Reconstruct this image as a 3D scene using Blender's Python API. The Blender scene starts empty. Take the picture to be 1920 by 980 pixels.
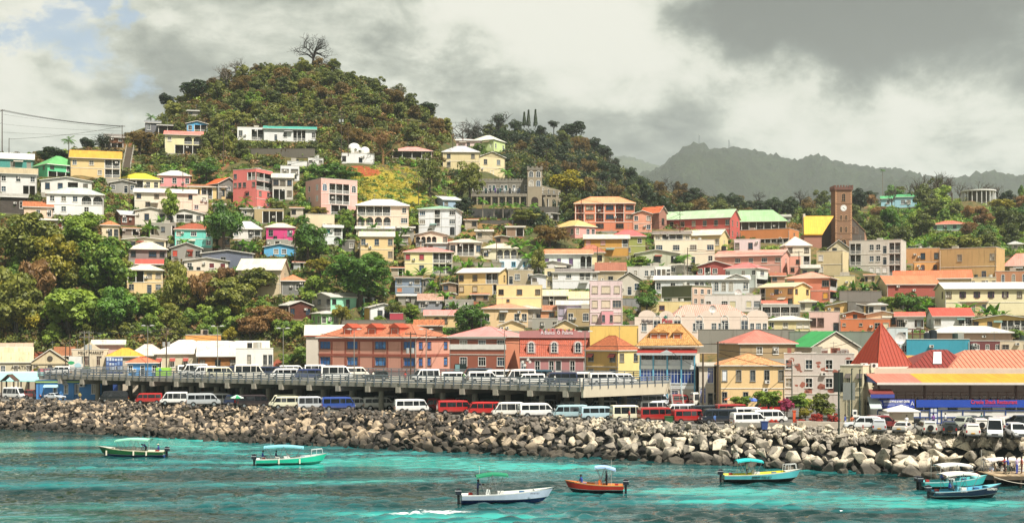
import bpy,bmesh,math,random
import numpy as np
from math import cos,sin,pi,radians,sqrt,atan2,atan,asin
from mathutils import Vector,Matrix
random.seed(7);np.random.seed(7)
sc=bpy.context.scene
COL=sc.collection
# ------------------------------------------------------------------ camera, light, sky, exposure
F,CAMZ,HZ,ZG=2400.0,15.5,630.0,4.0  # focal length and horizon row in photo pixels, eye height, quay height
cam=bpy.data.objects.new("camera",bpy.data.cameras.new("camera"));COL.objects.link(cam)
cam.location=(0,0,CAMZ);cam.rotation_euler=(radians(90),0,0)
cam.data.sensor_width=36.0;cam.data.lens=36.0*F/1920.0
cam.data.shift_y=(HZ-490.0)/1920.0
cam.data.clip_start=1.0;cam.data.clip_end=20000.0
sc.camera=cam
SUN_EL,SUN_AZ=radians(56),radians(38)  # azimuth measured from behind the camera towards the right
sdir=Vector((sin(SUN_AZ)*cos(SUN_EL),-cos(SUN_AZ)*cos(SUN_EL),sin(SUN_EL)))
sun=bpy.data.objects.new("sun",bpy.data.lights.new("sun",'SUN'));COL.objects.link(sun)
sun.data.energy=5.0;sun.data.angle=radians(0.5);sun.data.color=(1.0,0.94,0.84)
sun.rotation_euler=sdir.to_track_quat('Z','Y').to_euler()
sun.location=(60,-60,200)
sc.view_settings.view_transform='Standard';sc.view_settings.look='None'
sc.view_settings.exposure=0.76;sc.view_settings.gamma=1.0;sc.view_settings.use_curve_mapping=False
sc.render.engine='CYCLES'
try:
 sc.cycles.max_bounces=6;sc.cycles.diffuse_bounces=2;sc.cycles.glossy_bounces=2
 sc.cycles.transmission_bounces=2;sc.cycles.volume_bounces=1;sc.cycles.transparent_max_bounces=6
 sc.cycles.use_denoising=True
except Exception:pass
def lin(h,k=1.0):
 h=h.lstrip('#')
 return tuple(k*((c/12.92)if c<=0.04045 else((c+0.055)/1.055)**2.4)for c in(int(h[i:i+2],16)/255 for i in(0,2,4)))+(1.0,)
class NT:
 """small node-tree writer"""
 def __init__(s,nt):s.nt=nt;s.n=nt.nodes;s.l=nt.links
 def new(s,t,**k):
  n=s.n.new('ShaderNode'+t)
  for a,b in k.items():setattr(n,a,b)
  return n
 def link(s,a,b):s.l.new(a,b)
 def put(s,sock,v):
  if v is None:return
  if hasattr(v,'is_output')or isinstance(v,bpy.types.NodeSocket):s.l.new(v,sock)
  else:sock.default_value=v
 def m(s,op,a,b=None,c=None,clamp=False):
  n=s.new('Math',operation=op);n.use_clamp=clamp
  for i,v in enumerate((a,b,c)):s.put(n.inputs[i],v)
  return n.outputs[0]
 def vm(s,op,a,b=None):
  n=s.new('VectorMath',operation=op);s.put(n.inputs[0],a);s.put(n.inputs[1],b);return n.outputs[0]
 def mix(s,f,a,b,bt='MIX'):
  n=s.new('Mix',data_type='RGBA',blend_type=bt);s.put(n.inputs[0],f);s.put(n.inputs[6],a);s.put(n.inputs[7],b);return n.outputs[2]
 def ramp(s,v,lo,hi,a=0.0,b=1.0,smooth=True):
  n=s.new('MapRange');n.interpolation_type='SMOOTHSTEP' if smooth else 'LINEAR';n.clamp=True
  s.put(n.inputs[0],v)
  for i,x in enumerate((lo,hi,a,b)):n.inputs[i+1].default_value=x
  return n.outputs[0]
 def noise(s,vec,sc_,det=3,rough=0.55,dist=0.0):
  n=s.new('TexNoise');s.put(n.inputs['Vector'],vec);n.inputs['Scale'].default_value=sc_
  n.inputs['Detail'].default_value=det;n.inputs['Roughness'].default_value=rough;n.inputs['Distortion'].default_value=dist
  return n.outputs['Fac']
 def mapping(s,vec,scale=(1,1,1),loc=(0,0,0),rot=(0,0,0)):
  n=s.new('Mapping');s.put(n.inputs[0],vec);n.inputs['Scale'].default_value=scale
  n.inputs['Location'].default_value=loc;n.inputs['Rotation'].default_value=rot;return n.outputs[0]
world=bpy.data.worlds.new("World");sc.world=world;world.use_nodes=True
def build_sky():
 w=NT(world.node_tree);w.n.clear()
 tc=w.new('TexCoord').outputs['Generated']
 sky=w.new('TexSky');sky.sky_type='NISHITA';sky.sun_disc=False
 sky.sun_elevation=SUN_EL;sky.sun_rotation=pi-SUN_AZ
 sky.air_density=1.0;sky.dust_density=1.5;sky.ozone_density=1.5
 nz=w.vm('NORMALIZE',tc)
 w0=w.new('TexNoise');w.link(nz,w0.inputs['Vector']);w0.inputs['Scale'].default_value=7.0;w0.inputs['Detail'].default_value=7;w0.inputs['Roughness'].default_value=.6
 nw=w.vm('ADD',nz,w.vm('MULTIPLY',w.vm('SUBTRACT',w0.outputs['Color'],(.5,.5,.5)),(.20,.20,.13)))
 sx=w.new('SeparateXYZ');w.link(nw,sx.inputs[0]);X,Z=sx.outputs[0],sx.outputs[2]
 # clouds: noise in the direction of view, flattened towards the horizon
 q=w.mapping(nz,scale=(1.0,1.0,1.9))
 warp=w.new('TexNoise');w.link(q,warp.inputs['Vector']);warp.inputs['Scale'].default_value=2.2;warp.inputs['Detail'].default_value=3
 wv=w.vm('MULTIPLY',w.vm('SUBTRACT',warp.outputs['Color'],(0.5,0.5,0.5)),(0.22,0.22,0.22))
 q2=w.vm('ADD',q,wv)
 big=w.noise(q2,4.5,5,0.6);mid=w.noise(q2,11.0,7,0.6);fine=w.noise(q2,34.0,6,0.65)
 v=w.m('ADD',w.m('MULTIPLY',w.m('SUBTRACT',big,0.5),1.5),w.m('MULTIPLY',w.m('SUBTRACT',mid,0.5),1.3))
 v=w.m('ADD',v,w.m('MULTIPLY',w.m('SUBTRACT',fine,0.5),0.45))
 def blob(px,py,rx,ry,amp,base):
  cx,cz=(px-960)/F,(HZ-py)/F
  n=sqrt(1+cx*cx+cz*cz);cx/=n;cz/=n
  a=w.m('DIVIDE',w.m('SUBTRACT',X,cx),rx/F);b=w.m('DIVIDE',w.m('SUBTRACT',Z,cz),ry/F)
  d=w.m('ADD',w.m('MULTIPLY',a,a),w.m('MULTIPLY',b,b))
  g=w.m('MULTIPLY',w.m('EXPONENT',w.m('MULTIPLY',d,-1.0)),amp)
  return w.m('ADD',base,g)
 for b in SKY_BLOBS:v=blob(*b,v)
 grey=w.ramp(v,-0.50,0.42)
 cr=w.new('ValToRGB');w.link(grey,cr.inputs[0]);e=cr.color_ramp.elements
 e[0].position=0.0;e[0].color=lin('50524e');e[1].position=1.0;e[1].color=lin('fbf8ea')
 for p,h in((0.20,'6e736c'),(0.42,'989c90'),(0.64,'c2c5b6'),(0.82,'e8e8d8')):
  x=e.new(p);x.color=lin(h)
 # openings where the blue shows
 gap=0.0
 for px,py,rx,ry in((75,80,62,52),(180,30,40,44),(225,150,50,34),(150,10,40,24)):
  gap=blob(px,py,rx,ry,1.0,gap)
 gap=w.ramp(w.m('ADD',gap,w.m('MULTIPLY',w.m('SUBTRACT',fine,0.5),1.8)),0.40,1.0,0.0,0.85)
 bl=w.new('Background');w.link(sky.outputs[0],bl.inputs[0]);bl.inputs[1].default_value=0.085
 cb=w.new('Background');w.link(cr.outputs[0],cb.inputs[0]);cb.inputs[1].default_value=0.57
 mx=w.new('MixShader');w.link(w.m('SUBTRACT',1.0,gap),mx.inputs[0]);w.link(bl.outputs[0],mx.inputs[1]);w.link(cb.outputs[0],mx.inputs[2])
 out=w.new('OutputWorld');w.link(mx.outputs[0],out.inputs[0])
SKY_BLOBS=[(1700,20,330,105,-0.55),(1480,40,190,80,-0.48),(1250,120,190,75,0.34),(960,70,190,70,0.30),(90,130,130,120,0.30),
             (420,170,200,90,0.14),(1060,300,260,80,-0.22),(1690,225,240,85,0.36),(260,250,90,40,-0.18),(640,30,130,50,-0.08),(900,20,300,60,0.15),(820,200,120,60,-0.12)]
build_sky()
# ------------------------------------------------------------------ helpers
def P(px,py,Y):return Vector(((px-960)/F*Y,Y,CAMZ-(py-HZ)/F*Y))
def zat(py,Y):return CAMZ-(py-HZ)/F*Y
def Yg(py,z=ZG):return(CAMZ-z)*F/(py-HZ)
def tag(o,label=None,cat=None,group=None,kind=None):
 if label:o['label']=label
 if cat:o['category']=cat
 if group:o['group']=group
 if kind:o['kind']=kind
 return o
def link(o,parent=None,loc=None,rz=None,scale=None):
 COL.objects.link(o)
 if parent is not None:o.parent=parent
 if loc is not None:o.location=loc
 if rz is not None:o.rotation_euler=(0,0,rz)
 if scale is not None:o.scale=scale
 return o
def empty(name,loc,rz=0.0,label=None,cat=None,group=None):
 o=bpy.data.objects.new(name,None);o.empty_display_size=0.2
 return tag(link(o,None,loc,rz),label,cat,group)
def obj(name,mesh,parent=None,loc=(0,0,0),rz=0.0,scale=None):return link(bpy.data.objects.new(name,mesh),parent,loc,rz,scale)
def kids(o):return[c for c in COL.objects if c.parent==o]
def copy_tree(src,parent=None,ch=None):
 c=src.copy();COL.objects.link(c)
 if parent is not None:c.parent=parent
 for k in TREE.get(src.name,()):copy_tree(k,c)
 return c
TREE={}
def note_tree(root):
 st=[root]
 for o in COL.objects:
  if o.parent is not None:
   TREE.setdefault(o.parent.name,[])
   if o not in TREE[o.parent.name]:TREE[o.parent.name].append(o)
class MB:
 def __init__(s):s.v=[];s.f=[];s.m=[];s.uv=[]
 def poly(s,pts,mi=0,uv=None):
  i=len(s.v);s.v+=[tuple(p)for p in pts];s.f.append(tuple(range(i,i+len(pts))));s.m.append(mi)
  s.uv+=(uv if uv else[(0.0,0.0)]*len(pts))
 def box(s,x0,y0,z0,x1,y1,z1,mi=0):
  p=[(x0,y0,z0),(x1,y0,z0),(x1,y1,z0),(x0,y1,z0),(x0,y0,z1),(x1,y0,z1),(x1,y1,z1),(x0,y1,z1)]
  for q in((0,3,2,1),(4,5,6,7),(0,1,5,4),(1,2,6,5),(2,3,7,6),(3,0,4,7)):s.poly([p[k]for k in q],mi)
 def tube(s,p0,p1,r0,r1=None,n=6,mi=0,cap=True):
  r1=r0 if r1 is None else r1;p0=Vector(p0);p1=Vector(p1);d=(p1-p0)
  if d.length<1e-6:return
  d.normalize();a=d.orthogonal().normalized();b=d.cross(a)
  A=[p0+(a*cos(t)+b*sin(t))*r0 for t in(2*pi*k/n for k in range(n))]
  B=[p1+(a*cos(t)+b*sin(t))*r1 for t in(2*pi*k/n for k in range(n))]
  for k in range(n):s.poly([A[k],A[(k+1)%n],B[(k+1)%n],B[k]],mi)
  if cap:s.poly(A[::-1],mi);s.poly(B,mi)
 def prism(s,pts,ext,mi=0,mi2=None):
  """closed outline pts, pushed along ext"""
  e=Vector(ext);q=[Vector(p)+e for p in pts];n=len(pts)
  s.poly(pts[::-1],mi);s.poly(q,mi)
  for k in range(n):s.poly([pts[k],pts[(k+1)%n],q[(k+1)%n],q[k]],mi if mi2 is None else mi2)
 def mesh(s,name,mats,smooth=False):
  me=bpy.data.meshes.new(name);me.from_pydata(s.v,[],s.f)
  for m in(mats if isinstance(mats,(list,tuple))else[mats]):me.materials.append(m)
  me.polygons.foreach_set('material_index',s.m)
  if any(u!=(0.0,0.0)for u in s.uv[:4000]):
   ul=me.uv_layers.new(name='UVMap');ul.data.foreach_set('uv',[c for u in s.uv for c in u])
  if smooth:me.polygons.foreach_set('use_smooth',[True]*len(me.polygons))
  me.update();return me
 def build(s,name,mats,parent=None,loc=(0,0,0),rz=0.0,smooth=False):return obj(name,s.mesh(name,mats,smooth),parent,loc,rz)
# ------------------------------------------------------------------ materials
MATS={}
def newmat(key):
 m=bpy.data.materials.new(key);m.use_nodes=True;t=NT(m.node_tree);t.n.clear()
 out=t.new('OutputMaterial');b=t.new('BsdfPrincipled');t.link(b.outputs[0],out.inputs[0]);return m,t,b,out
def bump(t,b,h,strength=0.3,dist=0.05):
 n=t.new('Bump');n.inputs['Strength'].default_value=strength;n.inputs['Distance'].default_value=dist
 t.link(h,n.inputs['Height']);t.link(n.outputs[0],b.inputs['Normal'])
def WM(h,dirt=0.35):
 k=('wall',h,dirt)
 if k in MATS:return MATS[k]
 m,t,b,o=newmat('wall_'+h);g=t.new('NewGeometry').outputs['Position']
 n1=t.noise(g,0.35,4,0.6);st=t.noise(t.mapping(g,scale=(1.6,1.6,0.16)),1.0,5,0.65);sp=t.noise(g,3.0,3,0.6)
 c=tuple(x*.9+.035 for x in lin(h,0.82)[:3])+(1,);dk=tuple(x*y for x,y in zip(c[:3],(0.50,0.46,0.40)))+(1,)
 f=t.m('MULTIPLY',t.ramp(st,0.52,0.85),dirt*1.15,clamp=True)
 col=t.mix(t.m('MULTIPLY',t.ramp(n1,0.35,0.7),0.38),c,tuple(min(1,x*0.8)for x in c[:3])+(1,))
 col=t.mix(f,col,dk);col=t.mix(t.m('MULTIPLY',t.ramp(sp,0.6,0.75),0.25*dirt),col,(0.08,0.07,0.05,1))
 t.link(col,b.inputs['Base Color']);b.inputs['Roughness'].default_value=0.85;bump(t,b,sp,0.15,0.02)
 MATS[k]=m;return m
def WD(h):
 k=('wood',h)
 if k in MATS:return MATS[k]
 m,t,b,o=newmat('wood_'+h);g=t.new('TexCoord').outputs['Object']
 w=t.new('TexWave',wave_type='BANDS',bands_direction='Z');t.link(g,w.inputs['Vector']);w.inputs['Scale'].default_value=1.6;w.inputs['Distortion'].default_value=0.3
 n1=t.noise(t.mapping(g,scale=(0.6,0.6,4)),2.0,4)
 c=lin(h,0.8);col=t.mix(t.ramp(n1,0.35,0.7),c,tuple(x*0.55 for x in c[:3])+(1,))
 col=t.mix(t.ramp(w.outputs['Fac'],0.06,0.0),col,tuple(x*0.35 for x in c[:3])+(1,))
 t.link(col,b.inputs['Base Color']);b.inputs['Roughness'].default_value=0.8;bump(t,b,w.outputs['Fac'],0.5,0.03)
 MATS[k]=m;return m
def RM(h,rust=0.15,tile=False):
 k=('roof',h,rust,tile)
 if k in MATS:return MATS[k]
 m,t,b,o=newmat('roof_'+h);uv=t.new('UVMap').outputs[0];g=t.new('NewGeometry').outputs['Position']
 w=t.new('TexWave',wave_type='BANDS',bands_direction='X');t.link(uv,w.inputs['Vector']);w.inputs['Scale'].default_value=0.55 if not tile else 0.9
 sh=t.new('TexBrick');t.link(uv,sh.inputs['Vector']);sh.inputs['Scale'].default_value=1.0
 sh.inputs['Brick Width'].default_value=0.9 if not tile else 0.35;sh.inputs['Row Height'].default_value=3.2 if not tile else 0.33
 sh.inputs['Mortar Size'].default_value=0.03;sh.inputs['Color1'].default_value=(1,1,1,1);sh.inputs['Color2'].default_value=(0.80,0.79,0.78,1)if not tile else(0.62,0.55,0.5,1)
 sh.inputs['Mortar'].default_value=(0.72,0.7,0.68,1)if not tile else(0.4,0.35,0.3,1)
 n1=t.noise(g,0.5,5,0.65);n2=t.noise(t.mapping(uv,scale=(2.0,0.35,1)),1.3,5,0.7)
 c=lin(h,0.80);col=t.mix(1.0,c,sh.outputs['Color'],'MULTIPLY')
 col=t.mix(t.m('MULTIPLY',t.ramp(n1,0.4,0.75),0.28),col,tuple(x*0.55 for x in c[:3])+(1,))
 col=t.mix(t.m('MULTIPLY',t.ramp(n2,0.62-0.3*rust,0.78-0.2*rust),min(1,0.25+rust)),col,(0.20,0.07,0.03,1)if rust>0.3 else tuple(x*0.6 for x in c[:3])+(1,))
 t.link(col,b.inputs['Base Color']);b.inputs['Roughness'].default_value=0.62
 bump(t,b,w.outputs['Fac']if not tile else t.m('ADD',w.outputs['Fac'],sh.outputs['Fac']),0.45,0.05)
 MATS[k]=m;return m
def PL(h,rough=0.6,metal=0.0,k=0.85,name=None,var=0.12):
 key=('plain',h,rough,metal,k)
 if key in MATS:return MATS[key]
 m,t,b,o=newmat(name or 'paint_'+h);c=lin(h,k)
 n=t.noise(t.new('NewGeometry').outputs['Position'],1.7,4,0.6)
 t.link(t.mix(t.ramp(n,0.35,0.75,0.0,var*2),c,tuple(x*0.55 for x in c[:3])+(1,)),b.inputs['Base Color'])
 b.inputs['Roughness'].default_value=rough;b.inputs['Metallic'].default_value=metal
 MATS[key]=m;return m
def carpaint(h):
 key=('car',h)
 if key in MATS:return MATS[key]
 m,t,b,o=newmat('car_paint_'+h);c=lin(h,0.85)
 tc=t.new('TexCoord').outputs['Object'];s=t.new('SeparateXYZ');t.link(tc,s.inputs[0])
 n=t.noise(tc,2.2,4,0.6);d=t.m('MULTIPLY',t.ramp(s.outputs[2],0.95,0.3),t.ramp(n,0.3,0.7,0.15,0.55))
 t.link(t.mix(d,c,(0.16,0.13,0.10,1)),b.inputs['Base Color']);b.inputs['Roughness'].default_value=0.28
 try:b.inputs['Coat Weight'].default_value=0.5;b.inputs['Coat Roughness'].default_value=0.08
 except Exception:pass
 MATS[key]=m;return m
def GM(h='1c2630',rough=0.12):
 key=('glass',h)
 if key in MATS:return MATS[key]
 m,t,b,o=newmat('window_glass_'+h);c=lin(h,1.0)
 oi=t.new('ObjectInfo').outputs['Random'];n=t.noise(t.new('NewGeometry').outputs['Position'],0.9,2)
 f=t.m('MULTIPLY',t.ramp(oi,0.45,1.0),t.ramp(n,0.4,0.6))
 t.link(t.mix(f,c,tuple(min(0.6,x*2.2+0.05)for x in c[:3])+(1,)),b.inputs['Base Color'])
 b.inputs['Roughness'].default_value=rough;b.inputs['Specular IOR Level'].default_value=0.6
 MATS[key]=m;return m
def leafmat(h1,h2,name):
 key=('leaf',h1,h2)
 if key in MATS:return MATS[key]
 m,t,b,o=newmat(name);g=t.new('NewGeometry').outputs['Position']
 n=t.noise(g,0.33,3,0.6);n2=t.noise(g,2.6,2,0.6);oi=t.new('ObjectInfo').outputs['Random']
 f=t.m('ADD',t.m('MULTIPLY',t.ramp(n,0.35,0.66),0.55),t.m('MULTIPLY',oi,0.35));f=t.m('ADD',f,t.m('MULTIPLY',t.m('SUBTRACT',n2,0.5),0.9),clamp=True)
 col=t.mix(f,lin(h1),lin(h2));t.link(col,b.inputs['Base Color']);b.inputs['Roughness'].default_value=0.55
 tr=t.new('BsdfTranslucent');t.link(t.mix(1.0,col,(1.0,1.0,0.55,1),'MULTIPLY'),tr.inputs[0])
 mx=t.new('MixShader');mx.inputs[0].default_value=0.30;t.link(b.outputs[0],mx.inputs[1]);t.link(tr.outputs[0],mx.inputs[2]);t.link(mx.outputs[0],o.inputs[0])
 MATS[key]=m;return m
WHITE=PL('f0eee8',0.6);TRIM=PL('e8e4da',0.6);DARK=PL('14120f',0.9);CONC=WM('a8a294',0.5);INT=PL('6a6258',0.9)
GLASS=GM();GL_ALT=[GM('10151a'),GM('26313a'),GM('0c0f12'),GM('4a5258'),GM('6c665a',.4),GM('20384c'),GM('8c8478',.5)];GLASSB=GM('2a5d9c');METAL=PL('9a9fa3',0.4,0.6);POLEM=PL('7c7a72',0.7);WOODPOLE=WD('5a4a3a')
TYRE=PL('121212',0.85);RUBBER=TYRE;CARGLASS=GM('0c1116',0.06);CHROME=PL('c8ccd0',0.3,0.8)
# ------------------------------------------------------------------ the lie of the land: for view columns, (distance, ground row)
COLS={
 -500:[(285,728),(300,600),(330,470),(360,400),(400,330),(440,305)],
 0:[(288,727),(300,640),(318,520),(335,435),(355,385),(375,340),(395,305),(425,292)],
 150:[(288,727),(302,640),(318,520),(335,435),(353,390),(375,335),(400,302),(430,278)],
 240:[(288,727),(302,635),(316,555),(332,500),(350,440),(370,385),(392,350),(412,305),(440,262),(460,250)],
 300:[(288,727),(302,635),(316,560),(332,500),(350,440),(370,390),(390,352),(412,308),(432,272),(455,240),(480,226)],
 350:[(288,727),(302,640),(316,570),(332,510),(350,448),(370,400),(390,352),(412,305),(430,265),(455,215),(480,182)],
 420:[(288,727),(302,650),(316,585),(332,520),(350,455),(370,400),(390,350),(410,305),(430,262),(455,200),(480,152)],
 500:[(288,727),(303,650),(318,590),(334,530),(350,475),(370,405),(388,345),(405,305),(425,265),(450,190),(480,132)],
 600:[(288,727),(303,645),(318,590),(334,530),(352,465),(370,405),(388,355),(405,312),(430,275),(455,190),(480,128)],
 700:[(286,727),(302,640),(318,590),(336,530),(355,470),(374,410),(392,358),(410,312),(432,278),(456,205),(480,165)],
 780:[(284,727),(300,640),(318,590),(336,545),(355,475),(376,415),(396,362),(414,318),(432,290),(456,235),(480,200)],
 835:[(282,727),(298,640),(316,590),(336,550),(358,475),(380,420),(400,375),(418,325),(436,290),(456,262),(472,240)],
 875:[(280,727),(296,640),(314,590),(336,550),(358,480),(380,430),(402,388),(425,335),(445,300),(480,283),(540,276),(620,268)],
 960:[(275,727),(296,628),(314,590),(336,550),(358,485),(380,435),(402,392),(440,345),(475,315),(520,290),(600,262),(650,248)],
 1080:[(270,727),(292,628),(312,590),(332,555),(352,505),(372,465),(392,435),(430,395),(480,360),(540,325),(600,290),(660,262)],
 1170:[(262,727),(284,640),(305,600),(330,560),(352,515),(372,475),(392,435),(430,410),(480,390),(540,368),(600,345),(660,322)],
 1260:[(255,727),(276,652),(300,600),(328,565),(350,515),(370,480),(390,440),(430,418),(480,405),(540,392),(600,375),(660,365)],
 1400:[(250,735),(272,655),(300,595),(328,562),(350,515),(370,485),(392,458),(420,440),(480,425),(540,410),(600,395),(660,385)],
 1520:[(245,738),(268,665),(296,612),(326,568),(350,520),(370,495),(392,468),(420,455),(480,435),(540,420),(620,400),(680,388)],
 1640:[(240,745),(264,670),(292,618),(322,575),(346,535),(366,510),(390,480),(420,462),(460,445),(520,420),(560,395),(620,385),(680,382)],
 1720:[(235,748),(262,680),(290,622),(320,588),(344,545),(366,512),(390,490),(420,470),(460,440),(500,415),(545,387),(600,383),(680,380)],
 1820:[(232,750),(262,682),(290,622),(320,590),(344,545),(366,518),(390,490),(420,465),(460,435),(500,410),(540,382),(600,372),(680,376)],
 1920:[(232,750),(262,682),(290,622),(320,590),(344,545),(366,515),(390,490),(420,470),(460,440),(500,415),(540,400),(600,392),(680,392)],
 2400:[(232,750),(262,682),(290,622),(320,590),(344,545),(366,515),(390,490),(420,470),(460,450),(500,430),(560,410),(640,400)],
}
_CX=sorted(COLS);_CY=np.array([0,1]+list(range(226,1021,2)),float)
_TAB=[]
for _c in _CX:
 a=[(y,CAMZ-(p-HZ)/F*y)for y,p in COLS[_c]]
 yl,zl=a[-1]
 a=[(0,ZG),(a[0][0]-12,ZG)]+a+[(yl+25,zl-3),(yl+90,max(12,zl-45)),(yl+200,12),(1500,12)]
 _TAB.append(np.interp(_CY,[t[0]for t in a],[max(ZG,t[1])for t in a]))
_TAB=np.array(_TAB)
def gz_raw(X,Y):
 X=np.asarray(X,float);Y=np.asarray(Y,float)
 px=np.clip(960+F*X/np.maximum(Y,1),_CX[0],_CX[-1])
 j=np.clip(np.searchsorted(_CX,px,side='right')-1,0,len(_CX)-2)
 cx=np.array(_CX,float);t=(px-cx[j])/(cx[j+1]-cx[j]);t=t*t*(3-2*t)*0.5+t*0.5
 k=np.clip(np.searchsorted(_CY,Y,side='right')-1,0,len(_CY)-2);s=np.clip((Y-_CY[k])/(_CY[k+1]-_CY[k]),0,1)
 z0=_TAB[j,k]*(1-s)+_TAB[j,k+1]*s;z1=_TAB[j+1,k]*(1-s)+_TAB[j+1,k+1]*s
 return z0*(1-t)+z1*t
def Yof(px,py,y0=236.0):
 """distance at which the ground shows at (px, py)"""
 Y=np.arange(y0,700,1.0);z=gz_raw((px-960)/F*Y,Y);row=HZ+(CAMZ-z)*F/Y
 i=np.argmax(row<=py)
 return float(Y[i])if row[i]<=py else float(Y[np.argmin(row)])
SH_T=[(-700,238),(-100,229),(0,227),(200,222),(300,217),(700,190.5),(1000,178),(1150,171),(1300,162),(1500,157),(1700,150),(1920,145),(2600,128)]
SH_W=[(-700,226),(-100,217),(0,215),(200,204),(400,191),(700,179),(1000,169),(1200,162),(1400,153),(1700,143.5),(1920,139.5),(2600,122)]
def shT(px):return float(np.interp(px,*zip(*SH_T)))
def shW(px):return float(np.interp(px,*zip(*SH_W)))
PADS=[]  # (cx, cy, phi, w, d, z)
LAND=[]
RECTS=[]  # what each building covers in the view, used to keep greenery off the facades
def in_pad(x,y,mg=0.6):
 for cx,cy,ph,w,d,z in PADS:
  dx,dy=x-cx,y-cy;c,s=cos(ph),sin(ph)
  if abs(dx*c+dy*s)<w/2+mg and abs(-dx*s+dy*c)<d/2+mg:return True
 return False
# ------------------------------------------------------------------ buildings
WC={}
def WX(kind,w,h,fr):
 w=round(w,1);h=round(h,1);k=(kind,w,h,fr.name)
 if k in WC:return WC[k]
 f=MB();p=MB();t=0.09
 if kind=='a':
  hw,hh=w/2,h-w/2;n=8
  out=[(-hw-t,0,0),(hw+t,0,0)]+[((hw+t)*cos(a),0,hh+(hw+t)*sin(a))for a in(pi*i/n for i in range(n+1))]
  inn=[(-hw+t/2,0,t),(hw-t/2,0,t)]+[((hw-t/2)*cos(a),0,hh+(hw-t/2)*sin(a))for a in(pi*i/n for i in range(n+1))]
  m=len(out)
  for i in range(m):
   a,b,c,d=out[i],out[(i+1)%m],inn[(i+1)%m],inn[i]
   f.poly([(q[0],-0.07,q[2])for q in(a,b,c,d)])
   f.poly([(d[0],-0.07,d[2]),(c[0],-0.07,c[2]),(c[0],0.12,c[2]),(d[0],0.12,d[2])]);f.poly([(b[0],-0.07,b[2]),(a[0],-0.07,a[2]),(a[0],0.0,a[2]),(b[0],0.0,b[2])])
  p.poly([(q[0],0.02,q[2])for q in inn])
  f.box(-0.03,-0.02,t,0.03,0.01,h-0.05)
  for z in(h*0.33,h*0.62):f.box(-hw,-0.015,z,hw,0.01,z+0.05)
 else:
  x0,x1,z0,z1=-w/2,w/2,0,h
  f.box(x0-t,-0.06,z0-0.10,x1+t,0.03,z0-0.002);f.box(x0-t,-0.05,z1+0.002,x1+t,0.03,z1+t)
  f.box(x0-t,-0.045,z0,x0,0.03,z1);f.box(x1,-0.045,z0,x1+t,0.03,z1)
  f.box(x0-t-0.05,-0.12,z0-0.16,x1+t+0.05,0.02,z0-0.102)
  nv={'w':1,'W':2,'p':1,'G':3,'J':1,'d':0}.get(kind,1)
  for i in range(nv):
   x=x0+(i+1)*w/(nv+1);f.box(x-0.03,0.055,z0,x+0.03,0.09,z1)
  for z in({'G':(0.62,0.85),'w':(0.5,),'d':(0.75,),'J':(0.25,0.5,0.75)}.get(kind,(0.68,))):
   f.box(x0,0.06,z0+h*z-0.025,x1,0.088,z0+h*z+0.025)
  p.poly([(x0,0.10,z0),(x1,0.10,z0),(x1,0.10,z1),(x0,0.10,z1)])
 WC[k]=(f.mesh('window_frame',fr),p,{});return WC[k]
def PX(rec,gl):
 if gl.name not in rec[2]:rec[2][gl.name]=rec[1].mesh('pane',gl)
 return rec[2][gl.name]
UNIT={}
def UB(mat,bevel=False):
 if mat.name not in UNIT:
  m=MB();m.box(-0.5,-0.5,0,0.5,0.5,1);UNIT[mat.name]=m.mesh('block',mat)
 return UNIT[mat.name]
RAIL={}
def rail_mesh(L,mat,h=0.95):
 k=(round(L,1),mat.name)
 if k not in RAIL:
  m=MB();m.box(0,-0.04,h-0.08,L,0.04,h);m.box(0,-0.03,0.08,L,0.03,0.15)
  n=max(2,int(L/0.32))
  for i in range(n):x=(i+0.5)*L/n;m.box(x-0.04,-0.025,0.15,x+0.04,0.025,h-0.08)
  RAIL[k]=m.mesh('railing',mat)
 return RAIL[k]
BR=random.Random(11)
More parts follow.
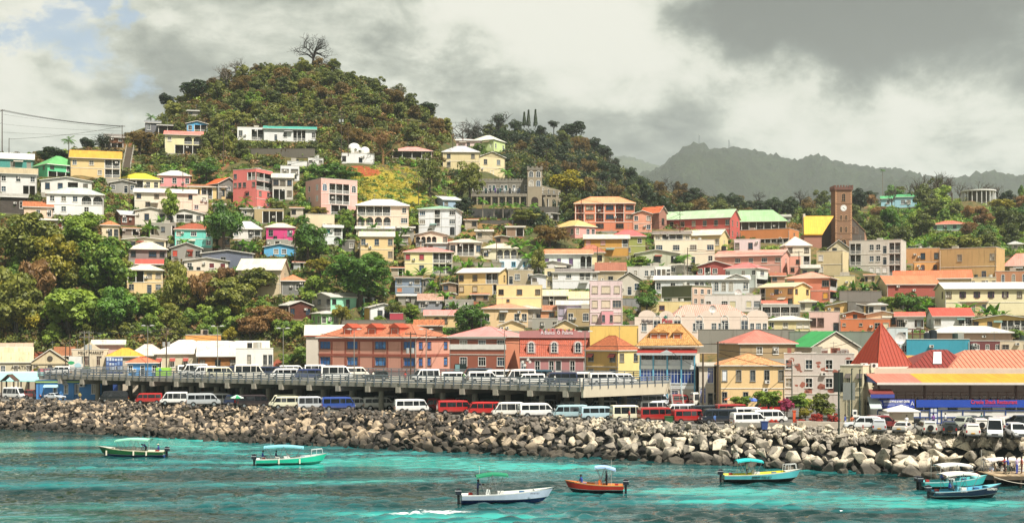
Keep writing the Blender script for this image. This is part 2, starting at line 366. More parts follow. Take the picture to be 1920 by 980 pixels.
def facade(root,wm,org,xd,W,ztop,zfloor,rows,bm,imat,o):
 """one wall with real openings. org: bottom corner seen from outside, xd: unit vector along the wall; rows: patterns, top storey first"""
 xd=Vector(xd);nrm=xd.cross(Vector((0,0,1)));rot=atan2(xd.y,xd.x);org=Vector(org)
 fr=o.get('frame',WHITE);gl=o.get('glass',GLASS)
 def pt(x,z,dep=0.0):return org+xd*x-nrm*dep+Vector((0,0,z))
 ops=[];n=len(rows);H=(ztop-zfloor)/max(1,n)
 for r,pat in enumerate(rows):
  if not pat:continue
  zb=zfloor+(n-1-r)*H;cw=W/len(pat);i=0
  while i<len(pat):
   c=pat[i]
   if c in 'BPAVG':
    j=i
    while j<len(pat)and pat[j]==c:j+=1
    if c=='A':
     for q in range(i,j):ops.append((q*cw+cw*0.08,(q+1)*cw-cw*0.08,zb+H*0.03,zb+H*0.90,1.5,'A',1,cw,zb))
    elif c=='G':ops.append((i*cw+0.1,j*cw-0.1,zb+H*0.18,zb+H*0.92,0.22,'G',j-i,cw,zb))
    else:ops.append((i*cw+0.15,j*cw-0.15,zb+(0.0 if c=='P' else H*0.03),zb+H*(0.93 if c!='P' else 0.95),1.9,c,j-i,cw,zb))
    i=j;continue
   if c not in '. ':
    w={'w':min(1.15,cw*0.62),'W':min(2.6,cw*0.74),'d':min(1.0,cw*0.6),'s':min(1.2,cw*0.62),'S':min(2.2,cw*0.75),'p':min(1.1,cw*0.4),'a':min(1.5,cw*0.6),
                     'o':min(1.1,cw*0.6),'v':min(0.6,cw*0.4)}.get(c,1.0)
    h={'d':min(2.15,H*0.78),'a':min(2.6,H*0.68),'v':0.5}.get(c,min(1.75,H*0.47))
    z0=zb+(0.05 if c=='d' else(H*0.2 if c=='a' else H*0.34))
    if c=='v':z0=zb+H*0.6
    x=(i+0.5)*cw;ops.append((x-w/2,x+w/2,z0,z0+h,0.16 if c!='a' else 0.25,c,1,cw,zb))
   i+=1
 xs=sorted({0.0,W}|{v for q in ops for v in q[:2]});zs=sorted({0.0,ztop}|{v for q in ops for v in q[2:4]})
 for a in range(len(xs)-1):
  for b in range(len(zs)-1):
   if xs[a+1]-xs[a]<1e-4 or zs[b+1]-zs[b]<1e-4:continue
   cx,cz=(xs[a]+xs[a+1])/2,(zs[b]+zs[b+1])/2
   if any(q[0]<cx<q[1]and q[2]<cz<q[3]for q in ops):continue
   wm.poly([pt(xs[a],zs[b]),pt(xs[a+1],zs[b]),pt(xs[a+1],zs[b+1]),pt(xs[a],zs[b+1])],bm)
 for(x0,x1,z0,z1,dep,c,k,cw,zb)in ops:
  im=1 if c in 'BAPV' else bm
  wm.poly([pt(x0,z0),pt(x1,z0),pt(x1,z0,dep),pt(x0,z0,dep)],im);wm.poly([pt(x0,z1,dep),pt(x1,z1,dep),pt(x1,z1),pt(x0,z1)],im)
  wm.poly([pt(x0,z0),pt(x0,z0,dep),pt(x0,z1,dep),pt(x0,z1)],im);wm.poly([pt(x1,z0,dep),pt(x1,z0),pt(x1,z1),pt(x1,z1,dep)],im)
  wm.poly([pt(x0,z0,dep),pt(x1,z0,dep),pt(x1,z1,dep),pt(x0,z1,dep)],2 if c in 'wWdpao' else im)
  xm=(x0+x1)/2
  if c in 'wWdpaovsS':
   kind={'o':'w','v':'w','s':'w','S':'W'}.get(c,c)
   rec=WX(kind,x1-x0,z1-z0,o.get('wframe',fr))
   wo=obj('door' if c=='d' else 'window',rec[0],root,pt(xm,z0,0.0),rot)
   if c in 'sS':
    sm=PL(o.get('shut','ece0c0'));sc_=obj('shutter',UB(sm),wo,(0,0.07,0.02),0,(x1-x0-0.06,0.05,z1-z0-0.04))
   else:obj('pane',PX(rec,(BR.choice(GL_ALT)if gl is GLASS else gl)if c!='d' else GLASS),wo)
   if c=='p':
    for sg in(-1,1):obj('shutter',UB(PL(o.get('shut','3c2440'))),wo,(sg*(x1-x0)*0.86,-0.03,0),0,((x1-x0)*0.58,0.05,z1-z0))
   if c=='o':
    aw=MB();ww=(x1-x0)/2+0.15;aw.prism([(-ww,0,z1-z0+0.1),(-ww,-0.75,z1-z0-0.55),(-ww,-0.75,z1-z0-0.60),(-ww,0,z1-z0+0.03)],(2*ww,0,0))
    aw.build('awning',PL(o.get('shut','6c2c24')),wo)
  elif c=='G':
   for q in range(k):
    a=x0+q*(x1-x0)/k;b=a+(x1-x0)/k
    rec=WX('G',b-a-0.2,z1-z0,fr);wo=obj('window',rec[0],root,pt((a+b)/2,z0),rot);obj('pane',PX(rec,gl),wo)
  elif c=='A':
   r=(x1-x0)/2;rise=min(r,(z1-z0)*0.45);N=8;hz=z1-rise
   arc=[(xm-r*cos(pi*i/N),hz+rise*sin(pi*i/N))for i in range(N+1)]
   for i in range(N):wm.poly([pt(arc[i][0],arc[i][1]),pt(arc[i+1][0],arc[i+1][1]),pt(arc[i+1][0],z1),pt(arc[i][0],z1)],bm);wm.poly([pt(arc[i][0],arc[i][1],0.25),pt(arc[i+1][0],arc[i+1][1],0.25),pt(arc[i+1][0],arc[i+1][1]),pt(arc[i][0],arc[i][1])],bm)
   if zb>zfloor+0.1 or o.get('lowrail'):obj('railing',rail_mesh(x1-x0,fr,0.9),root,pt(x0,z0,0.08),rot)
   rec=WX('W',(x1-x0)*0.6,1.7,fr);wo=obj('window',rec[0],root,pt(xm,z0+0.3,dep-0.12),rot);obj('pane',PX(rec,GLASS),wo)
  else:
   pm=o.get('post',fr)
   for q in range(k+1):
    x=x0+q*(x1-x0)/k;x=min(max(x,x0+0.09),x1-0.09)
    obj('post',UB(pm),root,pt(x,z0,0.1),rot,(0.17,0.17,z1-z0-0.002))
   if c=='B':
    obj('railing',rail_mesh(x1-x0-0.36,o.get('rail',fr)),root,pt(x0+0.18,z0,0.1),rot)
   if c=='V':
    for q in range(k):
     a=x0+q*(x1-x0)/k;b=a+(x1-x0)/k
     obj('panel',UB(o.get('rail',fr)),root,pt((a+b)/2,z0,0.1),rot,(b-a-0.2,0.08,(z1-z0)*0.36))
   if c in 'BV':
    for q in range(k):
     a=x0+q*(x1-x0)/k;b=a+(x1-x0)/k;dd=(q%2==0)
     rec=WX('d' if dd else 'W',0.95 if dd else min(1.5,(b-a)*0.6),min(2.0,(z1-z0)*0.8)if dd else 1.2,fr)
     wo=obj('door' if dd else 'window',rec[0],root,pt((a+b)/2,z0+(0.02 if dd else 0.8),dep-0.12),rot);obj('pane',PX(rec,GLASS),wo)
def roof_mesh(kind,w,d,z0,rise,ov,mats,gl=0.0,tile=False):
 """z0 eave height, rise of the ridge; slots: 0 covering, 1 trim, 2 wall"""
 m=MB();hx,hy=w/2+ov,d/2+ov;th=0.16;zt=z0+th
 zr=z0+rise;W2,D2=w/2,d/2
 def slope(pts,ux):
  o0=Vector(pts[0]);ux=Vector(ux);uv=[]
  for p in pts:
   v=Vector(p)-o0;u=v.dot(ux);uv.append((u+7.3,sqrt(max(0,v.length_squared-u*u))+0.01))
  m.poly(pts,0,uv)
 def fascia():
  c=[(-hx,-hy),(hx,-hy),(hx,hy),(-hx,hy)]
  for i in range(4):
   a,b=c[i],c[(i+1)%4];m.poly([(a[0],a[1],z0),(b[0],b[1],z0),(b[0],b[1],zt),(a[0],a[1],zt)],1)
  m.poly([(x,y,z0)for x,y in c[::-1]],1)
 if kind=='hip':
  fascia();r=max(0.0,min(hx,hy));
  if hx>=hy:A,B=(-(hx-r*0.95),0,zr),(hx-r*0.95,0,zr)
  else:A,B=(0,-(hy-r*0.95),zr),(0,hy-r*0.95,zr)
  c=[(-hx,-hy,zt),(hx,-hy,zt),(hx,hy,zt),(-hx,hy,zt)]
  if hx>=hy:
   slope([c[0],c[1],B,A],(1,0,0));slope([c[2],c[3],A,B],(-1,0,0));slope([c[1],c[2],B],(0,1,0));slope([c[3],c[0],A],(0,-1,0))
  else:
   slope([c[0],c[1],A],(1,0,0));slope([c[2],c[3],B],(-1,0,0));slope([c[1],c[2],B,A],(0,1,0));slope([c[3],c[0],A,B],(0,-1,0))
  for a,b in((c[0],A),(c[1],B if hx>=hy else A),(A,B)):m.tube(a,b,0.07,n=4,mi=0,cap=False)
 elif kind in('gab','gf'):
  if kind=='gab':
   for s in(-1,1):
    e=[(-hx*-s if 0 else(-hx if s<0 else hx),s*hy,z0),((hx if s<0 else-hx),s*hy,z0)]
    a,b=e;A,B=(a[0],0,zr),(b[0],0,zr)
    slope([(a[0],a[1],zt),(b[0],b[1],zt),(B[0],0,zr+th),(A[0],0,zr+th)],(1 if s<0 else-1,0,0))
    m.poly([a,A,B,b],1);m.poly([a,b,(b[0],b[1],zt),(a[0],a[1],zt)],1)
    for q in(a,b):
     m.poly([q,(q[0],q[1],zt),(q[0],0,zr+th),(q[0],0,zr)],1)
   for s in(-1,1):m.poly([(s*W2,-D2,z0-0.01),(s*W2,D2,z0-0.01),(s*W2,0,z0+rise*(1-ov/(D2+ov))*1.0)],2)
  else:
   for s in(-1,1):
    a,b=(s*hx,-hy,z0),(s*hx,hy,z0)
    slope([(a[0],-hy,zt),(a[0],hy,zt),(0,hy,zr+th),(0,-hy,zr+th)],(0,1,0))
    m.poly([a,(0,-hy,zr),(0,hy,zr),b],1);m.poly([a,b,(b[0],b[1],zt),(a[0],a[1],zt)],1)
    for y in(-hy,hy):m.poly([(a[0],y,z0),(a[0],y,zt),(0,y,zr+th),(0,y,zr)],1)
   for s in(-1,1):m.poly([(-W2,s*D2,z0-0.01),(W2,s*D2,z0-0.01),(0,s*D2,z0+rise*(1-ov/(W2+ov)))],2)
 elif kind=='shed':
  a,b,c,e=(-hx,-hy,z0),(hx,-hy,z0),(hx,hy,zr),(-hx,hy,zr)
  up=lambda p:(p[0],p[1],p[2]+th)
  slope([up(a),up(b),up(c),up(e)],(1,0,0));m.poly([e,c,b,a],1)
  for p,q in((a,b),(b,c),(c,e),(e,a)):m.poly([p,q,up(q),up(p)],1)
  m.poly([(W2,-D2,z0),(W2,D2,z0),(W2,D2,zr)],2);m.poly([(-W2,D2,z0),(-W2,-D2,z0),(-W2,D2,zr)],2);m.poly([(W2,D2,z0),(-W2,D2,z0),(-W2,D2,zr),(W2,D2,zr)],2)
 else:  # flat with a parapet
  p=max(0.35,rise);t=0.2
  m.poly([(-W2,-D2,z0),(W2,-D2,z0),(W2,D2,z0),(-W2,D2,z0)],0,[(0,0),(w,0),(w,d),(0,d)])
  for(x0,y0,x1,y1)in((-W2,-D2,W2,-D2+t),(-W2,D2-t,W2,D2),(-W2,-D2+t,-W2+t,D2-t),(W2-t,-D2+t,W2,D2-t)):
   m.box(x0,y0,z0+0.001,x1,y1,z0+p,2)
  for(x0,y0,x1,y1)in((-W2-.06,-D2-.06,W2+.06,-D2+t+.04),(-W2-.06,D2-t-.04,W2+.06,D2+.06),(-W2-.06,-D2+t+.04,-W2+t+.04,D2-t-.04),(W2-t-.04,-D2+t+.04,W2+.06,D2-t-.04)):
   m.box(x0,y0,z0+p,x1,y1,z0+p+0.1,1)
 return m.mesh('roof',mats)
def frame_of(x0,x1,c,Y,yb,d=None,rot=None):
 """plan of a box whose corner shows at column c, front spanning to the far column"""
 if c is None:
  xm=(x0+x1)/2;u=(xm-960)/F;ph=(-atan(u)*0.9 if rot is None else rot)
  k0,k1=(x0-960)/F,(x1-960)/F;fd=(cos(ph),sin(ph))
  C=Vector((u*Y,Y));
  t0=(k0*C.y-C.x)/(fd[0]-k0*fd[1]);t1=(k1*C.y-C.x)/(fd[0]-k1*fd[1])
  w=t1-t0;A=C+Vector(fd)*t0
  d=d or max(6.0,min(w*0.8,10));return A,ph,w,d,''
 side='R' if c>0 else 'L';c=abs(c);ppm=F/Y;u=(c-960)/F
 sp=(x1-c)if side=='R' else(c-x0);fp=(c-x0)if side=='R' else(x1-c)
 if rot is None:
  D=d or max(6.0,min(11.0,max(sp,fp)/ppm))
  th=asin(max(0.12,min(0.80,sp/(D*ppm))))
  ph=-atan(u)+(-th if side=='R' else th)
 else:ph=rot
 C=Vector((u*Y,Y));fd=Vector((cos(ph),sin(ph)));sd=Vector((-sin(ph),cos(ph)))
 def hit(dr,px):
  k=(px-960)/F;return(k*C.y-C.x)/(dr.x-k*dr.y)
 dd=abs(hit(sd,x1 if side=='R' else x0));dd=max(3.0,min(60,dd))
 if side=='R':w=abs(hit(-fd,x0));A=C-fd*w
 else:w=abs(hit(fd,x1));A=C
 return A,ph,w,dd,side
STOPW=set('with beside behind below above in on at under by near between next first half high among alone showing facing seen parked before crossing of over past half-hidden glimpsed rising from and whose squeezed deep to draped hung across beyond'.split())
def short(lb):
 w=[]
 for t in lb.split():
  if t in STOPW and len(w)>1:break
  w.append(t)
 return ' '.join(w[:6])
def clutter(root,w,d,H,kind,rise,rows,wall):
 r=BR;y=-d/2
 if w<4:return
 for s in(-1,1):
  if r.random()<.55:m=MB();x=s*(w/2-.12);m.tube((x,y-.09,0),(x,y-.09,H-.05),.05,n=5);m.build('drain_pipe',r.choice((WHITE,TRIM,PL('8c8880'),PL('6c5c50'))),root)
 if kind in('hip','shed','gab')and r.random()<.5:m=MB();m.box(-w/2-.4,y-.62,H-.02,w/2+.4,y-.48,H+.1);m.build('gutter',r.choice((WHITE,PL('b8b4a8'))),root)
 for k in range(r.choice((0,0,1,1,2))):
  x=r.uniform(-w*.42,w*.42);z=H*r.uniform(.25,.8);m=MB();m.box(x-.38,y-.42,z,x+.38,y-.02,z+.5);a=m.build('air_conditioner',PL('dcd8d0'),root);m=MB();m.tube((x+.1,y-.435,z+.25),(x+.1,y-.42,z+.25),.17,n=9);m.build('fan',DARK,a)
 if len(rows)>1 and rows[-1].strip('.')=='' and r.random()<.6:
  for k in range(r.choice((1,2))):
   x=r.uniform(-w*.38,w*.3);rec=WX('w',1.0,1.1,WHITE);wo=obj('window',rec[0],root,(x,y-.02,H*.2));obj('pane',PX(rec,GL_ALT[2]),wo)
 if kind=='flat':
  for k in range(r.choice((1,2,3))):
   x,yy=r.uniform(-w*.4,w*.35),r.uniform(-d*.3,d*.3);m=MB();q=r.random()
   if q<.4:m.tube((x,yy,H),(x,yy,H+1.5),.5,n=10);m.build('roof_tank',PL(r.choice(('1c1e22','2c3c34','c8c8c0'))),root)
   elif q<.7:m.box(x,yy,H,x+1.6,yy+1.4,H+1.6);m.build('stair_head',WM('b8b0a0',.6),root)
   else:m.tube((x,yy,H),(x,yy,H+2.4),.04,n=4);m.box(x-.6,yy-.02,H+2.1,x+.6,yy+.02,H+2.15);m.build('antenna',METAL,root)
 elif r.random()<.35:x=r.uniform(-w*.3,w*.3);m=MB();m.tube((x,0,H),(x,0,H+rise+1.7),.035,n=4);m.box(x-.5,-.02,H+rise+1.4,x+.5,.02,H+rise+1.44);m.box(x-.35,-.02,H+rise+1.1,x+.35,.02,H+rise+1.14);m.build('antenna',METAL,root)
 if r.random()<.3 and kind!='flat' and w>7:x=r.uniform(-w*.3,w*.1);z=H*(.93 if len(rows)==1 else .46);L=r.uniform(1.6,3.2);m=MB();m.prism([(x,y-.02,z),(x,y-1.0,z-.4),(x,y-1.0,z-.48),(x,y-.02,z-.08)],(L,0,0));m.build('awning',PL(r.choice(('c8c0b0','8c4434','6c8c84','b8a488','a8a8a4'))),root)
def B(label,x0,x1,yt,ye,yb,wall,roof,kind='hip',c=None,front='',side='',Y=None,d=None,name='house',cat='house',group=None,**o):
 if Y is None:Y=Yof(abs(c)if c else(x0+x1)/2,yb)
 A,ph,w,d,sd=frame_of(x0,x1,c,Y,yb,d,o.get('rot'))
 fd=Vector((cos(ph),sin(ph)));bd=Vector((-sin(ph),cos(ph)))
 ctr=A+fd*w/2+bd*d/2
 zb=o.get('zb',zat(yb,Y));ze=zat(ye,Y)
 ov=o.get('ov',0.45 if kind!='flat' else 0)
 if kind=='hip' or kind=='gab':yr=ctr.y
 elif kind=='shed':yr=ctr.y+d/2
 else:yr=Y if kind=='flat' else Y-ov
 rise=max(0.4,zat(yt,yr)-ze)
 if kind=='hip' and d>w:yr=Y+w/2;rise=max(0.4,zat(yt,yr)-ze)
 root=empty(name,(ctr.x,ctr.y,zb),ph,label,cat,group)
 H=ze-zb;base=3.5 if o.get('base',True)else 0.02
 wmat=wall if isinstance(wall,bpy.types.Material)else WM(wall,o.get('dirt',BR.choice((.35,.5,.75))))
 smat=WM(o['sidecol'])if 'sidecol' in o else wmat
 fmat=WM(o['frontcol'])if 'frontcol' in o else wmat
 imat=o.get('int',INT)
 if 'frame' not in o:o['wframe']=BR.choice((WHITE,WHITE,TRIM,PL('5c4434'),PL('8c8c88'),PL('3c3834'),PL('b8b0a0')))
 wm=MB();fr_rows=front.split('/')if front else[''];sd_rows=side.split('/')if side else['']
 def do(org,xd,W,rows,mi):facade(root,wm,org,xd,W,H,0.0,rows,mi,imat,o)
 do((-w/2,-d/2,0),(1,0,0),w,fr_rows,4)
 do((w/2,-d/2,0),(0,1,0),d,sd_rows if sd!='L' else[''],3 if sd=='R' else 0)
 do((-w/2,d/2,0),(0,-1,0),d,sd_rows if sd=='L' else[''],3 if sd=='L' else 0)
 do((w/2,d/2,0),(-1,0,0),w,[''],0)
 wobj=wm.build('wall',[wmat,imat,DARK,smat,fmat],root)
 if base>0.1:
  fb=MB();e=0.05;fb.box(-w/2-e,-d/2-e,-base,w/2+e,d/2+e,-0.02);fb.build('foundation',CONC,root)
 if len(fr_rows)>1 and o.get('bands',True)and front.count('/')<5:
  for i in range(1,len(fr_rows)):
   z=H*i/len(fr_rows);bd_=MB();bd_.box(-w/2-.05,-d/2-.07,z-.1,w/2+.05,-d/2+.0,z+.02)
   if not any(ch in 'P' for ch in fr_rows[len(fr_rows)-i]):bd_.build('floor_band',o.get('frame',TRIM),root)
 rm=RM(roof,o.get('rust',BR.choice((.05,.12,.12,.25,.33))),o.get('tile',False))
 obj('roof',roof_mesh(kind,w,d,H+(0.02 if kind!='flat' else 0.0),rise,ov,[rm,o.get('trim',TRIM),smat if kind=='gab' else fmat]),root)
 PADS.append((ctr.x,ctr.y,ph,w,d,zb));RECTS.append((x0,x1,yt,yb,Y));LAND.append(((x0+x1)/2,(yt+yb)/2,short(label)))
 clutter(root,w,d,H,kind,rise,fr_rows,wall)
 return dict(root=root,w=w,d=d,H=H,Y=Y,ph=ph,ctr=ctr,zb=zb,wmat=wmat,rise=rise,rm=rm)
FONT=None
def text_mesh(s,size,mat,ext=0.03,bold=0.0):
 cu=bpy.data.curves.new('lettering','FONT');cu.body=s;cu.size=size;cu.extrude=ext;cu.offset=bold
 cu.align_x='CENTER';cu.align_y='CENTER';cu.resolution_u=2
 tmp=bpy.data.objects.new('t',cu);me=bpy.data.meshes.new_from_object(tmp);bpy.data.objects.remove(tmp)
 me.materials.clear();me.materials.append(mat);me.name='lettering'
 for p in me.polygons:p.material_index=0
 return me
def text(parent,s,size,mat,loc,width=None,rz=0.0,bold=0.0,tilt=90):
 me=text_mesh(s,size,mat,0.03,bold);o=obj('lettering',me,parent,loc);o.rotation_euler=(radians(tilt),0,rz)
 if width:
  xs=[v.co.x for v in me.vertices];W=(max(xs)-min(xs))if xs else 1;o.scale=(width/W,1,1)
 return o
# ------------------------------------------------------------------ the houses on the hill, row by row from the crest down
B("teal boarded house with pale roof beside the tall crest pole",-15,62,288,299,320,'3a9c92','dfe0dc','gab',None,'..w.w')
B("bright green bungalow with green hipped roof",62,157,293,308,331,'5fd99a','6fbf73','hip',-89,'w.Bw/PPPP','ww/..')
B("yellow two storey house with orange yellow roof and balconies",132,226,284,298,333,'e8c88a','e8a83c','gab',None,'w.w.BB/...wBB')
B("small brown wooden house on posts at the foot of the crest lamp pole",196,232,252,258,277,WD('8a5a3a'),'8a8480','shed',None,'w.w/PPP',name='wooden_house')
B("grey weathered shack under the coconut palm on the hill shoulder",272,300,227,231,250,'6c6c72','8a8c90','shed',None,'w.',name='shack',cat='shed')
B("open brown shack next to the grey weathered one",296,332,234,236,252,'4a3c30','6a6c68','shed',None,'PP',name='shack',cat='shed')
B("tiny pale hut high in the green brush above the blue house",352,374,207,209,218,'b8b0a8','b8b8b4','shed',None,'w.',name='hut',cat='shed')
B("sky blue house with orange roof high on the hillside",350,389,227,233,249,'4ab4e8','f09058','gf',None,'wBB')
B("cream house on columns with a pink roof and two arches",309,379,247,254,288,'f0e8b4','e8887c','gab',None,'w.AA/.PPP',lowrail=1)
B("white flat roofed wing of the long hilltop villa",445,495,239,241,263,'f0f0ee','e0e0dc','flat',None,'w.BB')
B("long white hilltop villa with turquoise roof",495,592,238,243,265,'f0f0ee','48b0a0','gab',None,'..d.w.BBB.w')
B("white two storey house with tan roof and orange brick porch",0,68,316,327,366,'eeeae6','b8a888','gab',None,'w.w.w/w..PP')
B("white gable fronted house above the arched white villa",77,172,332,340,362,'ece8e0','d8d8d4','gf',None,'wwBw')
B("white two storey villa with arches and dark green gable",87,194,352,365,403,'f4f2ee','c8d4cc','hip',None,'wwwAA/ww.w.',lowrail=1)
B("dark weathered board shed with pale sheet roof",0,50,364,370,400,WD('5a5048'),'b0aca4','shed',None,'..w',name='shed',cat='shed')
B("small peach house with rusty orange roof",45,98,379,389,413,'f0cdb0','c8764a','gab',None,'..w.w',rust=0.6)
B("low tan house with red shutters below the rusty roofed peach house",65,121,411,413,432,'c8a890','e0dcd4','shed',None,'s.s',shut='7c2c28')
B("cream house with bright yellow hipped roof",225,300,325,337,358,'f2e2b4','e8d83c','hip',None,'wBBww',lowrail=1)
B("grey gabled cottage in front of the yellow roofed house",206,254,338,344,362,'9c9a94','c4c4c0','gf',None,'w.dw')
B("pink cottage with pale hipped roof and four windows",297,357,320,330,350,'f09a9a','e4e0dc','hip',None,'w.w.w')
B("long cream two storey house behind the forked tree",252,368,355,362,392,'ece0c8','e4e2dc','gab',None,'w.w.w.W/.w.ww..')
B("narrow cream annex beside the long cream house",361,390,365,368,397,'ece0c8','d8d0c0','flat',None,'.w/w.')
B("pale orange house with brown roof and small porch",353,423,347,351,374,'f4cf8c','a8704c','gab',None,'.wBB.w')
B("grey concrete house with bright orange roof slope",387,448,331,345,373,'77736c','f06a34','gf',-409,'.w./...','...')
B("coral three storey house with white balconies",437,511,316,321,388,'f47c74','e8b0a8','flat',-480,'BB/BB/ww/.w','w..BB/www.w/..o./...',name='apartment_house')
B("grey and white house with open ground floor next to the coral one",511,549,326,334,374,'d8d0c4','ece4cc','gab',None,'WWw/PPw')
B("small white stacked house below the hill road",526,561,311,315,338,'f0f0f0','e8e8e4','flat',None,'WW/ww',Y=392)
B("pink four storey apartment house with rosy parapet",573,670,334,341,402,'f0b8ac','d88070','flat',-602,'aBBBa/.BBB./.BB.','ws/ws/w.',name='apartment_house',shut='c8d0d8')
B("cream villa with white hipped roof and two verandah floors",669,766,374,386,424,'f4d8c0','f0f4f8','hip',None,'BBBB.w/AAAA.W',lowrail=1,name='villa')
B("white flat roofed block under the domes",640,702,288,290,308,'f4f2f0','ecebe6','flat',None,'w..d..',name='domed_house')
B("pink roofed open pavilion house on the hill road",735,810,276,284,296,'e89c8c','f0a8a0','hip',None,'PPPP')
B("low white building by the hill road bend",578,606,297,299,308,'f0efec','e8e8e4','flat',None,'w.w')
B("low white roadside wall house among parked cars",539,576,303,305,311,'f0efec','e8e8e4','flat',None,'...')
B("pale pink house beside the ridge power poles",839,902,261,264,283,'f4d8d4','e8d8d4','hip',None,'w.w.')
B("pale lime house with cream hipped roof",883,947,254,262,284,'d8ec9c','f0f0dc','hip',926,'...J','w.w')
B("beige two storey house with grey hipped roof behind the fig tree",830,898,274,286,318,'ecd8a4','ccccd0','hip',None,'w.w/w.w')
B("long yellow gabled school hall with white flank of many windows",898,990,286,297,335,'f0dcac','e0dcd4','gf',947,'ww/..','w.w.w.w.w/.........',sidecol='f0ece8',name='school_hall',cat='building',rot=0.33)
B("white three storey house with pale green roof",785,866,386,392,441,'f4f6fa','9cc8a8','hip',855,'W.B.W/W.B.W/.w..v','w/w/.')
B("pale blue cabin just behind the white three storey house",819,865,369,375,389,'a4c0d8','d8e0e0','shed',-831,'w.w','.')
# ---- second band
B("dark brown cottage with pale tin roof among banana plants",215,266,396,403,422,WD('7a4630'),'c8ccd0','gab',-227,'w.w','.w')
B("off white gabled house behind the brown cottage",253,312,389,396,421,'e4dccc','ccc8c0','gf',None,'.w.w')
B("white house with red roof and dark doors",311,381,392,401,417,'f0ece4','d8483c','gf',None,'wBBw')
B("turquoise house with rusty brown roof",328,398,419,431,464,'6fdccc','b0583c','hip',None,'w.W.w/w...w',rust=0.5)
B("cream cottage with rusty roof half hidden by the big wood",190,223,414,423,452,'f0dcb8','d08858','hip',None,'.ww',rust=0.5)
B("cream house with three wide windows behind the grey hipped one",230,311,445,450,468,'e8e0c4','b08868','gf',None,'WWW')
B("grey brown cottage with cream hipped roof",241,313,454,468,487,'8a7c78','f0e4cc','hip',None,'w.Ww')
B("tiny house with red tin roof above the cream two storey one",256,304,487,496,504,'e08070','e05c50','gab',None,'..w')
B("cream two storey house alone on the cliff edge",238,305,496,507,550,'f6d69c','f4e8d4','hip',None,'PPww/w.dw',name='cliff_house')
B("grey block cottage with red window and brown gable",321,378,455,466,488,'98948c','a86040','gf',None,'s.sw',shut='c04834')
B("dark slate workshop with timber braces and cream roof",378,475,469,476,504,'5c6478','e8e4dc','gf',None,'..w...',name='workshop',cat='building')
B("low cream house with dark red shutters beside the slate workshop",345,428,483,490,508,'ece0cc','d8c8b4','gf',None,'w.ss',shut='702830')
B("small peach house showing a door under the cliff trees",350,382,508,510,541,'f4cc94','c8b8a0','flat',None,'.d')
B("tall cream house with big plain cream roof slope above the wood",446,542,486,507,556,'e0cca8','f4e6d0','gab',526,'....../......','w/w/.',name='tall_house')
B("white house with pale roof beside the mango tree",436,490,415,430,448,'f0ece4','e8e8e4','hip',None,'w.BB')
B("magenta cottage with cream hipped roof",499,552,418,427,450,'d81c78','ecdcc8','hip',None,'w.w',name='cottage')
B("burnt roofed tan shack draped with tarpaulin",477,532,392,395,418,'b8a070','302c2c','flat',None,'.PPP',name='shack',cat='shed')
B("sky blue cottage with grey gable roof behind the dark trees",495,555,457,464,481,'58b4e4','dcd8d0','gf',None,'.ww.')
B("white house with teal window and side verandah",607,642,422,427,458,'f0f4f4','d8d8d8','shed',None,'sB/.A',shut='2c8c84',lowrail=1)
B("cream flat roofed house with blank parapet",573,627,402,417,434,'f0dcb8','d8ccb4','flat',None,'..w')
B("cream slab roofed house behind the yellow three level one",668,738,425,429,443,'e8e0cc','e8e4d8','gab',None,'w....')
B("yellow house with cream roof rising over the big mango trees",675,738,435,444,490,'f4d498','f0e0c4','gab',None,'w.w.w/....w')
B("cream lean-to in front of the yellow house",674,728,457,466,488,'f0dcc0','f0e4d8','shed',None,'..w')
B("grey house with striped rust and cream roof",528,570,515,527,552,'7c7c78','e09068','hip',None,'.w',rust=0.3)
B("reddish brown board house with pale gable roof",522,585,564,573,598,WD('6c3424'),'d8d4cc','gf',-541,'w.w','ss',shut='e0d8c8')
B("mint green house with grey gable end above the lime cottage",586,684,548,557,594,'9ce0bc','d8d4cc','gf',620,'.w.w/....','w.d.w/....',frontcol='98948c',sidecol='9ce4c0')
B("lime green cottage with white trimmed windows",584,635,582,588,613,'9ce084','dcd8d0','hip',-602,'w.w','ww')
B("white gable cottage with barred window and yellow flank",683,745,569,577,604,'f0f0f0','dcd4c8','gf',-693,'.wwW','.',sidecol='e8b850')
B("dark red shed with white flat roof",731,756,588,590,607,'b81c3c','e8e4dc','flat',None,'..',name='shed',cat='shed')
B("slate blue house with rusty lower wall behind palms",741,790,518,521,552,'7c8ca0','886c5c','shed',None,'w.w/s.w',shut='c87850')
B("pink house with four dark arches on its upper floor",779,839,433,441,463,'f4dcc4','f0e0d0','gf',None,'AAAA.w',lowrail=1)
B("yellow two storey house with pink roof and balconies",758,849,464,473,514,'f2e4a8','f09890','hip',None,'s.s.BBB/..w.BBB',shut='a83c48')
B("white cottage with porch steps between grey walls",843,903,448,455,480,'f0e4d0','f0dcc8','hip',None,'WBBBw')
B("cream cottage with steep roof and arched porch by the tall pole",905,970,456,466,486,'f0e6c4','ecdcc4','hip',None,'w.AAA',lowrail=1)
B("flat white house with light blue trim above the peach block",936,990,485,488,504,'f4f8fc','e8eef4','flat',None,'w.w.w',frame=PL('58b8dc'))
B("peach two storey block with pale sheet roof and barred windows",859,956,503,511,553,'f8d48c','f4e4e0','gab',935,'w.w.BB/s.s..B','w/w',shut='d8c4a8')
B("cream three level block with flat white roof",931,1017,534,539,595,'f4e0a0','f0e8d8','flat',None,'w.w.w/.v..../.....w')
B("grey shack with rust streaked pink roof sheets",785,829,551,564,582,'8c9098','c8a08c','shed',None,'w..',rust=0.5,name='shack',cat='shed')
B("roofless pale ruin with gaping windows",952,1000,507,509,533,'b8a888','8a8070','flat',None,'dW.w',name='ruined_house')
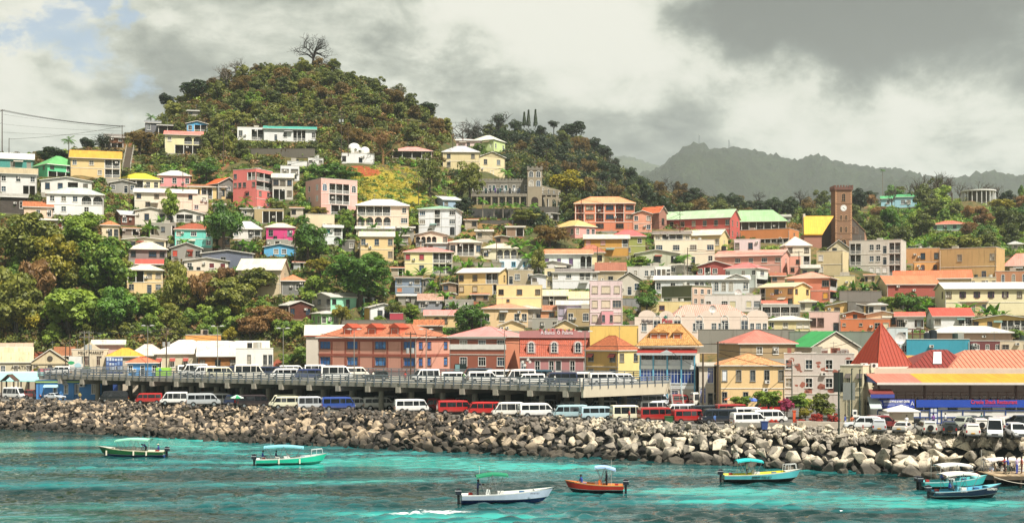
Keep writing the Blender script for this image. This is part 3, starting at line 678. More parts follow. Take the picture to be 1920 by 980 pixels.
B("small white lodge beside the roofless ruin",995,1024,514,517,540,'eeeef4','e8e8ec','gf',None,'w.')
B("white two storey house with orange roof and arched balcony",1020,1110,468,477,507,'eef4ee','f09870','gab',None,'s.s.s.AA',shut='604870',lowrail=1)
B("cream house with rust striped roof behind the orange roofed one",1083,1133,459,474,496,'f0e4b0','c87860','hip',None,'w.w',rust=0.6)
B("pink cube house with sandy yellow hipped roof",1035,1117,413,424,446,'f4a8a0','f4cc84','hip',1078,'w..w','w.ww')
B("mustard house with white verandah and pink shutters",1096,1179,440,448,480,'d09830','f0dcc8','gab',None,'s.s..B/......',shut='e0a8a0')
B("white two level house with stair and dark porch",1036,1121,504,511,541,'f4f4f6','8c8480','shed',None,'w.W.BBw/.......')
B("white gabled cottage in front of the orange roofed house",1004,1069,489,497,509,'f4ece4','f0f0ec','gf',None,'.w..w')
B("charred block house with cream tin roof",1017,1063,544,555,574,'6c6864','f0dcb8','gab',None,'.P.w')
B("pale cottage with rusty cream roof beside the charred one",1069,1106,547,561,574,'a8a090','f0d4a8','gab',None,'w.w',rust=0.35)
B("lilac house with cream roof and single shutter",1045,1106,564,572,600,'e0cce0','f4e8d0','gab',None,'s.w.',shut='b0a8b8')
B("salmon hut with rusted sheet roof below the cream block",1014,1041,573,583,598,'e8a070','c08060','shed',None,'.w',rust=0.6,name='hut',cat='shed')
B("stained sandstone coloured flat with three barred windows",1063,1134,578,582,611,'b8a070','c8ccd4','flat',None,'w.W.W',dirt=0.8)
B("tall pale pink three storey store with roller shutters and pediment",1105,1167,526,531,612,'f0d8d8','e0d0cc','flat',None,'sSs/sSW/sSS',Y=288,shut='dccdb4',name='shop_building',cat='building')
B("rosy house front with black window at the store's foot",1128,1150,583,586,611,'f4a8b0','c89890','flat',None,'w.w',Y=282)
B("cream house with pink roof beside the round tree",797,856,582,592,613,'f4d094','f09c94','gab',None,'.Aw.',lowrail=1)
B("peach house with salmon roof and dark corner door",906,990,570,579,613,'f8d4a0','f09c80','hip',None,'w.w.ww')
B("rust brown shed with wavy orange roof sheets",778,830,600,611,624,'886040','d88050','shed',None,'..',rust=0.7,Y=292,name='shed',cat='shed')
B("little cream gable with rosy roof above the brick hotel",936,985,600,611,620,'f4d8a0','f0a0a0','gf',None,'.',Y=288)
B("little peach gable with rosy roof above the mansard building",1039,1080,600,612,620,'f4d8a0','f0a0a0','gf',None,'.',Y=284)
B("low grey concrete store with two square openings",998,1046,598,600,616,'a8a498','98948c','flat',None,'.w.w')
# ---- centre and east side of town
B("orange apartment block with balconies on three floors",1078,1190,369,382,433,'e88860','f4a878','hip',None,'BWBWBW/BWBWBW/..W.W.',rail=PL('a05038'),int=PL('b06040'),name='apartment_building',cat='building')
B("salmon gabled wing of the orange apartments",1187,1222,395,402,435,'f4a888','f0a484','gf',None,'w.w/w.w')
B("brick chapel gable with bright orange roof",1201,1250,386,400,430,'a8705c','f07848','gf',-1236,'w','...',name='chapel',cat='chapel')
B("long brick red hall with pale green roof",1224,1387,396,408,448,'d05448','bcdcb0','gab',1369,'.w.w.w.w.w.w.w/..............','ww/ww',name='hall',cat='building')
B("green hip roofed orange complex behind the red hall",1362,1475,394,416,432,'e08848','a8d49c','hip',None,'PPPPPPPP',name='school_building',cat='building')
B("grey slab roofed building at the forest edge",1414,1482,403,407,418,'a8a89c','b0b0a4','gab',None,'.w.w.w')
B("orange two storey terrace with long white balcony",1388,1498,428,432,460,'e89048','c87838','flat',1480,'........../.w.BBBBB','w/w')
B("olive house with rosy pyramid roof",1147,1210,431,444,478,'a0a850','f07070','hip',None,'w.w/.w.')
B("cream upper flat with dark verandah roof",1226,1296,434,439,454,'f0e0c0','8c8078','gab',None,'wBBBw')
B("buttery house with white gabled roof above the cream flats",1277,1365,432,441,468,'f6dca0','f4e8cc','gab',1350,'..d.w.w','w')
B("cream three storey flats with a red cloth on a window bar",1228,1340,450,455,496,'f6ecd0','c8b098','flat',None,'W.W.W.W/..w.d.w')
B("grey green hut on tall posts with low dark gable",1191,1273,468,476,499,'d4d4b8','908c80','gf',None,'W.W.W')
B("small lilac pink flat roofed house behind water tanks",1376,1426,449,451,474,'f4dcdc','e0c8c4','flat',None,'w.w.')
B("cream house with tall white pyramid roof and balcony",1463,1520,444,461,497,'f4e8d0','f4e8d8','hip',-1474,'w.w/..B','w/.')
B("long pink building with salmon roof",1340,1482,470,479,512,'f4b09c','f4a898','gab',1465,'...W.w.W.W/..........','w/w')
B("red cottage with white fretwork porch",1306,1375,489,500,518,'a83c30','e06050','gf',None,'wBw.w')
B("pale green house with rosy red hipped roof",1360,1440,492,503,539,'e4ece4','f0807c','hip',1418,'W..w.w/......','W/B')
B("long white arcaded row with dark arched openings",1228,1405,517,525,551,'e8ecec','f0ece4','gab',None,'w.w.w.aaaaa.w',int=DARK,name='terrace_row',cat='building')
B("coral house with pale roof and yellow door shutters",1475,1570,510,521,567,'f08c6c','f4a890','hip',1556,'W...W/..s.s','B/B',shut='f0b048')
B("yellow two storey house with low roof and air conditioner",1424,1519,531,538,574,'f8d488','f0dcb0','gab',1488,'B.w.w/B...w','w.w/..w')
B("ivy covered wall house with brick flank",1240,1335,535,538,574,'5c6434','c8bca8','flat',1298,'.../...','www/www',sidecol='d8b8a0',dirt=0.6)
B("white modern block with row of shuttered windows",1321,1427,553,560,584,'f0e4dc','e0c0b4','flat',None,'w.WS.sW',shut='d8cca4')
B("old beige building with red framed square windows",1202,1296,565,570,586,'f4dc9c','d8c490','flat',None,'..w..w',frame=PL('8c3c30'))
B("pale store with dark red roof by the tall pink shop",1118,1172,493,509,542,'c0b090','a86850','gab',None,'.w.',rust=0.4)
B("tan roofed cottage with a dark doorway",1160,1201,510,525,553,'dcd4c4','e4d4a8','gf',None,'.dw')
B("grey balcony block with open lower bays",1427,1500,571,574,594,'c0c0b8','f09c84','flat',None,'BBBB')
B("faded white flat roofed row under the green garden",1176,1228,500,503,524,'dcd8d0','c8c4bc','flat',None,'.w.ww')
B("pale yellow house with white hipped roof beside the arched plaza",1440,1519,592,601,620,'f6e4ac','f4ecdc','hip',None,'w.w.SS',shut='f0e8d8')
B("beige windowless looking block with two air conditioners",1531,1591,470,473,516,'e8d4a4','d8c8a0','flat',1580,'s../s..','.',shut='e8e4dc')
B("beige gable with orange roof in front of the clock tower",1553,1592,450,467,472,'ecdcb4','f08040','gf',None,'.w.',Y=384,zb=32,d=5)
B("three storey concrete apartment block with messy balconies",1592,1699,449,453,517,'e0d8cc','f0f0ec','flat',1690,'BB.wwdBB/BB.wwdBB/ww.sssBB','././.',dirt=0.8,shut='f0ece8',name='apartment_building',cat='building',int=PL('7c7468'))
B("orange plastered ruin with empty windows beside the apartment block",1699,1762,465,468,494,'d89c5c','9c8058','flat',None,'..w.w',dirt=0.9,name='ruined_house')
B("ochre roofless ruin overgrown by a large tree",1762,1884,463,466,530,'d8b070','a09060','flat',1868,'..w...w/aaa..w.','././',dirt=0.9,name='ruined_house')
B("orange arcade with brick edged arched windows",1713,1806,491,494,511,'f8b464','d88848','flat',None,'.a.a.a.a',frame=PL('9c5c3c'),name='arcade')
B("olive walled house with large pink roof",1883,1945,475,499,514,'a89858','f49c8c','hip',None,'.w.')
B("brick row with arched windows below the pink roof",1866,1945,508,511,535,'d08c60','b88060','flat',None,'.a.a.a.a',name='brick_row')
B("orange roofed hall with row of dark clerestory windows",1677,1821,508,523,540,'f0dcac','f07c54','gab',None,'wwwww....',name='hall',cat='building')
B("lower orange roofed hall with red fascia",1643,1760,518,534,556,'b04834','f08860','gab',-1663,'......','.',sidecol='f0dcac',name='hall',cat='building')
B("long cream school with purple window shutters",1753,1945,530,542,591,'f4e8bc','f4ece4','gab',-1772,'W.p.p.p.p.w.w/.............','.w/..',name='school',cat='building',trim=WHITE)
B("small flat beige pump house on the terrace",1564,1603,517,520,537,'e8d898','e8e0cc','flat',None,'...')
B("apricot cottage with low gable beside the coral house",1547,1623,566,574,586,'f8c878','f0b878','gf',None,'.w.w.')
B("pale pink shop with brown glazed doors",1517,1575,584,588,623,'f4ccc0','e8c4b8','flat',None,'WW.d',glass=GM('3c241c'))
B("burnt orange block with blue and black window",1575,1669,599,601,624,'e07c40','d07038','flat',None,'v.v.ws')
B("orange pediment house behind the burnt orange block",1577,1624,583,590,602,'f08040','e8e0d8','gf',None,'...')
B("cream house with curved gables",1624,1684,583,590,616,'f4d8ac','e8e0d0','gf',None,'...w')
B("white cottage with dark shutters and short red roof",1680,1732,586,594,622,'f4f2f0','f07060','gab',None,'p.p',shut='2c1c18')
B("white cottage with red and white striped roof",1737,1824,578,594,615,'f6f6f6','ec5848','gab',-1751,'W..BB','w',rust=0.25)
B("yellow bungalow with long verandah by the round bush",1824,1940,590,599,620,'f8cc78','d8ccb8','gf',None,'w.w.BBBBB',post=WHITE)
B("pinkish hall with wide white hipped roof",1738,1898,611,624,640,'f4c8b0','f4f0e8','hip',None,'.........',Y=262)
B("turquoise flat roofed block",1700,1818,636,640,672,'20a8c4','30a0b8','flat',None,'.......',Y=232,rust=0.0,name='storage_block',cat='building')
B("white flat block with satellite dishes beside the turquoise one",1664,1702,615,618,668,'e4ecec','d8e0e0','flat',None,'.w/..w',Y=238)
B("dark maroon block with pale windows",1819,1875,640,643,660,'7c2c2c','98908c','flat',None,'ww.w.w',Y=236)
B("cream low block east of the maroon one",1875,1960,639,643,660,'f4e4c4','e8dcc8','flat',None,'w.W.',Y=238)
B("cream warehouse with green roof slope",1480,1609,622,652,700,'f4e0c4','3cac5c','gf',-1522,'.v.v./.....','....',Y=240,name='warehouse',cat='warehouse')
B("rubble stone warehouse with red and pink roof",1348,1492,619,645,672,'b09468','d88070','hip',-1386,'..w.w..','....',Y=236,dirt=0.8,name='warehouse',cat='warehouse')
B("bare yellow gable wall behind the tiled corner house",1106,1197,610,614,690,'f8d068','e8c068','flat',None,'...',Y=242)
# ---- across the valley
B("pale blue school wing with green roof in the trees",1652,1679,368,373,387,'a8dcec','58b878','gab',None,'.w.')
B("pale blue school block with green roof and row of arches",1678,1719,365,370,389,'a8dcec','58b878','gab',None,'.WW.')
B("mint house with terracotta roof on the green slope",1749,1813,414,421,431,'b0e0cc','d87860','hip',None,'w.w.w.w')
B("white roofed hut above the orange ruin",1716,1749,456,461,466,'e8ece8','f0f0f0','gf',None,'.w.')
B("distant pale house glimpsed in the wood behind the water pole",1890,1918,452,458,468,'e8e0d8','c8c8c4','hip',None,'.w.')
for t_ in(("grey white upper wing beside the salmon roofed peach house",966,1013,572,579,603,'b8b4ac','d8c8b8','hip','w.ww'),("small store with flat white roof below the slate blue house",746,786,552,555,570,'9c988c','e8e4dc','shed','.w.'),("low concrete rooms behind the round green tree",834,888,562,566,584,'a09c90','b8b0a0','flat','d.w.P.'),
 ("narrow pale yellow house beside the white lodge",1021,1040,503,506,541,'f0e0b0','d8d0b8','flat','w/w'),("slim white house next to the white two level one",1106,1120,507,511,528,'f0f0f0','b8a8a0','gf','w'),("white row house with small windows below the grey green hut",1204,1258,499,502,522,'f2f2ec','d0d4d0','flat','w.wwww'),("salmon tin lean-to under the yellow two storey house",1428,1478,564,570,576,'c8b8a0','f07c68','shed','P.'),
 ("white gabled cottage at the end of the arcaded row",1361,1400,514,523,552,'e8ece8','f4ecdc','gf','w.w/P.w'),("pink annex beside the long pink building",1481,1501,480,484,514,'f4a890','e89c84','flat','.w/w.'),("grey concrete box with planted roof below the white teal house",641,665,450,453,470,'6c6860','8c8880','flat','.w'),("cream house with pink roof strip beside the red roofed store",1128,1160,492,501,512,'e8dcc4','f0e0cc','gf','.w.'),
 ("dark grey cottage behind the leaning pole",1255,1300,494,498,515,'b4b0a4','d0c8b8','hip','w.w'),("weathered grey outhouse below the magenta cottage",500,540,449,452,460,'8c8c80','9c9488','flat','.P.'),("pale block house among banana plants below the coral flats",452,492,388,392,406,'c8c0ac','b8b0a0','shed','w.w'),("small tan house tucked beneath the turquoise one",281,330,418,422,440,'9c988c','7c7868','flat','P.w.P'),
 ("low white garage beside the pink cottage",262,298,333,336,352,'f0ece4','d8d8d4','shed','.P.'),("sandy house low on the bank below the castle",985,1004,487,490,505,'d8ccb0','c8bca0','gf','w'),("grey blue cottage behind the yellow pink roofed house",800,858,453,457,470,'b8c0c4','d8d4d0','hip','w..w'),("cream cottage above the green balcony block",1500,1532,560,566,584,'f4e8cc','f4c8a8','hip','w.w'),("peach house behind the white hipped roof hall",1800,1850,560,566,592,'f8d4a0','f0b890','hip','w.w.w'),
 ("white house peeping over the orange block",1628,1662,566,572,590,'f0ece4','d8d4cc','hip','w.w'),("beige house under the orange arcade",1820,1868,520,524,536,'e8d4a8','d8c098','flat','w.w.w'),("small rust roofed hut below the long pink building",1446,1472,512,518,530,'d8a888','b86c50','shed','w.'),("dusty green cottage beside the pump house",1504,1536,497,503,522,'b8c4a8','c8c4b8','gab','w.w')):
 B(t_[0],*t_[1:9],None,t_[9])
# ------------------------------------------------------------------ the waterfront row
def front():
 r=B("salmon three storey office building with brown bands and blue windows",597,843,607,633,728,'e8a48c','e08c68','hip',781,'W.W.W.W/W.W.W.W/W.W.W.W','ww.w/ww.w/ww.w',Y=248,glass=GLASSB,name='office_building',cat='building',tile=True,bands=False)
 w,d,H=r['w'],r['d'],r['H'];br=WM('a84c30');m=MB()
 for z in(H-0.75,H*0.66-.35,H*0.33-.2):m.box(-w/2-.07,-d/2-.07,z,w/2+.07,-d/2-.0,z+.5);m.box(w/2+.002,-d/2+.002,z,w/2+.07,d/2,z+.5)
 for k in range(1,7):x=-w/2+w*k/7;m.box(x-.2,-d/2-.05,0,x+.2,-d/2,H-.76)
 m.build('band',br,r['root'])
 for k in(0.28,0.53,0.76):
  dm=MB();x=-w/2+w*k;y=-d/2+0.9;dm.box(x-1.2,y,H+.3,x+1.2,y+3,H+2.0,0);dm.prism([(x-1.5,y-.3,H+2.0),(x+1.5,y-.3,H+2.0),(x,y-.3,H+2.9)],(0,3.3,0),1)
  do=dm.build('dormer',[WM('e06a44'),PL('b0492c')],r['root'])
  rec=WX('w',1.5,1.3,WHITE);wo=obj('window',rec[0],do,(x,y,H+.45));obj('pane',PX(rec,GLASSB),wo)
 r=B("red brick two storey building with rosy hipped roof",843,987,612,632,728,'a85434','f09c98','hip',948,'.W.W.W/.W.W.W/......','.../.../...',Y=238,sidecol='e08c64',name='brick_building',cat='building',dirt=0.2)
 w,d,H=r['w'],r['d'],r['H'];m=MB();m.box(-w/2-.1,-d/2-.12,H-2.3,w/2+.1,-d/2-.0,H-1.3);m.box(-w/2-.1,-d/2-.3,H-.3,w/2+.1,-d/2,H+.0);m.build('cornice',WHITE,r['root'])
 m=MB();m.box(0,0,0,2.4,.1,1.6);s=m.build('sign_board',PL('1c2c2c'),r['root'],(-w*0.40,-d/2-.15,H-6.6));m=MB();m.box(.08,-.02,.2,1.0,0,1.45);m.build('printed_panel',PL('8cb8bc'),s)
 m=MB();m.box(0,0,0,1.7,.1,.7);m.build('sign_board',PL('e8e8f0'),r['root'],(-w*0.02,-d/2-.15,H-6.4))
 # mansard building with the tall red roof
 Y=231;ppm=F/Y;A=P(975,700,Y);wd=131/ppm;root=empty('mansard_building',(A.x+wd/2,Y+4,ZG),0.0,"dusty rose building with steep terracotta roof and three arched dormers",'building')
 H=zat(668,Y)-ZG;HT=zat(632,Y+2.2)-ZG;HP=zat(620,Y+1.6)-ZG
 wm=MB();fac_o={}
 facade(root,wm,(-wd/2,-4,0),(1,0,0),wd,H,0,['w.w.wS.w.w','..........'],0,INT,{'shut':'303234'})
 for xd,org,L in(((0,1,0),(wd/2,-4,0),10),((0,-1,0),(-wd/2,6,0),10),((-1,0,0),(wd/2,6,0),wd)):facade(root,wm,org,xd,L,HT,0,[''],0,INT,{})
 rw=WM('b87878');wm.build('wall',[rw,INT,DARK],root)
 rf=MB();e=.4;L0,L1=-wd/2-.1,wd/2+.1
 rf.poly([(L0,-4-e,H),(L1,-4-e,H),(L1,-1.8,HT),(L0,-1.8,HT)],0,[(0,.01),(wd,.01),(wd,4),(0,4)]);rf.box(L0,-4-e,H-.25,L1,-4,H-.01,1);rf.poly([(L0,-4-e,H),(L0,-1.8,HT),(L0,0,H)],0);rf.poly([(L1,-4-e,H),(L1,0,H),(L1,-1.8,HT)],0)
 rf.build('roof',[RM('c85a34',0.2,True),PL('d0c8c0')],root)
 pr=MB();N=12;top=[(L0+(L1-L0)*i/N,HP+.45*max(0,sin(pi*i/N))**3)for i in range(N+1)]
 pr.prism([(L0,-2.4,HT-.1)]+[(L1,-2.4,HT-.1)]+[(x,-2.4,z)for x,z in top[::-1]],(0,1.4,0));po=pr.build('parapet',rw,root)
 text(po,'A Bianco  O  Palama',.85,PL('f4eef4',k=1.0),(0.4,-2.45,HP-.35),5.8)
 for k,c in enumerate(('c02828','2c6c3c','c8a028','c02828','3c3c3c','c02828','d8a838','2c5c3c','c02828')):
  fl=MB();x=-2.6+k*.75;fl.prism([(x-.18,-2.5,HP+.35),(x+.18,-2.5,HP+.35),(x,-2.5,HP-.1)],(0,.02,0));fl.build('pennant',PL(c),po)
 for k in(0.16,0.49,0.83):
  x=-wd/2+wd*k;z=H+.55;dm=MB();N=8;r_=.85;hh=1.55
  out=[(x-r_,0,z),(x+r_,0,z)]+[(x+r_*cos(pi*i/N),0,z+hh+.75*sin(pi*i/N))for i in range(N+1)]
  dm.prism([(p[0],-4.1,p[2])for p in out],(0,2.6,0));do=dm.build('dormer',WM('d8a098'),root)
  rec=WX('a',1.0,1.9,WHITE);wo=obj('window',rec[0],do,(x,-4.15,z+.15));obj('pane',PX(rec,GLASS),wo)
 PADS.append((A.x+wd/2,Y+5,0,wd,10,ZG));RECTS.append((975,1106,620,730,Y))
 # tiled corner house
 B("yellow corner house with weathered orange tile roof and dark awnings",1098,1199,629,658,745,'e8b860','cc7448','hip',1159,'o.o/w.w/...','w.w/.../...',Y=222,sidecol='f8e090',tile=True,rust=0.4,name='corner_house',ov=.25)  # one yellow wall: sunlit side paler, shaded front darker, put into the colours
 # glazed hotel
 r=B("tall blue glazed seafront building with golden tile roof",1199,1312,607,650,762,'e8e0d0','e4ae64','hip',1304,'VVVV/GGGG/G.w.','./././',Y=209,glass=GM('1c3c7c'),frame=PL('dfe4e8'),tile=True,name='glazed_building',cat='building',sidecol='ecdcc8',ov=.6,d=9,int=PL('b8b4a8'))
 w,d,H=r['w'],r['d'],r['H'];m=MB()
 m.prism([(-w/2-.3,-d/2,H-.35),(-w/2-.3,-d/2-1.0,H-.95),(-w/2-.3,-d/2-1.0,H-1.05),(-w/2-.3,-d/2,H-.75)],(w+.6,0,0));m.build('canopy',PL('a03028'),r['root'])
 m=MB();m.box(-w/2-.3,-d/2-1.1,H-1.35,w/2+.3,-d/2-.9,H-1.0);m.prism([(-1.1,-d/2-1.12,H-1.0),(1.1,-d/2-1.12,H-1.0),(0,-d/2-1.12,H-.5)],(0,.2,0));m.build('gutter',PL('c8d0d4'),r['root'])
 m=MB()
 for k in range(5):x=-w/2+w*k/4;x=min(max(x,-w/2+.12),w/2-.12);m.box(x-.12,-d/2-.14,0,x+.12,-d/2-.02,H-1.4)
 m.build('pilaster',PL('6cb4d4'),r['root'])
 for k in(-.24,-.08,.17):
  x=w*k;dm=MB();y=-d/2+.6;dm.box(x-.75,y,H+.2,x+.75,y+3,H+2.3,0);dm.prism([(x-.95,y-.25,H+2.3),(x+.95,y-.25,H+2.3),(x,y-.25,H+2.9)],(0,3,0),1)
  do=dm.build('dormer',[WM('d06830'),RM('f0b068',.1)],r['root']);rec=WX('W',1.15,1.6,WHITE);wo=obj('window',rec[0],do,(x,y,H+.45));obj('pane',PX(rec,GLASS),wo)
 for z in(H*.33,H*.66):
  m=MB();m.box(-w/2-.05,-d/2-.12,z-.35,w/2+.05,-d/2-.02,z+.25);m.build('floor_band',PL('e8ecec'),r['root'])
 B("narrow white annex with blue posters and red canopy",1311,1339,682,686,762,'ece0d0','c8c0b4','gab',None,'.G/Gd',Y=207,glass=GM('2040b0'),d=6)
 B("yellow colonial house with pale tiled roof and shuttered windows",1337,1471,662,686,768,'f4d094','f8b880','hip',-1352,'s.w.w.w.w/w..w..w..','./.',Y=201,tile=True,shut='e8ecf0',name='colonial_house',ov=.35)
 # roofless ruin
 r=B("ruined pale building with missing plaster and no roof",1470,1602,663,668,772,'dccfc6','8c8478','flat',None,'w.w.w.w/w.w.w.w/w..w..w',Y=204,dirt=1.0,name='ruined_house',d=5)
 w,d,H=r['w'],r['d'],r['H'];rr=random.Random(4);bm_=WM('a85c44',.9)
 for k in range(26):
  x=rr.uniform(-w/2+.3,w/2-.6);z=rr.choice([rr.uniform(H*.7,H),rr.uniform(H*.35,H*.5),rr.uniform(0,H)]);s=rr.uniform(.25,.7);m=MB();n=7
  m.prism([(x+s*rr.uniform(.6,1.2)*cos(t),-d/2-.01,min(H-.1,z+s*.8*rr.uniform(.5,1.1)*sin(t)))for t in(2*pi*q/n for q in range(n))],(0,.02,0));m.build('bare_brick_patch',bm_,r['root'])
 for k in range(14):
  x=rr.uniform(-w/2,w/2-1.2);m=MB();m.box(x,-d/2+.02,H+.3,x+rr.uniform(.5,1.4),-d/2+.3,H+.4+rr.uniform(.3,1.0));m.build('broken_wall_top',bm_ if k%2 else r['wmat'],r['root'])
front()
def plaza():
 Y=276;ppm=F/Y;x0,x1=1190,1440;A=P(x0,655,Y);wd=(x1-x0)/ppm;z0=zat(662,Y);root=empty('plaza_building',(A.x+wd/2,Y+6,z0),0,"long cream shopping plaza with scalloped arched parapet",'building')
 H=zat(600,Y)-z0;wm=MB();mt=WM('f4e0d0',.15)
 facade(root,wm,(-wd/2,-6,0),(1,0,0),wd,H,0,['.W..wW...wW.WwW...wWw'.replace('w','w'),'...w.......w.w.......'],0,INT,{'glass':GM('34424c')})
 for xd,org,L in(((0,1,0),(wd/2,-6,0),12),((0,-1,0),(-wd/2,6,0),12),((-1,0,0),(wd/2,6,0),wd)):facade(root,wm,org,xd,L,H,0,[''],0,INT,{})
 wm.build('wall',[mt,INT,DARK],root)
 arcs=[(1197,1230),(1236,1263),(1269,1279),(1283,1305),(1313,1352),(1360,1392),(1400,1440)]
 pm=MB();pm.box(-wd/2,-6.02,H+.002,wd/2,-5.6,H+.7);
 for a,b in arcs:
  xa,xb=(a-x0)/ppm-wd/2,(b-x0)/ppm-wd/2;r=(xb-xa)/2;xm=(xa+xb)/2;N=12;hh=(zat(581,Y)-z0-H-.7)*min(1,(b-a)/30)
  pm.prism([(xm+r*cos(pi*i/N),-6.06,H+.7+hh*sin(pi*i/N))for i in range(N+1)],(0,.6,0))
 pm.build('parapet',mt,root)
 for c in(1232,1270,1311,1359,1396):
  rec=WX('a',1.5,3.1,WHITE);wo=obj('window',rec[0],root,((c-x0)/ppm-wd/2,-6.03,H-2.1));obj('pane',PX(rec,GLASS),wo)
 rf=MB();xa,xb=(1262-x0)/ppm-wd/2,(1405-x0)/ppm-wd/2;zt=zat(571,Y+7)-z0;ze=H+.9
 c=[(xa,-5.4,ze),(xb,-5.4,ze),(xb,6,ze),(xa,6,ze)];R1,R2=(xa+3.4,.5,zt),(xb-3.4,.5,zt);L=xb-xa
 rf.poly([c[0],c[1],R2,R1],0,[(0,.01),(L,.01),(L-3.4,6),(3.4,6)]);rf.poly([c[1],c[2],R2],0);rf.poly([c[2],c[3],R1,R2],0);rf.poly([c[3],c[0],R1],0)
 ro=rf.build('roof',RM('f0c0b0',.1),root)
 sm=MB()
 for i in range(40):
  t=i/39;x=xa+L*t;k=1.0
  if x<xa+3.4:k=(x-xa)/3.4
  elif x>xb-3.4:k=(xb-x)/3.4
  if k>0.1:sm.tube((x,-5.4,ze+.06),(x,-5.4+5.9*k,ze+(zt-ze)*k+.06),.05,n=4)
 s=sm.build('roof_seam',PL('d88c78'),ro)
 n1,n2=PL('3c3c48'),PL('c0343c');sg=empty;zt_=H-.15
 text(root,'Horizon',1.1,n1,((1213.5-x0)/ppm-wd/2,-6.12,zt_),2.3,bold=.02);text(root,'Plaza',1.25,n2,((1251-x0)/ppm-wd/2,-6.12,zt_),2.2,bold=.02)
 ln=MB();ln.box((1200-x0)/ppm-wd/2,-6.1,zt_-.62,(1226-x0)/ppm-wd/2,-6.03,zt_-.56);ln.box((1240-x0)/ppm-wd/2,-6.1,zt_-.68,(1262-x0)/ppm-wd/2,-6.03,zt_-.62);ln.build('sign_underline',n1,root)
 dm=MB();xc=(1248-x0)/ppm-wd/2;dm.prism([(xc-.45,-6.12,zt_+.85),(xc,-6.12,zt_+.45),(xc+.45,-6.12,zt_+.85),(xc,-6.12,zt_+1.2)],(0,.08,0));dm.build('emblem',PL('1c7468'),root)
 PADS.append((A.x+wd/2,Y+6,0,wd,12,z0));RECTS.append((x0,x1,581,662,Y))
plaza()
def castle():
 Y=412;ppm=F/Y;mt=WM('807a6c',1.0);tm=WM('9c8f76',.8);z0=zat(388,Y);x0,x1=880,990
 A=P(x0,388,Y);wd=(x1-x0)/ppm;root=empty('castle_house',(A.x+wd/2,Y+5,z0),0.0,"old grey battlemented mansion with square turret",'building')
 def px(x):return(x-x0)/ppm-wd/2
 def zz(y):return zat(y,Y)-z0
 wm=MB();H=zz(341)
 facade(root,wm,(-wd/2+.8,-3,0),(1,0,0),wd-.8,H,0,['w.wdwsdwsdwd.w','.d.w.w.w.w.w.w'],0,INT,{'shut':'24504c','glass':GLASS})
 for xd,org,L in(((0,1,0),(wd/2,-3,0),9),((0,-1,0),(-wd/2+.8,6,0),9),((-1,0,0),(wd/2,6,0),wd-.8)):facade(root,wm,org,xd,L,H,0,[''],0,INT,{})
 wm.build('wall',[mt,INT,DARK],root)
 pm=MB();pm.box(-wd/2+.7,-3.1,H,wd/2,-2.7,H+.8)
 for i in range(17):x=-wd/2+.8+i*(wd-1.6)/16;pm.box(x,-3.1,H+.8,x+.75,-2.7,H+1.25)
 pm.build('battlement',mt,root)
 gl=MB();gl.box(-wd/2,-6,zz(364)-.3,wd/2,-3,zz(364));gl.box(-wd/2-.2,-6.2,zz(364)-.9,wd/2,-5.9,zz(364)+.02);gl.build('gallery_floor',WM('8c8474',1.0),root)
 obj('railing',rail_mesh(wd,PL('2c2a28'),1.0),root,(-wd/2,-6.0,zz(364)))
 for i in range(9):obj('column',UB(tm),root,(-wd/2+.3+i*(wd-.6)/8,-5.85,0),0,(.5,.5,zz(364)-.9))
 hang=('24504c','101820','5c3c8c','1c5c58','c8d0d8','101820','e8e8e8','2c3c50')
 for i,h in enumerate(hang):m=MB();x=-wd/2+5+i*1.55;m.box(x,-5.8,zz(362),x+.5,-5.76,zz(362)+1.5);m.build('hanging_cloth',PL(h),root)
 # turret
 tw=27/ppm;tx0=px(989);tb=MB();th=zz(320);y0=-6.4
 facade(root,tb,(tx0,y0,0),(1,0,0),tw,th,0,['aa','aa','',''],0,INT,{})
 facade(root,tb,(tx0+tw,y0,0),(0,1,0),5,th,0,['a','a','',''],0,INT,{})
 for xd,org,L in(((0,-1,0),(tx0,y0+5,0),5),((-1,0,0),(tx0+tw,y0+5,0),tw)):facade(root,tb,org,xd,L,th,0,[''],0,INT,{})
 tb.build('turret',[tm,INT,DARK],root)
 b=MB();b.box(tx0-.2,y0-.2,th,tx0+tw+.2,y0+5.2,th+.25)
 for i in range(4):
  x=tx0-.15+i*(tw-.4)/3;b.box(x,y0-.2,th+.25,x+.75,y0+.2,th+1.2);b.box(tx0+tw-.2,y0+.3+i*1.3,th+.25,tx0+tw+.2,y0+1.1+i*1.3,th+1.2)
 b.box(tx0-.15,y0-.15,th+.25,tx0+tw+.15,y0+.1,th+.75);b.build('turret_crown',mt,root)
 d_=MB();xm=tx0+tw/2;N=10;d_.prism([(xm-1.1,y0-.02,0),(xm+1.1,y0-.02,0)]+[(xm+1.1*cos(pi*i/N),y0-.02,2.0+1.1*sin(pi*i/N))for i in range(N+1)],(0,.1,0));d_.build('doorway',PL('2c1c14'),root)
 # flank wing receding uphill
 e=MB();L=16;facade(root,e,(tx0+tw,y0+5,0),(0.42,0.907,0),L,zz(345),0,['w.w.w.w','P.P.P.P.'],0,INT,{});facade(root,e,(tx0+tw+.42*L,y0+5+.907*L,0),(-1,0,0),9,zz(345),0,[''],0,INT,{})
 e.build('wing',[tm,INT,DARK],root)
 g=MB();g.box(tx0+tw,y0+.5,zz(364)-.4,tx0+tw+5.2,y0+6,zz(364));g.build('gallery_floor',WM('8c8474',1.0),root)
 for i in range(3):obj('column',UB(tm),root,(tx0+tw+1.4+i*1.7,y0+.8,0),0,(.45,.45,zz(364)-.4))
 obj('railing',rail_mesh(5.0,PL('2c2a28'),1.0),root,(tx0+tw+.1,y0+.6,zz(364)))
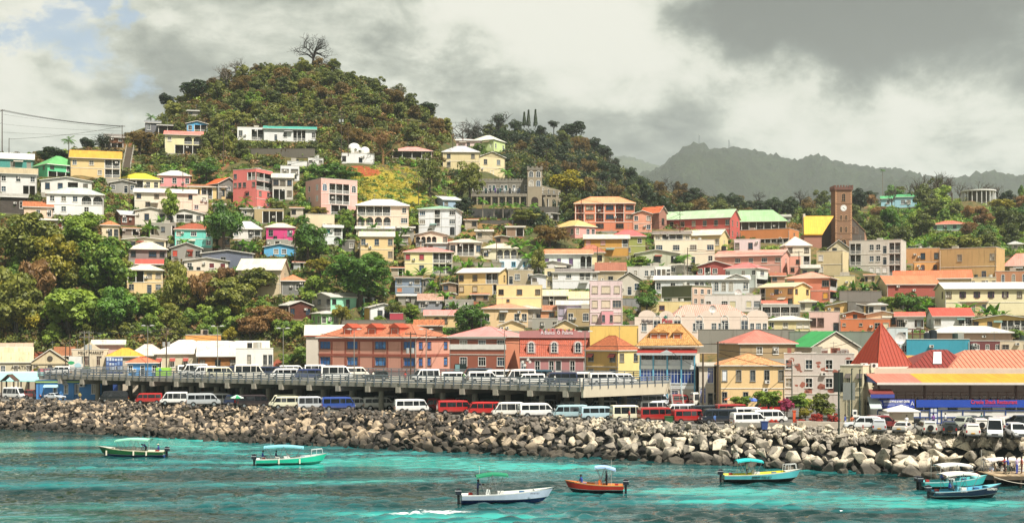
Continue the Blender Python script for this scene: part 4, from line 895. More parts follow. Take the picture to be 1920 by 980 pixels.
 rf=MB();rf.poly([(-wd/2+.8,-2.7,H+.2),(wd/2,-2.7,H+.2),(wd/2,6,H+.2),(-wd/2+.8,6,H+.2)]);rf.build('roof',CONC,root)
 fb=MB();fb.box(-wd/2-.5,-6.3,-6,wd/2+10,8,-.05);fb.build('foundation',WM('4c483e',1.0),root)
 c=A+Vector((wd/2+3,2,0));PADS.append((c.x,c.y+1,0,wd+10,18,z0));RECTS.append((878,1045,312,392,Y))
castle()
def church():
 Y=400;ppm=F/Y;z0=zat(462,Y);tm=WM('8e6440',1.0);x0=1566;tw=31/ppm;A=P(x0,460,Y)
 root=empty('clock_tower_church',(A.x+tw/2,Y+tw/2,z0),0.02,"brown stone clock tower and dark roofless church with yellow roofed nave",'church')
 H=zat(356,Y)-z0;h=tw/2;wm=MB()
 def zz(y):return zat(y,Y)-z0
 facade(root,wm,(-h,-h,0),(1,0,0),tw,H,0,[''],0,INT,{})
 for xd,org in(((0,1,0),(h,-h,0)),((-1,0,0),(h,h,0)),((0,-1,0),(-h,h,0))):facade(root,wm,org,xd,tw,H,0,['','',''],0,INT,{})
 to=wm.build('tower',[tm,INT,DARK],root)
 for y in(382,413,437,448):b=MB();b.box(-h-.12,-h-.12,zz(y),h+.12,h+.12,zz(y)+.18);b.build('string_course',WM('9c7450',.6),to)
 q=MB()
 rr=random.Random(3)
 for i in range(44):
  for sx in(-1,1):L=.5 if(i%2)else .3;q.box(sx*h-(L if sx>0 else .03),-h-.03,i*H/44,sx*h+(.03 if sx>0 else L),-h-.002,(i+.86)*H/44)
 q.build('corner_stone',WM('c89468',.5),to)
 lk=((0,378,1.2,2.6),(-.8,414.5,.75,1.9),(.8,414.5,.75,1.9),(-.8,436,.75,1.9),(.8,436,.75,1.9),(0,462,1.7,2.2))
 for x,y,w,hh in lk:rec=WX('a',w,hh,WM('c09468'));wo=obj('window',rec[0],to,(x,-h-.04,zz(y)));obj('pane',PX(rec,GM('0c0c10')),wo)
 ck=MB();N=28;R=.98;zc=zz(390);ck.prism([(R*cos(2*pi*i/N),-h-.06,zc+R*sin(2*pi*i/N))for i in range(N)][::-1],(0,.1,0));cf=ck.build('clock_face',PL('f0f0ee',.5),to)
 tk=MB()
 for i in range(12):
  a=pi*i/6;c,s=cos(a),sin(a);tk.prism([(c*.74-s*.05,-h-.08,zc+s*.74+c*.05),(c*.9-s*.05,-h-.08,zc+s*.9+c*.05),(c*.9+s*.05,-h-.08,zc+s*.9-c*.05),(c*.74+s*.05,-h-.08,zc+s*.74-c*.05)],(0,.02,0))
 tk.build('hour_mark',PL('101010'),cf)
 for a,L,w in((-.62,.72,.05),(2.5,.5,.06),(-.75,.5,.07)):
  m=MB();c,s=cos(a),sin(a);m.prism([(-s*w,-h-.10,zc+c*w),(c*L,-h-.10,zc+s*L),(s*w,-h-.10,zc-c*w)],(0,.02,0));m.build('clock_hand',PL('101010'),cf)
 b=MB();b.box(-h-.35,-h-.35,H,h+.35,h+.35,H+.5)
 for i in range(7):
  x=-h-.35+i*(tw+.7-.5)/6
  for y in(-h-.35,h-.1):b.box(x,y,H+.5,x+.5,y+.45,H+1.45)
  if 0<i<6:
   for xx in(-h-.35,h-.1):b.box(xx,x,H+.5,xx+.45,x+.5,H+1.45)
 b.box(-h-.3,-h-.3,H+.5,h+.3,h+.3,H+.75);b.build('battlement',WM('6c3c28',.9),to)
 # dark gable wall behind the tower and the nave roofs
 dk=WM('54483c',1.0);m=MB();yb=3.0
 def X(px_,yy=Y+3):return(px_-960)/F*yy-(A.x+tw/2)
 def Z(py):return zat(py,Y+3)-z0
 m.prism([(X(1538),yb,Z(470)),(X(1538),yb,Z(425)),(X(1566),yb,Z(402)),(X(1598),yb,Z(402)),(X(1626),yb,Z(431)),(X(1626),yb,Z(470))],(0,.6,0));go=m.build('gable_wall',dk,root)
 for px_ in(1603,1610.5):rec=WX('a',.9,2.2,WM('8c6848'));wo=obj('window',rec[0],go,(X(px_),yb-.05,Z(437)));obj('pane',PX(rec,GM('504840')),wo)
 m=MB();m.prism([(X(1626),yb,Z(470)),(X(1626),yb,Z(431)),(X(1639),yb+5,Z(443)),(X(1639),yb+5,Z(470))],(0,.3,.0));m.build('side_wall',WM('c08c68',.8),root)
 m=MB();m.tube((X(1598),yb-.1,Z(402)),(X(1626),yb-.1,Z(431)),.14,n=4);m.tube((X(1626),yb-.1,Z(431)),(X(1639),yb+5,Z(443)),.14,n=4);m.build('coping',WM('b08c68'),root)
 rf=MB();q7=Y-6;xx=lambda p_,e_:(p_-960)/F*(q7+e_)-(A.x+tw/2);zz7=lambda p_,e_:zat(p_,q7+e_)-z0;a,b_,c,d=(xx(1506,0),-6-h,zz7(439,0)),(xx(1541,0),-6-h,zz7(439,0)),(xx(1563,5),-1-h,zz7(405,5)),(xx(1506,5),-1-h,zz7(405,5));L=b_[0]-a[0]
 rf.poly([a,b_,c,d],0,[(0,.01),(L,.01),(L+3,8),(0,8)]);rf.prism([a,b_,(b_[0],b_[1],b_[2]-.3),(a[0],a[1],a[2]-.3)],(0,.3,0),0);rf.build('roof',RM('f4b81c',.0),root)
 m=MB();m.box(xx(1507,0),-5.6-h,Z(470),xx(1540,0),-1-h,zz7(439,0)-.05);m.build('nave_wall',WM('a87058',.7),root)
 m=MB();m.box(xx(1505,5),-1.2-h,Z(440),xx(1509,5),-.2-h,zz7(401,5));m.build('chimney',WM('d8d0c0'),root)
 m=MB();m.box(X(1500),-h+.3,-5,X(1640),12,Z(470)+.01);m.build('foundation',dk,root)
 RECTS.append((1798,1870,350,386,548));PADS.append((A.x,Y+5,0,26,14,z0-.2));RECTS.append((1506,1640,347,470,Y))
church()
def domes():
 Y=Yof(670,296);z=zat(290,Y)
 for n,(px,r,hgt,t)in enumerate(((664,2.2,2.4,'large'),(684,1.7,1.6,'small'))):
  root=empty('dome_room',(*P(px,290,Y+4).xy,z),0,"%s white domed room on the flat roof beside the hill road"%t,'dome');m=MB();m.tube((0,0,0),(0,0,hgt),r,n=16);m.build('drum',WHITE,root)
  d=MB();N,K=16,6
  for k in range(K):
   a0,a1=pi/2*k/K,pi/2*(k+1)/K
   for i in range(N):
    t0,t1=2*pi*i/N,2*pi*(i+1)/N;f=lambda a,t_:(r*cos(a)*cos(t_),r*cos(a)*sin(t_),hgt+r*.9*sin(a));d.poly([f(a0,t0),f(a0,t1),f(a1,t1),f(a1,t0)])
  d.build('dome',WHITE,root,smooth=True)
 # round pavilion on the far slope
 Y=548;A=P(1834,380,Y);root=empty('round_pavilion',A,0,"round white roofed pavilion on slim columns among bare trees",'pavilion');R=32/F*Y;Hc=zat(360,Y)-A.z
 for i in range(22):a=2*pi*i/22;m=MB();m.tube((R*.93*cos(a),R*.93*sin(a),-4),(R*.93*cos(a),R*.93*sin(a),Hc),.18,n=5);m.build('column',WHITE,root)
 m=MB();m.tube((0,0,Hc),(0,0,Hc+.5),R,n=32);m.tube((0,0,Hc+.5),(0,0,Hc+1.0),R*.95,R*.3,n=32);m.build('roof',WHITE,root)
 m=MB();m.tube((0,0,-3),(0,0,Hc),R*.6,n=24);m.build('wall',WM('6c6458'),root)
domes()
# ------------------------------------------------------------------ market sheds along the old quay street
def quay():
 r=B("long tan station shed with faded pale roof",-25,60,652,680,735,'cfc3a4','d8c8a0','gab',None,'w.w.w.w/.......',Y=262,name='market_shed',cat='market building',ov=.3)
 text(r['root'],'ARATION',1.0,PL('4a443c'),(r['w']*.28,-r['d']/2-.08,r['H']-.95),4.2)
 B("red and cream monitor roof above the tan station shed",2,58,644,651,700,'3a2c28','d8b8a0','gab',None,'.',Y=270,name='roof_lantern_shed',cat='market building')
 r=B("tan gabled market front with round vent",60,127,655,679,735,'dccca6','b8ac88','gf',None,'w.w.w/.....',Y=260,name='market_shed',cat='market building',ov=.3)
 m=MB();m.tube((0,-r['d']/2-.02,r['H']+.8),(0,-r['d']/2-.14,r['H']+.8),.55,n=16);m.build('vent',PL('4c463c'),r['root'])
 m=MB();w=r['w'];m.box(-w/2-.1,-r['d']/2-.18,r['H']-.35,w/2+.1,-r['d']/2-.0,r['H']-.05);m.build('cornice',PL('cfc0a0'),r['root'])
 text(r['root'],"LADIES",.75,PL('4a443c'),(.4,-r['d']/2-.08,r['H']-1.1),2.6)
 B("rusty tin roofed shed between the market gables",103,136,651,668,710,'5a4c40','b07048','shed',None,'..',Y=268,rust=.7,name='market_shed',cat='market building')
 r=B("cream meat market hall with parapet front and tall dark windows",134,203,655,659,735,'e2d2b4','c8bca4','flat',None,'.WW.W./......',Y=258,name='market_hall',cat='market building',glass=GM('40241c'))
 w,d,H=r['w'],r['d'],r['H'];m=MB();m.prism([(-w*.28,-d/2-.05,H+.5),(w*.28,-d/2-.05,H+.5),(0,-d/2-.05,H+1.9)],(0,3,0));m.build('pediment',r['wmat'],r['root'])
 text(r['root'],'MEAT MARKET',.85,PL('3c342c'),(.2,-d/2-.1,H-.2),4.9)
 m=MB()
 for k in(-.46,-.2,.12,.3,.46):m.box(w*k-.18,-d/2-.16,0,w*k+.18,-d/2,H-1.3)
 m.build('pilaster',r['wmat'],r['root'])
 B("pink boarded roof house rising behind the meat market",174,232,638,646,700,'e4bcb0','ece4d8','gab',None,'.',Y=266,name='roof_lantern_shed',cat='market building')
 B("shop with bright orange yellow hipped roof",201,268,652,669,735,'d0c0a8','f8b440','hip',None,'....',Y=257,name='shop',cat='shop')
 pa=P(214,692,254);bb=empty('notice_wall',(pa.x,254,ZG),0,"large blue notice board with rows of white printed pictures",'notice board');w=31/F*254*1.0;z0,z1=zat(693,254)-ZG,zat(669,254)-ZG
 m=MB();m.box(-w/2,0,0,w/2,.2,z1);m.build('board',PL('2c4c90'),bb);rr=random.Random(5)
 for i in range(6):
  for j in range(3):
   x=-w/2+.15+i*w/6;z=z0+.1+j*(z1-z0)/3;m=MB();m.box(x,-.03,z,x+w/6-.14,0,z+(z1-z0)/3*rr.uniform(.5,.85));m.build('printed_panel',PL(rr.choice(['8ca8d8','c8d8ec','5078b8','e0e4ec'])),bb)
 r=B("long store with weathered white roof and rust streak",243,312,645,667,735,'c8b898','ecdccc','hip',None,'..w../.....',Y=259,name='store',cat='store')
 r=B("warehouse with broad white hipped roof and red window hoods",292,404,637,664,735,'d4c6a8','f4ece4','hip',None,'o.o.o.w.W/.........',Y=256,shut='a04434',name='warehouse',cat='warehouse')
 B("warehouse with long cream roof and brown timber front",372,502,640,668,735,WD('b07840'),'f2e8dc','gab',None,'w.w.W.w.w/.........',Y=253,name='warehouse',cat='warehouse')
 B("white flat roofed store with round fan on its wall",442,512,654,657,735,'f2eee8','d8d4cc','flat',None,'..w..ww/.......',Y=246,name='store',cat='store',dirt=.6)
 B("plain orange flat block behind the white warehouses",348,414,629,631,680,'f8aa50','e89c48','flat',None,'....',Y=280,name='storage_block',cat='building')
 B("hall with cream roof and red edge behind the salmon offices",574,655,610,630,700,'d8d0c0','ece4d4','gab',None,'....',Y=270,trim=PL('c04c38'),name='hall',cat='building')
 # deck kiosk
 zd=8.22
 r=B("small blue kiosk with salmon pyramid roof on the parking deck",239,295,668,681,704,'4898dc','f0805c','hip',None,'w.d.w',Y=237,zb=zd,name='kiosk',cat='kiosk',base=False,d=5)
 A=P(307,700,238);k=empty('container',(A.x,238,zd),.05,"lime green container box beside the blue kiosk",'container');m=MB();m.box(-1.25,-1,0,1.25,1,1.45)
 for i in range(9):m.box(-1.2+i*.29,-1.04,.05,-1.1+i*.29,-1.0,1.4)
 m.build('body',PL('a0d850'),k)
 # blue office tucked under the end of the deck
 x0,x1,Y=68,192,232.0;ppm=F/Y;A=P(x0,750,Y);w=(x1-x0)/ppm;H=3.45
 root=empty('blue_office',(A.x+w/2,Y+3,ZG),-.03,"bright blue office with green trimmed top under the parking deck end",'office');wm=MB()
 facade(root,wm,(-w/2,-3,0),(1,0,0),w,H,0,['...d.w.w..w.'],0,INT,{})
 for xd,org,L in(((0,1,0),(w/2,-3,0),6),((0,-1,0),(-w/2,3,0),6),((-1,0,0),(w/2,3,0),w)):facade(root,wm,org,xd,L,H,0,[''],0,INT,{})
 wm.build('wall',[WM('3a8cd4',.3),INT,DARK],root)
 m=MB();m.box(-w/2-.1,-3.15,H-.35,w/2+.1,-3,H-.02);m.build('green_band',PL('a8c878'),root);m=MB();m.box(-w/2-.1,-3.2,H-.02,w/2+.1,3,H+.1);m.build('roof',PL('4878a8'),root)
 m=MB();m.prism([(-4.3,-4.2,2.3),(-4.3,-3.0,2.3),(-4.3,-3.6,2.75)],(2.6,0,0));po=m.build('porch_roof',PL('a8d0dc'),root)
 for x in(-4.2,-1.9):obj('post',UB(PL('3c4c5c')),po,(x,-4.1,0),0,(.1,.1,2.3))
 ac=MB();ac.box(2.1,-3.5,2.35,3.0,-3.02,3.1);a_=ac.build('air_conditioner',WHITE,root);m=MB();m.tube((2.45,-3.53,2.72),(2.45,-3.5,2.72),.26,n=14);m.build('fan',PL('303030'),a_)
 ds=MB();N=14
 for i in range(N):
  t0,t1=2*pi*i/N,2*pi*(i+1)/N;ds.poly([(-.6,-3.25,3.1),(-.6+.5*cos(t0),-3.5,3.1+.5*sin(t0)),(-.6+.5*cos(t1),-3.5,3.1+.5*sin(t1))])
 ds.tube((-.6,-3.0,2.9),(-.6,-3.6,3.15),.03);ds.build('satellite_dish',PL('a0a4a4'),root)
 for x in(-5.4,1.0,1.35,5.6):m=MB();m.tube((x,-3.1,0),(x,-3.1,H-.4),.06);m.build('drain_pipe',PL('2c6090'),root)
 PADS.append((A.x+w/2,Y+3,0,w,6,ZG))
 # turquoise roofed shelter and small gabled porch west of it
 Y=243;A=P(-40,720,Y);B_=P(74,720,Y);w=B_.x-A.x;root=empty('bus_shelter',((A.x+B_.x)/2,Y,ZG),0,"long open shelter with pale turquoise roof beside the blue office",'shelter');z1,z2=zat(713,Y)-ZG,zat(698,Y+4)-ZG
 rf=MB();rf.prism([(-w/2,-1.5,z1),(-w/2,4,z2),(-w/2,4,z2-.15),(-w/2,-1.5,z1-.15)],(w,0,0));rf.build('roof',PL('a4dcd8'),root);rb=MB();rb.box(-w/2,4.0,z2-.1,w/2,4.3,z2+.25);rb.build('ridge',PL('e8ecec'),root)
 for i in range(9):obj('post',UB(PL('3c2c28')),root,(-w/2+.3+i*(w-.6)/8,-1.2,0),0,(.2,.2,z1-.16))
 Y=238;A=P(18,720,Y);root=empty('porch',(A.x,Y,ZG),0,"small brown gabled porch in front of the turquoise shelter",'porch');m=MB();z=zat(714,Y)-ZG;e=zat(702,Y)-ZG
 m.prism([(-1.3,-1,z),(0,-1,e),(0,-1,e+.12),(-1.5,-1,z)],(0,2.4,0));m.prism([(1.3,-1,z),(1.5,-1,z),(0,-1,e+.12),(0,-1,e)],(0,2.4,0));m.build('roof',PL('5c4034'),root)
 for x in(-1.1,1.1):
  for y in(-.9,1.2):obj('post',UB(PL('3c2c28')),root,(x,y,0),0,(.16,.16,z))
 m=MB();Y=251;A=P(88,700,Y);w=62/F*Y;root=empty('red_roof_stall',(A.x,Y,ZG),0,"low stall with bright red roof edge behind the deck",'stall');m.prism([(-w/2,-1,4.4),(-w/2,2,5.0),(-w/2,2,4.8),(-w/2,-1,4.2)],(w,0,0));m.build('roof',PL('e86068'),root)
 m=MB();m.box(-w/2+.2,-.8,0,w/2-.2,1.8,4.2);m.build('wall',WM('c8b8a0'),root)
quay()
# ------------------------------------------------------------------ the raised parking deck
DZ=8.2
def deck():
 A=Vector(((75-960)/F*234.5,234.5));Bp=Vector(((1090-960)/F*179,179));C=Vector(((1252-960)/F*191,191))
 ab=(Bp-A);L=ab.length;f=ab/L;n=Vector((-f.y,f.x));root=empty('parking_deck',((A.x+Bp.x)/2,(A.y+Bp.y)/2,ZG),0,"long concrete parking deck on columns full of parked vans",'parking deck')
 O=Vector((root.location.x,root.location.y));W=27.0
 def q(p,z):return(p.x-O.x,p.y-O.y,z-ZG)
 Ab=A+n*W;Cb=Vector((C.x+3,C.y+22));Bb=Bp+n*W
 poly=[A,Bp,C,Cb,Ab]
 cs=WM('a09a8c',.7);sl=MB();sl.poly([q(p,DZ)for p in poly]);sl.poly([q(p,DZ-.4)for p in poly[::-1]])
 for i in range(5):a,b=poly[i],poly[(i+1)%5];sl.poly([q(a,DZ-.4),q(b,DZ-.4),q(b,DZ),q(a,DZ)])
 sl.build('slab',cs,root)
 ed=MB()
 def wallstrip(mb,a,b,z0,z1,t,inn):
  d=(b-a).normalized();nn=Vector((-d.y,d.x))*t*inn;mb.prism([q(a,z0),q(b,z0),q(b,z1),q(a,z1)],(nn.x,nn.y,0))
 wallstrip(ed,A,Bp,DZ-.45,DZ+.22,.3,-1);ed.build('edge_beam',WM('8c887c',.8),root)
 ed=MB();wallstrip(ed,Bp,C,DZ-1.25,DZ+.3,.4,-1);ed.build('ramp_beam',WM('d4c8b0',.4),root)
 nb=int(L/5.6)
 for i in range(1,nb+1):
  p=A+f*(i*L/(nb+.4));m=MB();hw=f*.38;a0,a1=p-hw-n*.55,p+hw-n*.55;b0,b1=p-hw+n*(W-1),p+hw+n*(W-1)
  m.prism([q(a0,DZ-1.25),q(a1,DZ-1.25),q(a1,DZ-.42),q(a0,DZ-.42)],((n*(W-.5)).x,(n*(W-.5)).y,0));m.build('girder',WM('a8a090',.8),root)
  for k in(3.2,11.0,19.0):
   c=p+n*k;m=MB();m.tube(q(c,ZG),q(c,DZ-1.2),.42,n=12);m.build('column',WM('a8a290',.6),root)
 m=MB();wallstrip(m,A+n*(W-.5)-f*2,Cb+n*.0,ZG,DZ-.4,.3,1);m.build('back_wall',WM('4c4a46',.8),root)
 rm=PL('8a9096',.5,.3)
 def rail(a,b,posts=True,h=1.25,nm='guard_rail'):
  d=(b-a).normalized();nn=Vector((-d.y,d.x));Lr=(b-a).length;base=DZ+.2
  for z0,z1 in((.12,.36),(.52,.66),(.80,.94),(1.08,1.25)):
   m=MB();o_=a-nn*.34;e_=b-nn*.34;m.prism([q(o_,base+z0),q(e_,base+z0),q(e_,base+z1),q(o_,base+z1)],(nn.x*.06,nn.y*.06,0));m.build('rail_bar',rm,root)
  k=max(1,round(Lr/1.62))
  for i in range(k+1):
   p=a+d*(i*Lr/k)-nn*.42;o_=obj('rail_post',UB(PL('6c747c',.5,.3)),root,q(p,DZ-.1),atan2(d.y,d.x),(.13,.16,1.5))
 rail(A,Bp);rail(Bp,C);rail(Cb,Ab+(Cb-Ab)*.02);rail(Ab,A+n*.3)
 # stair from the deck down to the quay
 st=empty('steel_stair',(C.x+1.0,C.y-1,ZG),0,"grey steel stair leading from the deck to the bus terminal ground",'stair');N=18
 for i in range(N):m=MB();z=(DZ-ZG)*(i+1)/N;y=-4.4+i*.26;m.box(-.75,y,z-.06,.75,y+.28,z);m.build('step',PL('8c8c88'),st)
 for s in(-.8,.8):m=MB();m.prism([(s,-4.5,0),(s,.3,DZ-ZG),(s,.3,DZ-ZG-.3),(s,-4.2,0)],(.06,0,0));m.tube((s,-4.5,1),(s,.3,DZ-ZG+1),.04);m.tube((s,-4.5,0),(s,-4.5,1),.04);m.tube((s,.3,DZ-ZG),(s,.3,DZ-ZG+1),.04);m.build('handrail',PL('b8b8b0'),st)
 return A,Bp,C,f,n
DA,DB,DC,DF,DN=deck()
# ------------------------------------------------------------------ restaurant block, pyramid roof, big standing seam roofs
def restaurant():
 Y=167.0;x0=1648;A=P(x0,790,Y);wd=36.0;D=9.0;root=empty('restaurant_building',(A.x+wd/2,Y+D/2,ZG),-.02,"two storey seaside restaurant with open terrace above a blue framed white wall",'restaurant')
 def zz(y,yy=Y):return zat(y,yy)-ZG
 hx,hy=wd/2,D/2;z1=zz(763);z2=zz(749);z3=zz(716.5);WHT=WM('f0ece4',.25);BL=PL('2c4884');nb=13
 wm=MB();nwin=12
 facade(root,wm,(-hx,-hy,0),(1,0,0),wd,z1,zz(771),['WW.WW.W.WW.WW.W.WW.WW.WW'],0,INT,{'frame':PL('3c4454')})
 for xd,org,L in(((0,1,0),(hx,-hy,0),D),((0,-1,0),(-hx,hy,0),D),((-1,0,0),(hx,hy,0),wd)):facade(root,wm,org,xd,L,z1,0,[''],0,INT,{})
 wm.build('wall',[WHT,INT,DARK],root)
 for i in range(nb+1):
  x=-hx+i*wd/nb
  obj('frame_post',UB(BL),root,(x,-hy-.05,0),0,(.14,.1,zz(770)))
  if i<nb:
   for k in(.25,.5,.75):obj('frame_post',UB(BL),root,(x+k*wd/nb,-hy-.04,0),0,(.08,.08,zz(783)))
   for a_,b_ in((.1,.4),(.6,.9)):obj('louvre_panel',UB(PL('a8a49c')),root,(x+(a_+b_)/2*wd/nb*.5,-hy-.02,.15),0,(wd/nb*.16,.05,zz(783)-.35))
 for z in(zz(770),zz(783),.08):m=MB();m.box(-hx,-hy-.11,z,hx,-hy-.0,z+.14);m.build('frame_rail',BL,root)
 dr=MB();dx=-hx+6.7;dr.box(dx,-hy-.16,0,dx+1.1,-hy-.12,2.9);do=dr.build('door',BL,root)
 for i in range(2):
  for j in range(4):m=MB();m.box(dx+.15+i*.45,-hy-.2,.25+j*.68,dx+.5+i*.45,-hy-.16,.75+j*.68);m.build('pane',PL('d8dce4'),do)
 sb=MB();sb.box(-hx+4.95,-hy-.3,z1,hx,-hy-.12,z2);so=sb.build('sign_band',PL('1c48b0'),root)
 rd=PL('c03058',k=1.0);text(so,'Creole Shack Restaurant',.72,rd,(-hx+15.0,-hy-.32,(z1+z2)/2+.2),6.0,bold=.015);m=MB();m.box(-hx+13.6,-hy-.32,z1+.14,-hx+16.6,-hy-.3,z1+.26);m.build('faded_print',PL('6c3488'),so)
 s2=MB();s2.box(-hx,-hy-.42,z1-.1,-hx+4.7,-hy-.3,z2+.05);s_=s2.build('sign_board',PL('2440a8'),root);wt=PL('f4f4f8',k=1.0)
 xm=-hx+2.35;zc=(z1+z2)/2;text(s_,'AAA HARDWARE & PAINT CENTRE',.4,wt,(xm,-hy-.44,zc+.27),3.4,bold=.012);m=MB();m.box(xm-1.6,-hy-.43,zc-.06,xm+1.2,-hy-.42,zc+.02);m.box(xm-1.6,-hy-.43,zc-.28,xm-.2,-hy-.42,zc-.2);m.box(xm+.1,-hy-.43,zc-.32,xm+1.6,-hy-.42,zc-.24);m.build('small_print',PL('b8c0e8'),s_)
 for s in(-1,1):m=MB();x=xm+s*2.05;m.tube((x-.2,-hy-.45,zc-.25),(x,-hy-.45,zc+.3),.035,n=4);m.tube((x+.2,-hy-.45,zc-.25),(x,-hy-.45,zc+.3),.035,n=4);m.tube((x-.12,-hy-.45,zc-.05),(x+.12,-hy-.45,zc-.05),.03,n=4);m.build('emblem',wt,s_)
 # terrace
 fl=MB();fl.box(-hx,-hy-.1,z1,hx,hy,z2-.5);fl.build('terrace_floor',PL('4c4038'),root)
 bk=MB();bk.box(-hx,hy-1.2,z2-.5,hx,hy-1.0,z3+.6);bk.build('terrace_wall',PL('3a2c24'),root)
 br=PL('4c2c20')
 for i in range(7):obj('terrace_post',UB(br),root,(-hx+.2+i*(wd-.4)/6,-hy+.1,z2-.5),0,(.26,.26,z3-z2+.5))
 for z in(z2+.12,z2+.55,z2+.98):m=MB();m.box(-hx,-hy+.02,z,hx,-hy+.1,z+.07);m.build('rail_bar',br,root)
 for i in range(31):obj('rail_post',UB(br),root,(-hx+.1+i*(wd-.2)/30,-hy+.06,z2-.1),0,(.07,.06,1.15))
 pn=MB();pn.box(-hx+.02,-hy+.12,z2,-hx+1.7,-hy+.2,z3-1.0);pn.build('bamboo_screen',WD('c8964c'),root)
 # roof: salmon part then yellow
 zt=zat(700,Y+5)-ZG;y0,y1=-hy-.9,-hy+5.0
 for xa,xb,hh in((-hx-.3,-hx+5.6,'e8806c'),(-hx+5.6,hx-12.6,'e8a62c'),(hx-12.6,hx+.4,'e07040')):
  m=MB();Lx=xb-xa;m.poly([(xa,y0,z3),(xb,y0,z3),(xb,y1,zt),(xa,y1,zt)],0,[(0,.01),(Lx,.01),(Lx,6),(0,6)]);m.prism([(xa,y0,z3-.02),(xb,y0,z3-.02),(xb,y1,zt-.02),(xa,y1,zt-.02)],(0,0,-.14),0);ro=m.build('roof',RM(hh,.08),root)
 m=MB();m.box(-hx-.3,y0-.1,z3-.28,hx+.4,y0,z3+.02);m.build('gutter',PL('e4dcd4'),root)
 pw=MB();pw.box(-hx-1.0,hy-.9,0,hx,hy+.3,zat(690,Y+D)-ZG);pw.build('parapet_wall',WM('f0d4bc',.3),root)
 # gable return with blue lattice and red canopy
 m=MB();m.prism([(-hx-.35,y0,z3-.1),(-hx-.35,y1,zt-.1),(-hx-.35,y1,z3-.1)],(.06,0,0));m.build('gable_trim',PL('5c70b0'),root)
 m=MB();m.prism([(-hx-1.2,-hy,z3-.9),(-hx-1.2,-hy-1.3,z3-1.4),(-hx-1.2,-hy-1.3,z3-1.7),(-hx-1.2,-hy,z3-1.4)],(3.0,0,0));m.build('canopy',PL('7c3430'),root)
 m=MB();m.box(-hx-1.25,-hy-1.36,z3-1.98,-hx+1.85,-hy-1.3,z3-1.5);m.build('canopy_fringe',PL('3c4ca0'),root)
 m=MB();m.prism([(-hx-1.3,-hy+.1,z2+.4),(-hx-1.3,-hy-1.5,z1-.05),(-hx-1.3,-hy-1.5,z1-.15),(-hx-1.3,-hy+.1,z2+.25)],(1.5,0,0));m.build('awning',PL('b8c4c4'),root)
 RECTS.append((1573,1930,640,800,Y));PADS.append((A.x+wd/2,Y+D/2,0,wd,D,ZG))
 rx,ry=A.x+wd/2,Y+D/2
 # tables and chairs on the terrace
 rr=random.Random(9);tproto=None;cproto=None
 ct=("cafe table with pale top behind the terrace rail","white frame terrace chair beside a cafe table")
 for i in range(12):
  x=-hx+6+i*2.4;y=-hy+1.3+rr.uniform(0,.6);zf=ZG+z2-.5
  if tproto is None:
   tproto=empty('cafe_table',(0,0,0),0,ct[0],'table','cafe tables on the restaurant terrace');m=MB();m.box(-.5,-.4,.72,.5,.4,.76);m.build('tabletop',PL('d8d8d0'),tproto)
   for sx in(-.4,.4):m=MB();m.box(sx-.03,-.3,0,sx+.03,.3,.72);m.build('leg',PL('505050'),tproto)
   cproto=empty('terrace_chair',(0,0,0),0,ct[1],'chair','chairs on the restaurant terrace');m=MB();m.box(-.22,-.22,.42,.22,.22,.46);m.build('seat',PL('303030'),cproto);m=MB();m.box(-.22,.2,.46,-.18,.24,.95);m.box(.18,.2,.46,.22,.24,.95);m.box(-.22,.2,.8,.22,.23,.92);m.build('backrest',WHITE,cproto)
   for sx in(-.2,.2):
    for sy in(-.2,.2):m=MB();m.tube((sx*1.35,sy*1.3,0),(sx*.8,sy*.8,.44),.03,n=4);m.build('leg',WHITE,cproto)
   note_tree(tproto);T_,C_=tproto,cproto
  else:T_=copy_tree(tproto)
  T_.location=(rx+x,ry+y,zf)
  for s in(-1,1):
   cc=C_ if(i==0 and s==-1)else copy_tree(cproto);cc.location=(rx+x+s*.85,ry+y+rr.uniform(-.2,.2),zf);cc.rotation_euler=(0,0,-s*pi/2+rr.uniform(-.4,.4))
 # cream corner building west of it, arches and awnings
 r=B("cream corner building with grey window awnings and ground floor arches",1575,1641,686,691,792,'ece0bc','d8ccb0','flat',1618,'.o.o/.a.a','o.o/a.a',Y=171,shut='5c5450',name='corner_building',cat='building',frame=PL('d8d0b0'))
 for s,(px,yy,ww,hh,zc)in enumerate(((1572,168.5,1.25,2.6,716),(1592,168,1.55,2.3,733))):
  c=P(px,zc,yy);m=empty('sign_panel_board',(c.x,yy,ZG),-.2,("black blank back of a tall sign panel" if s==0 else "grey blank sign panel below the window awnings"),'sign');b=MB();b.box(-ww/2,0,c.z-ZG-hh/2,ww/2,.15,c.z-ZG+hh/2);b.build('panel',PL('1c2420' if s==0 else '848884'),m);obj('pole',UB(PL('4c5c50')),m,(0,.2,0),0,(.12,.12,c.z-ZG))
 # pyramid roof tower
 Yp=178;c=P(1652,687,Yp+3.5);root=empty('pyramid_roof_tower',(c.x,c.y,ZG),.42,"tall pointed rust red pyramid roof with raised seams",'tower');z0=zat(687,Yp)-ZG;za=zat(606,c.y)-ZG;h=3.05
 m=MB();cs=[(-h,-h),(h,-h),(h,h),(-h,h)]
 for i in range(4):a,b=cs[i],cs[(i+1)%4];m.poly([(a[0],a[1],z0),(b[0],b[1],z0),(0,0,za)])
 ro=m.build('roof',PL('a83a20',.55,0.0,.8),root);sm=PL('8c3018',.5)
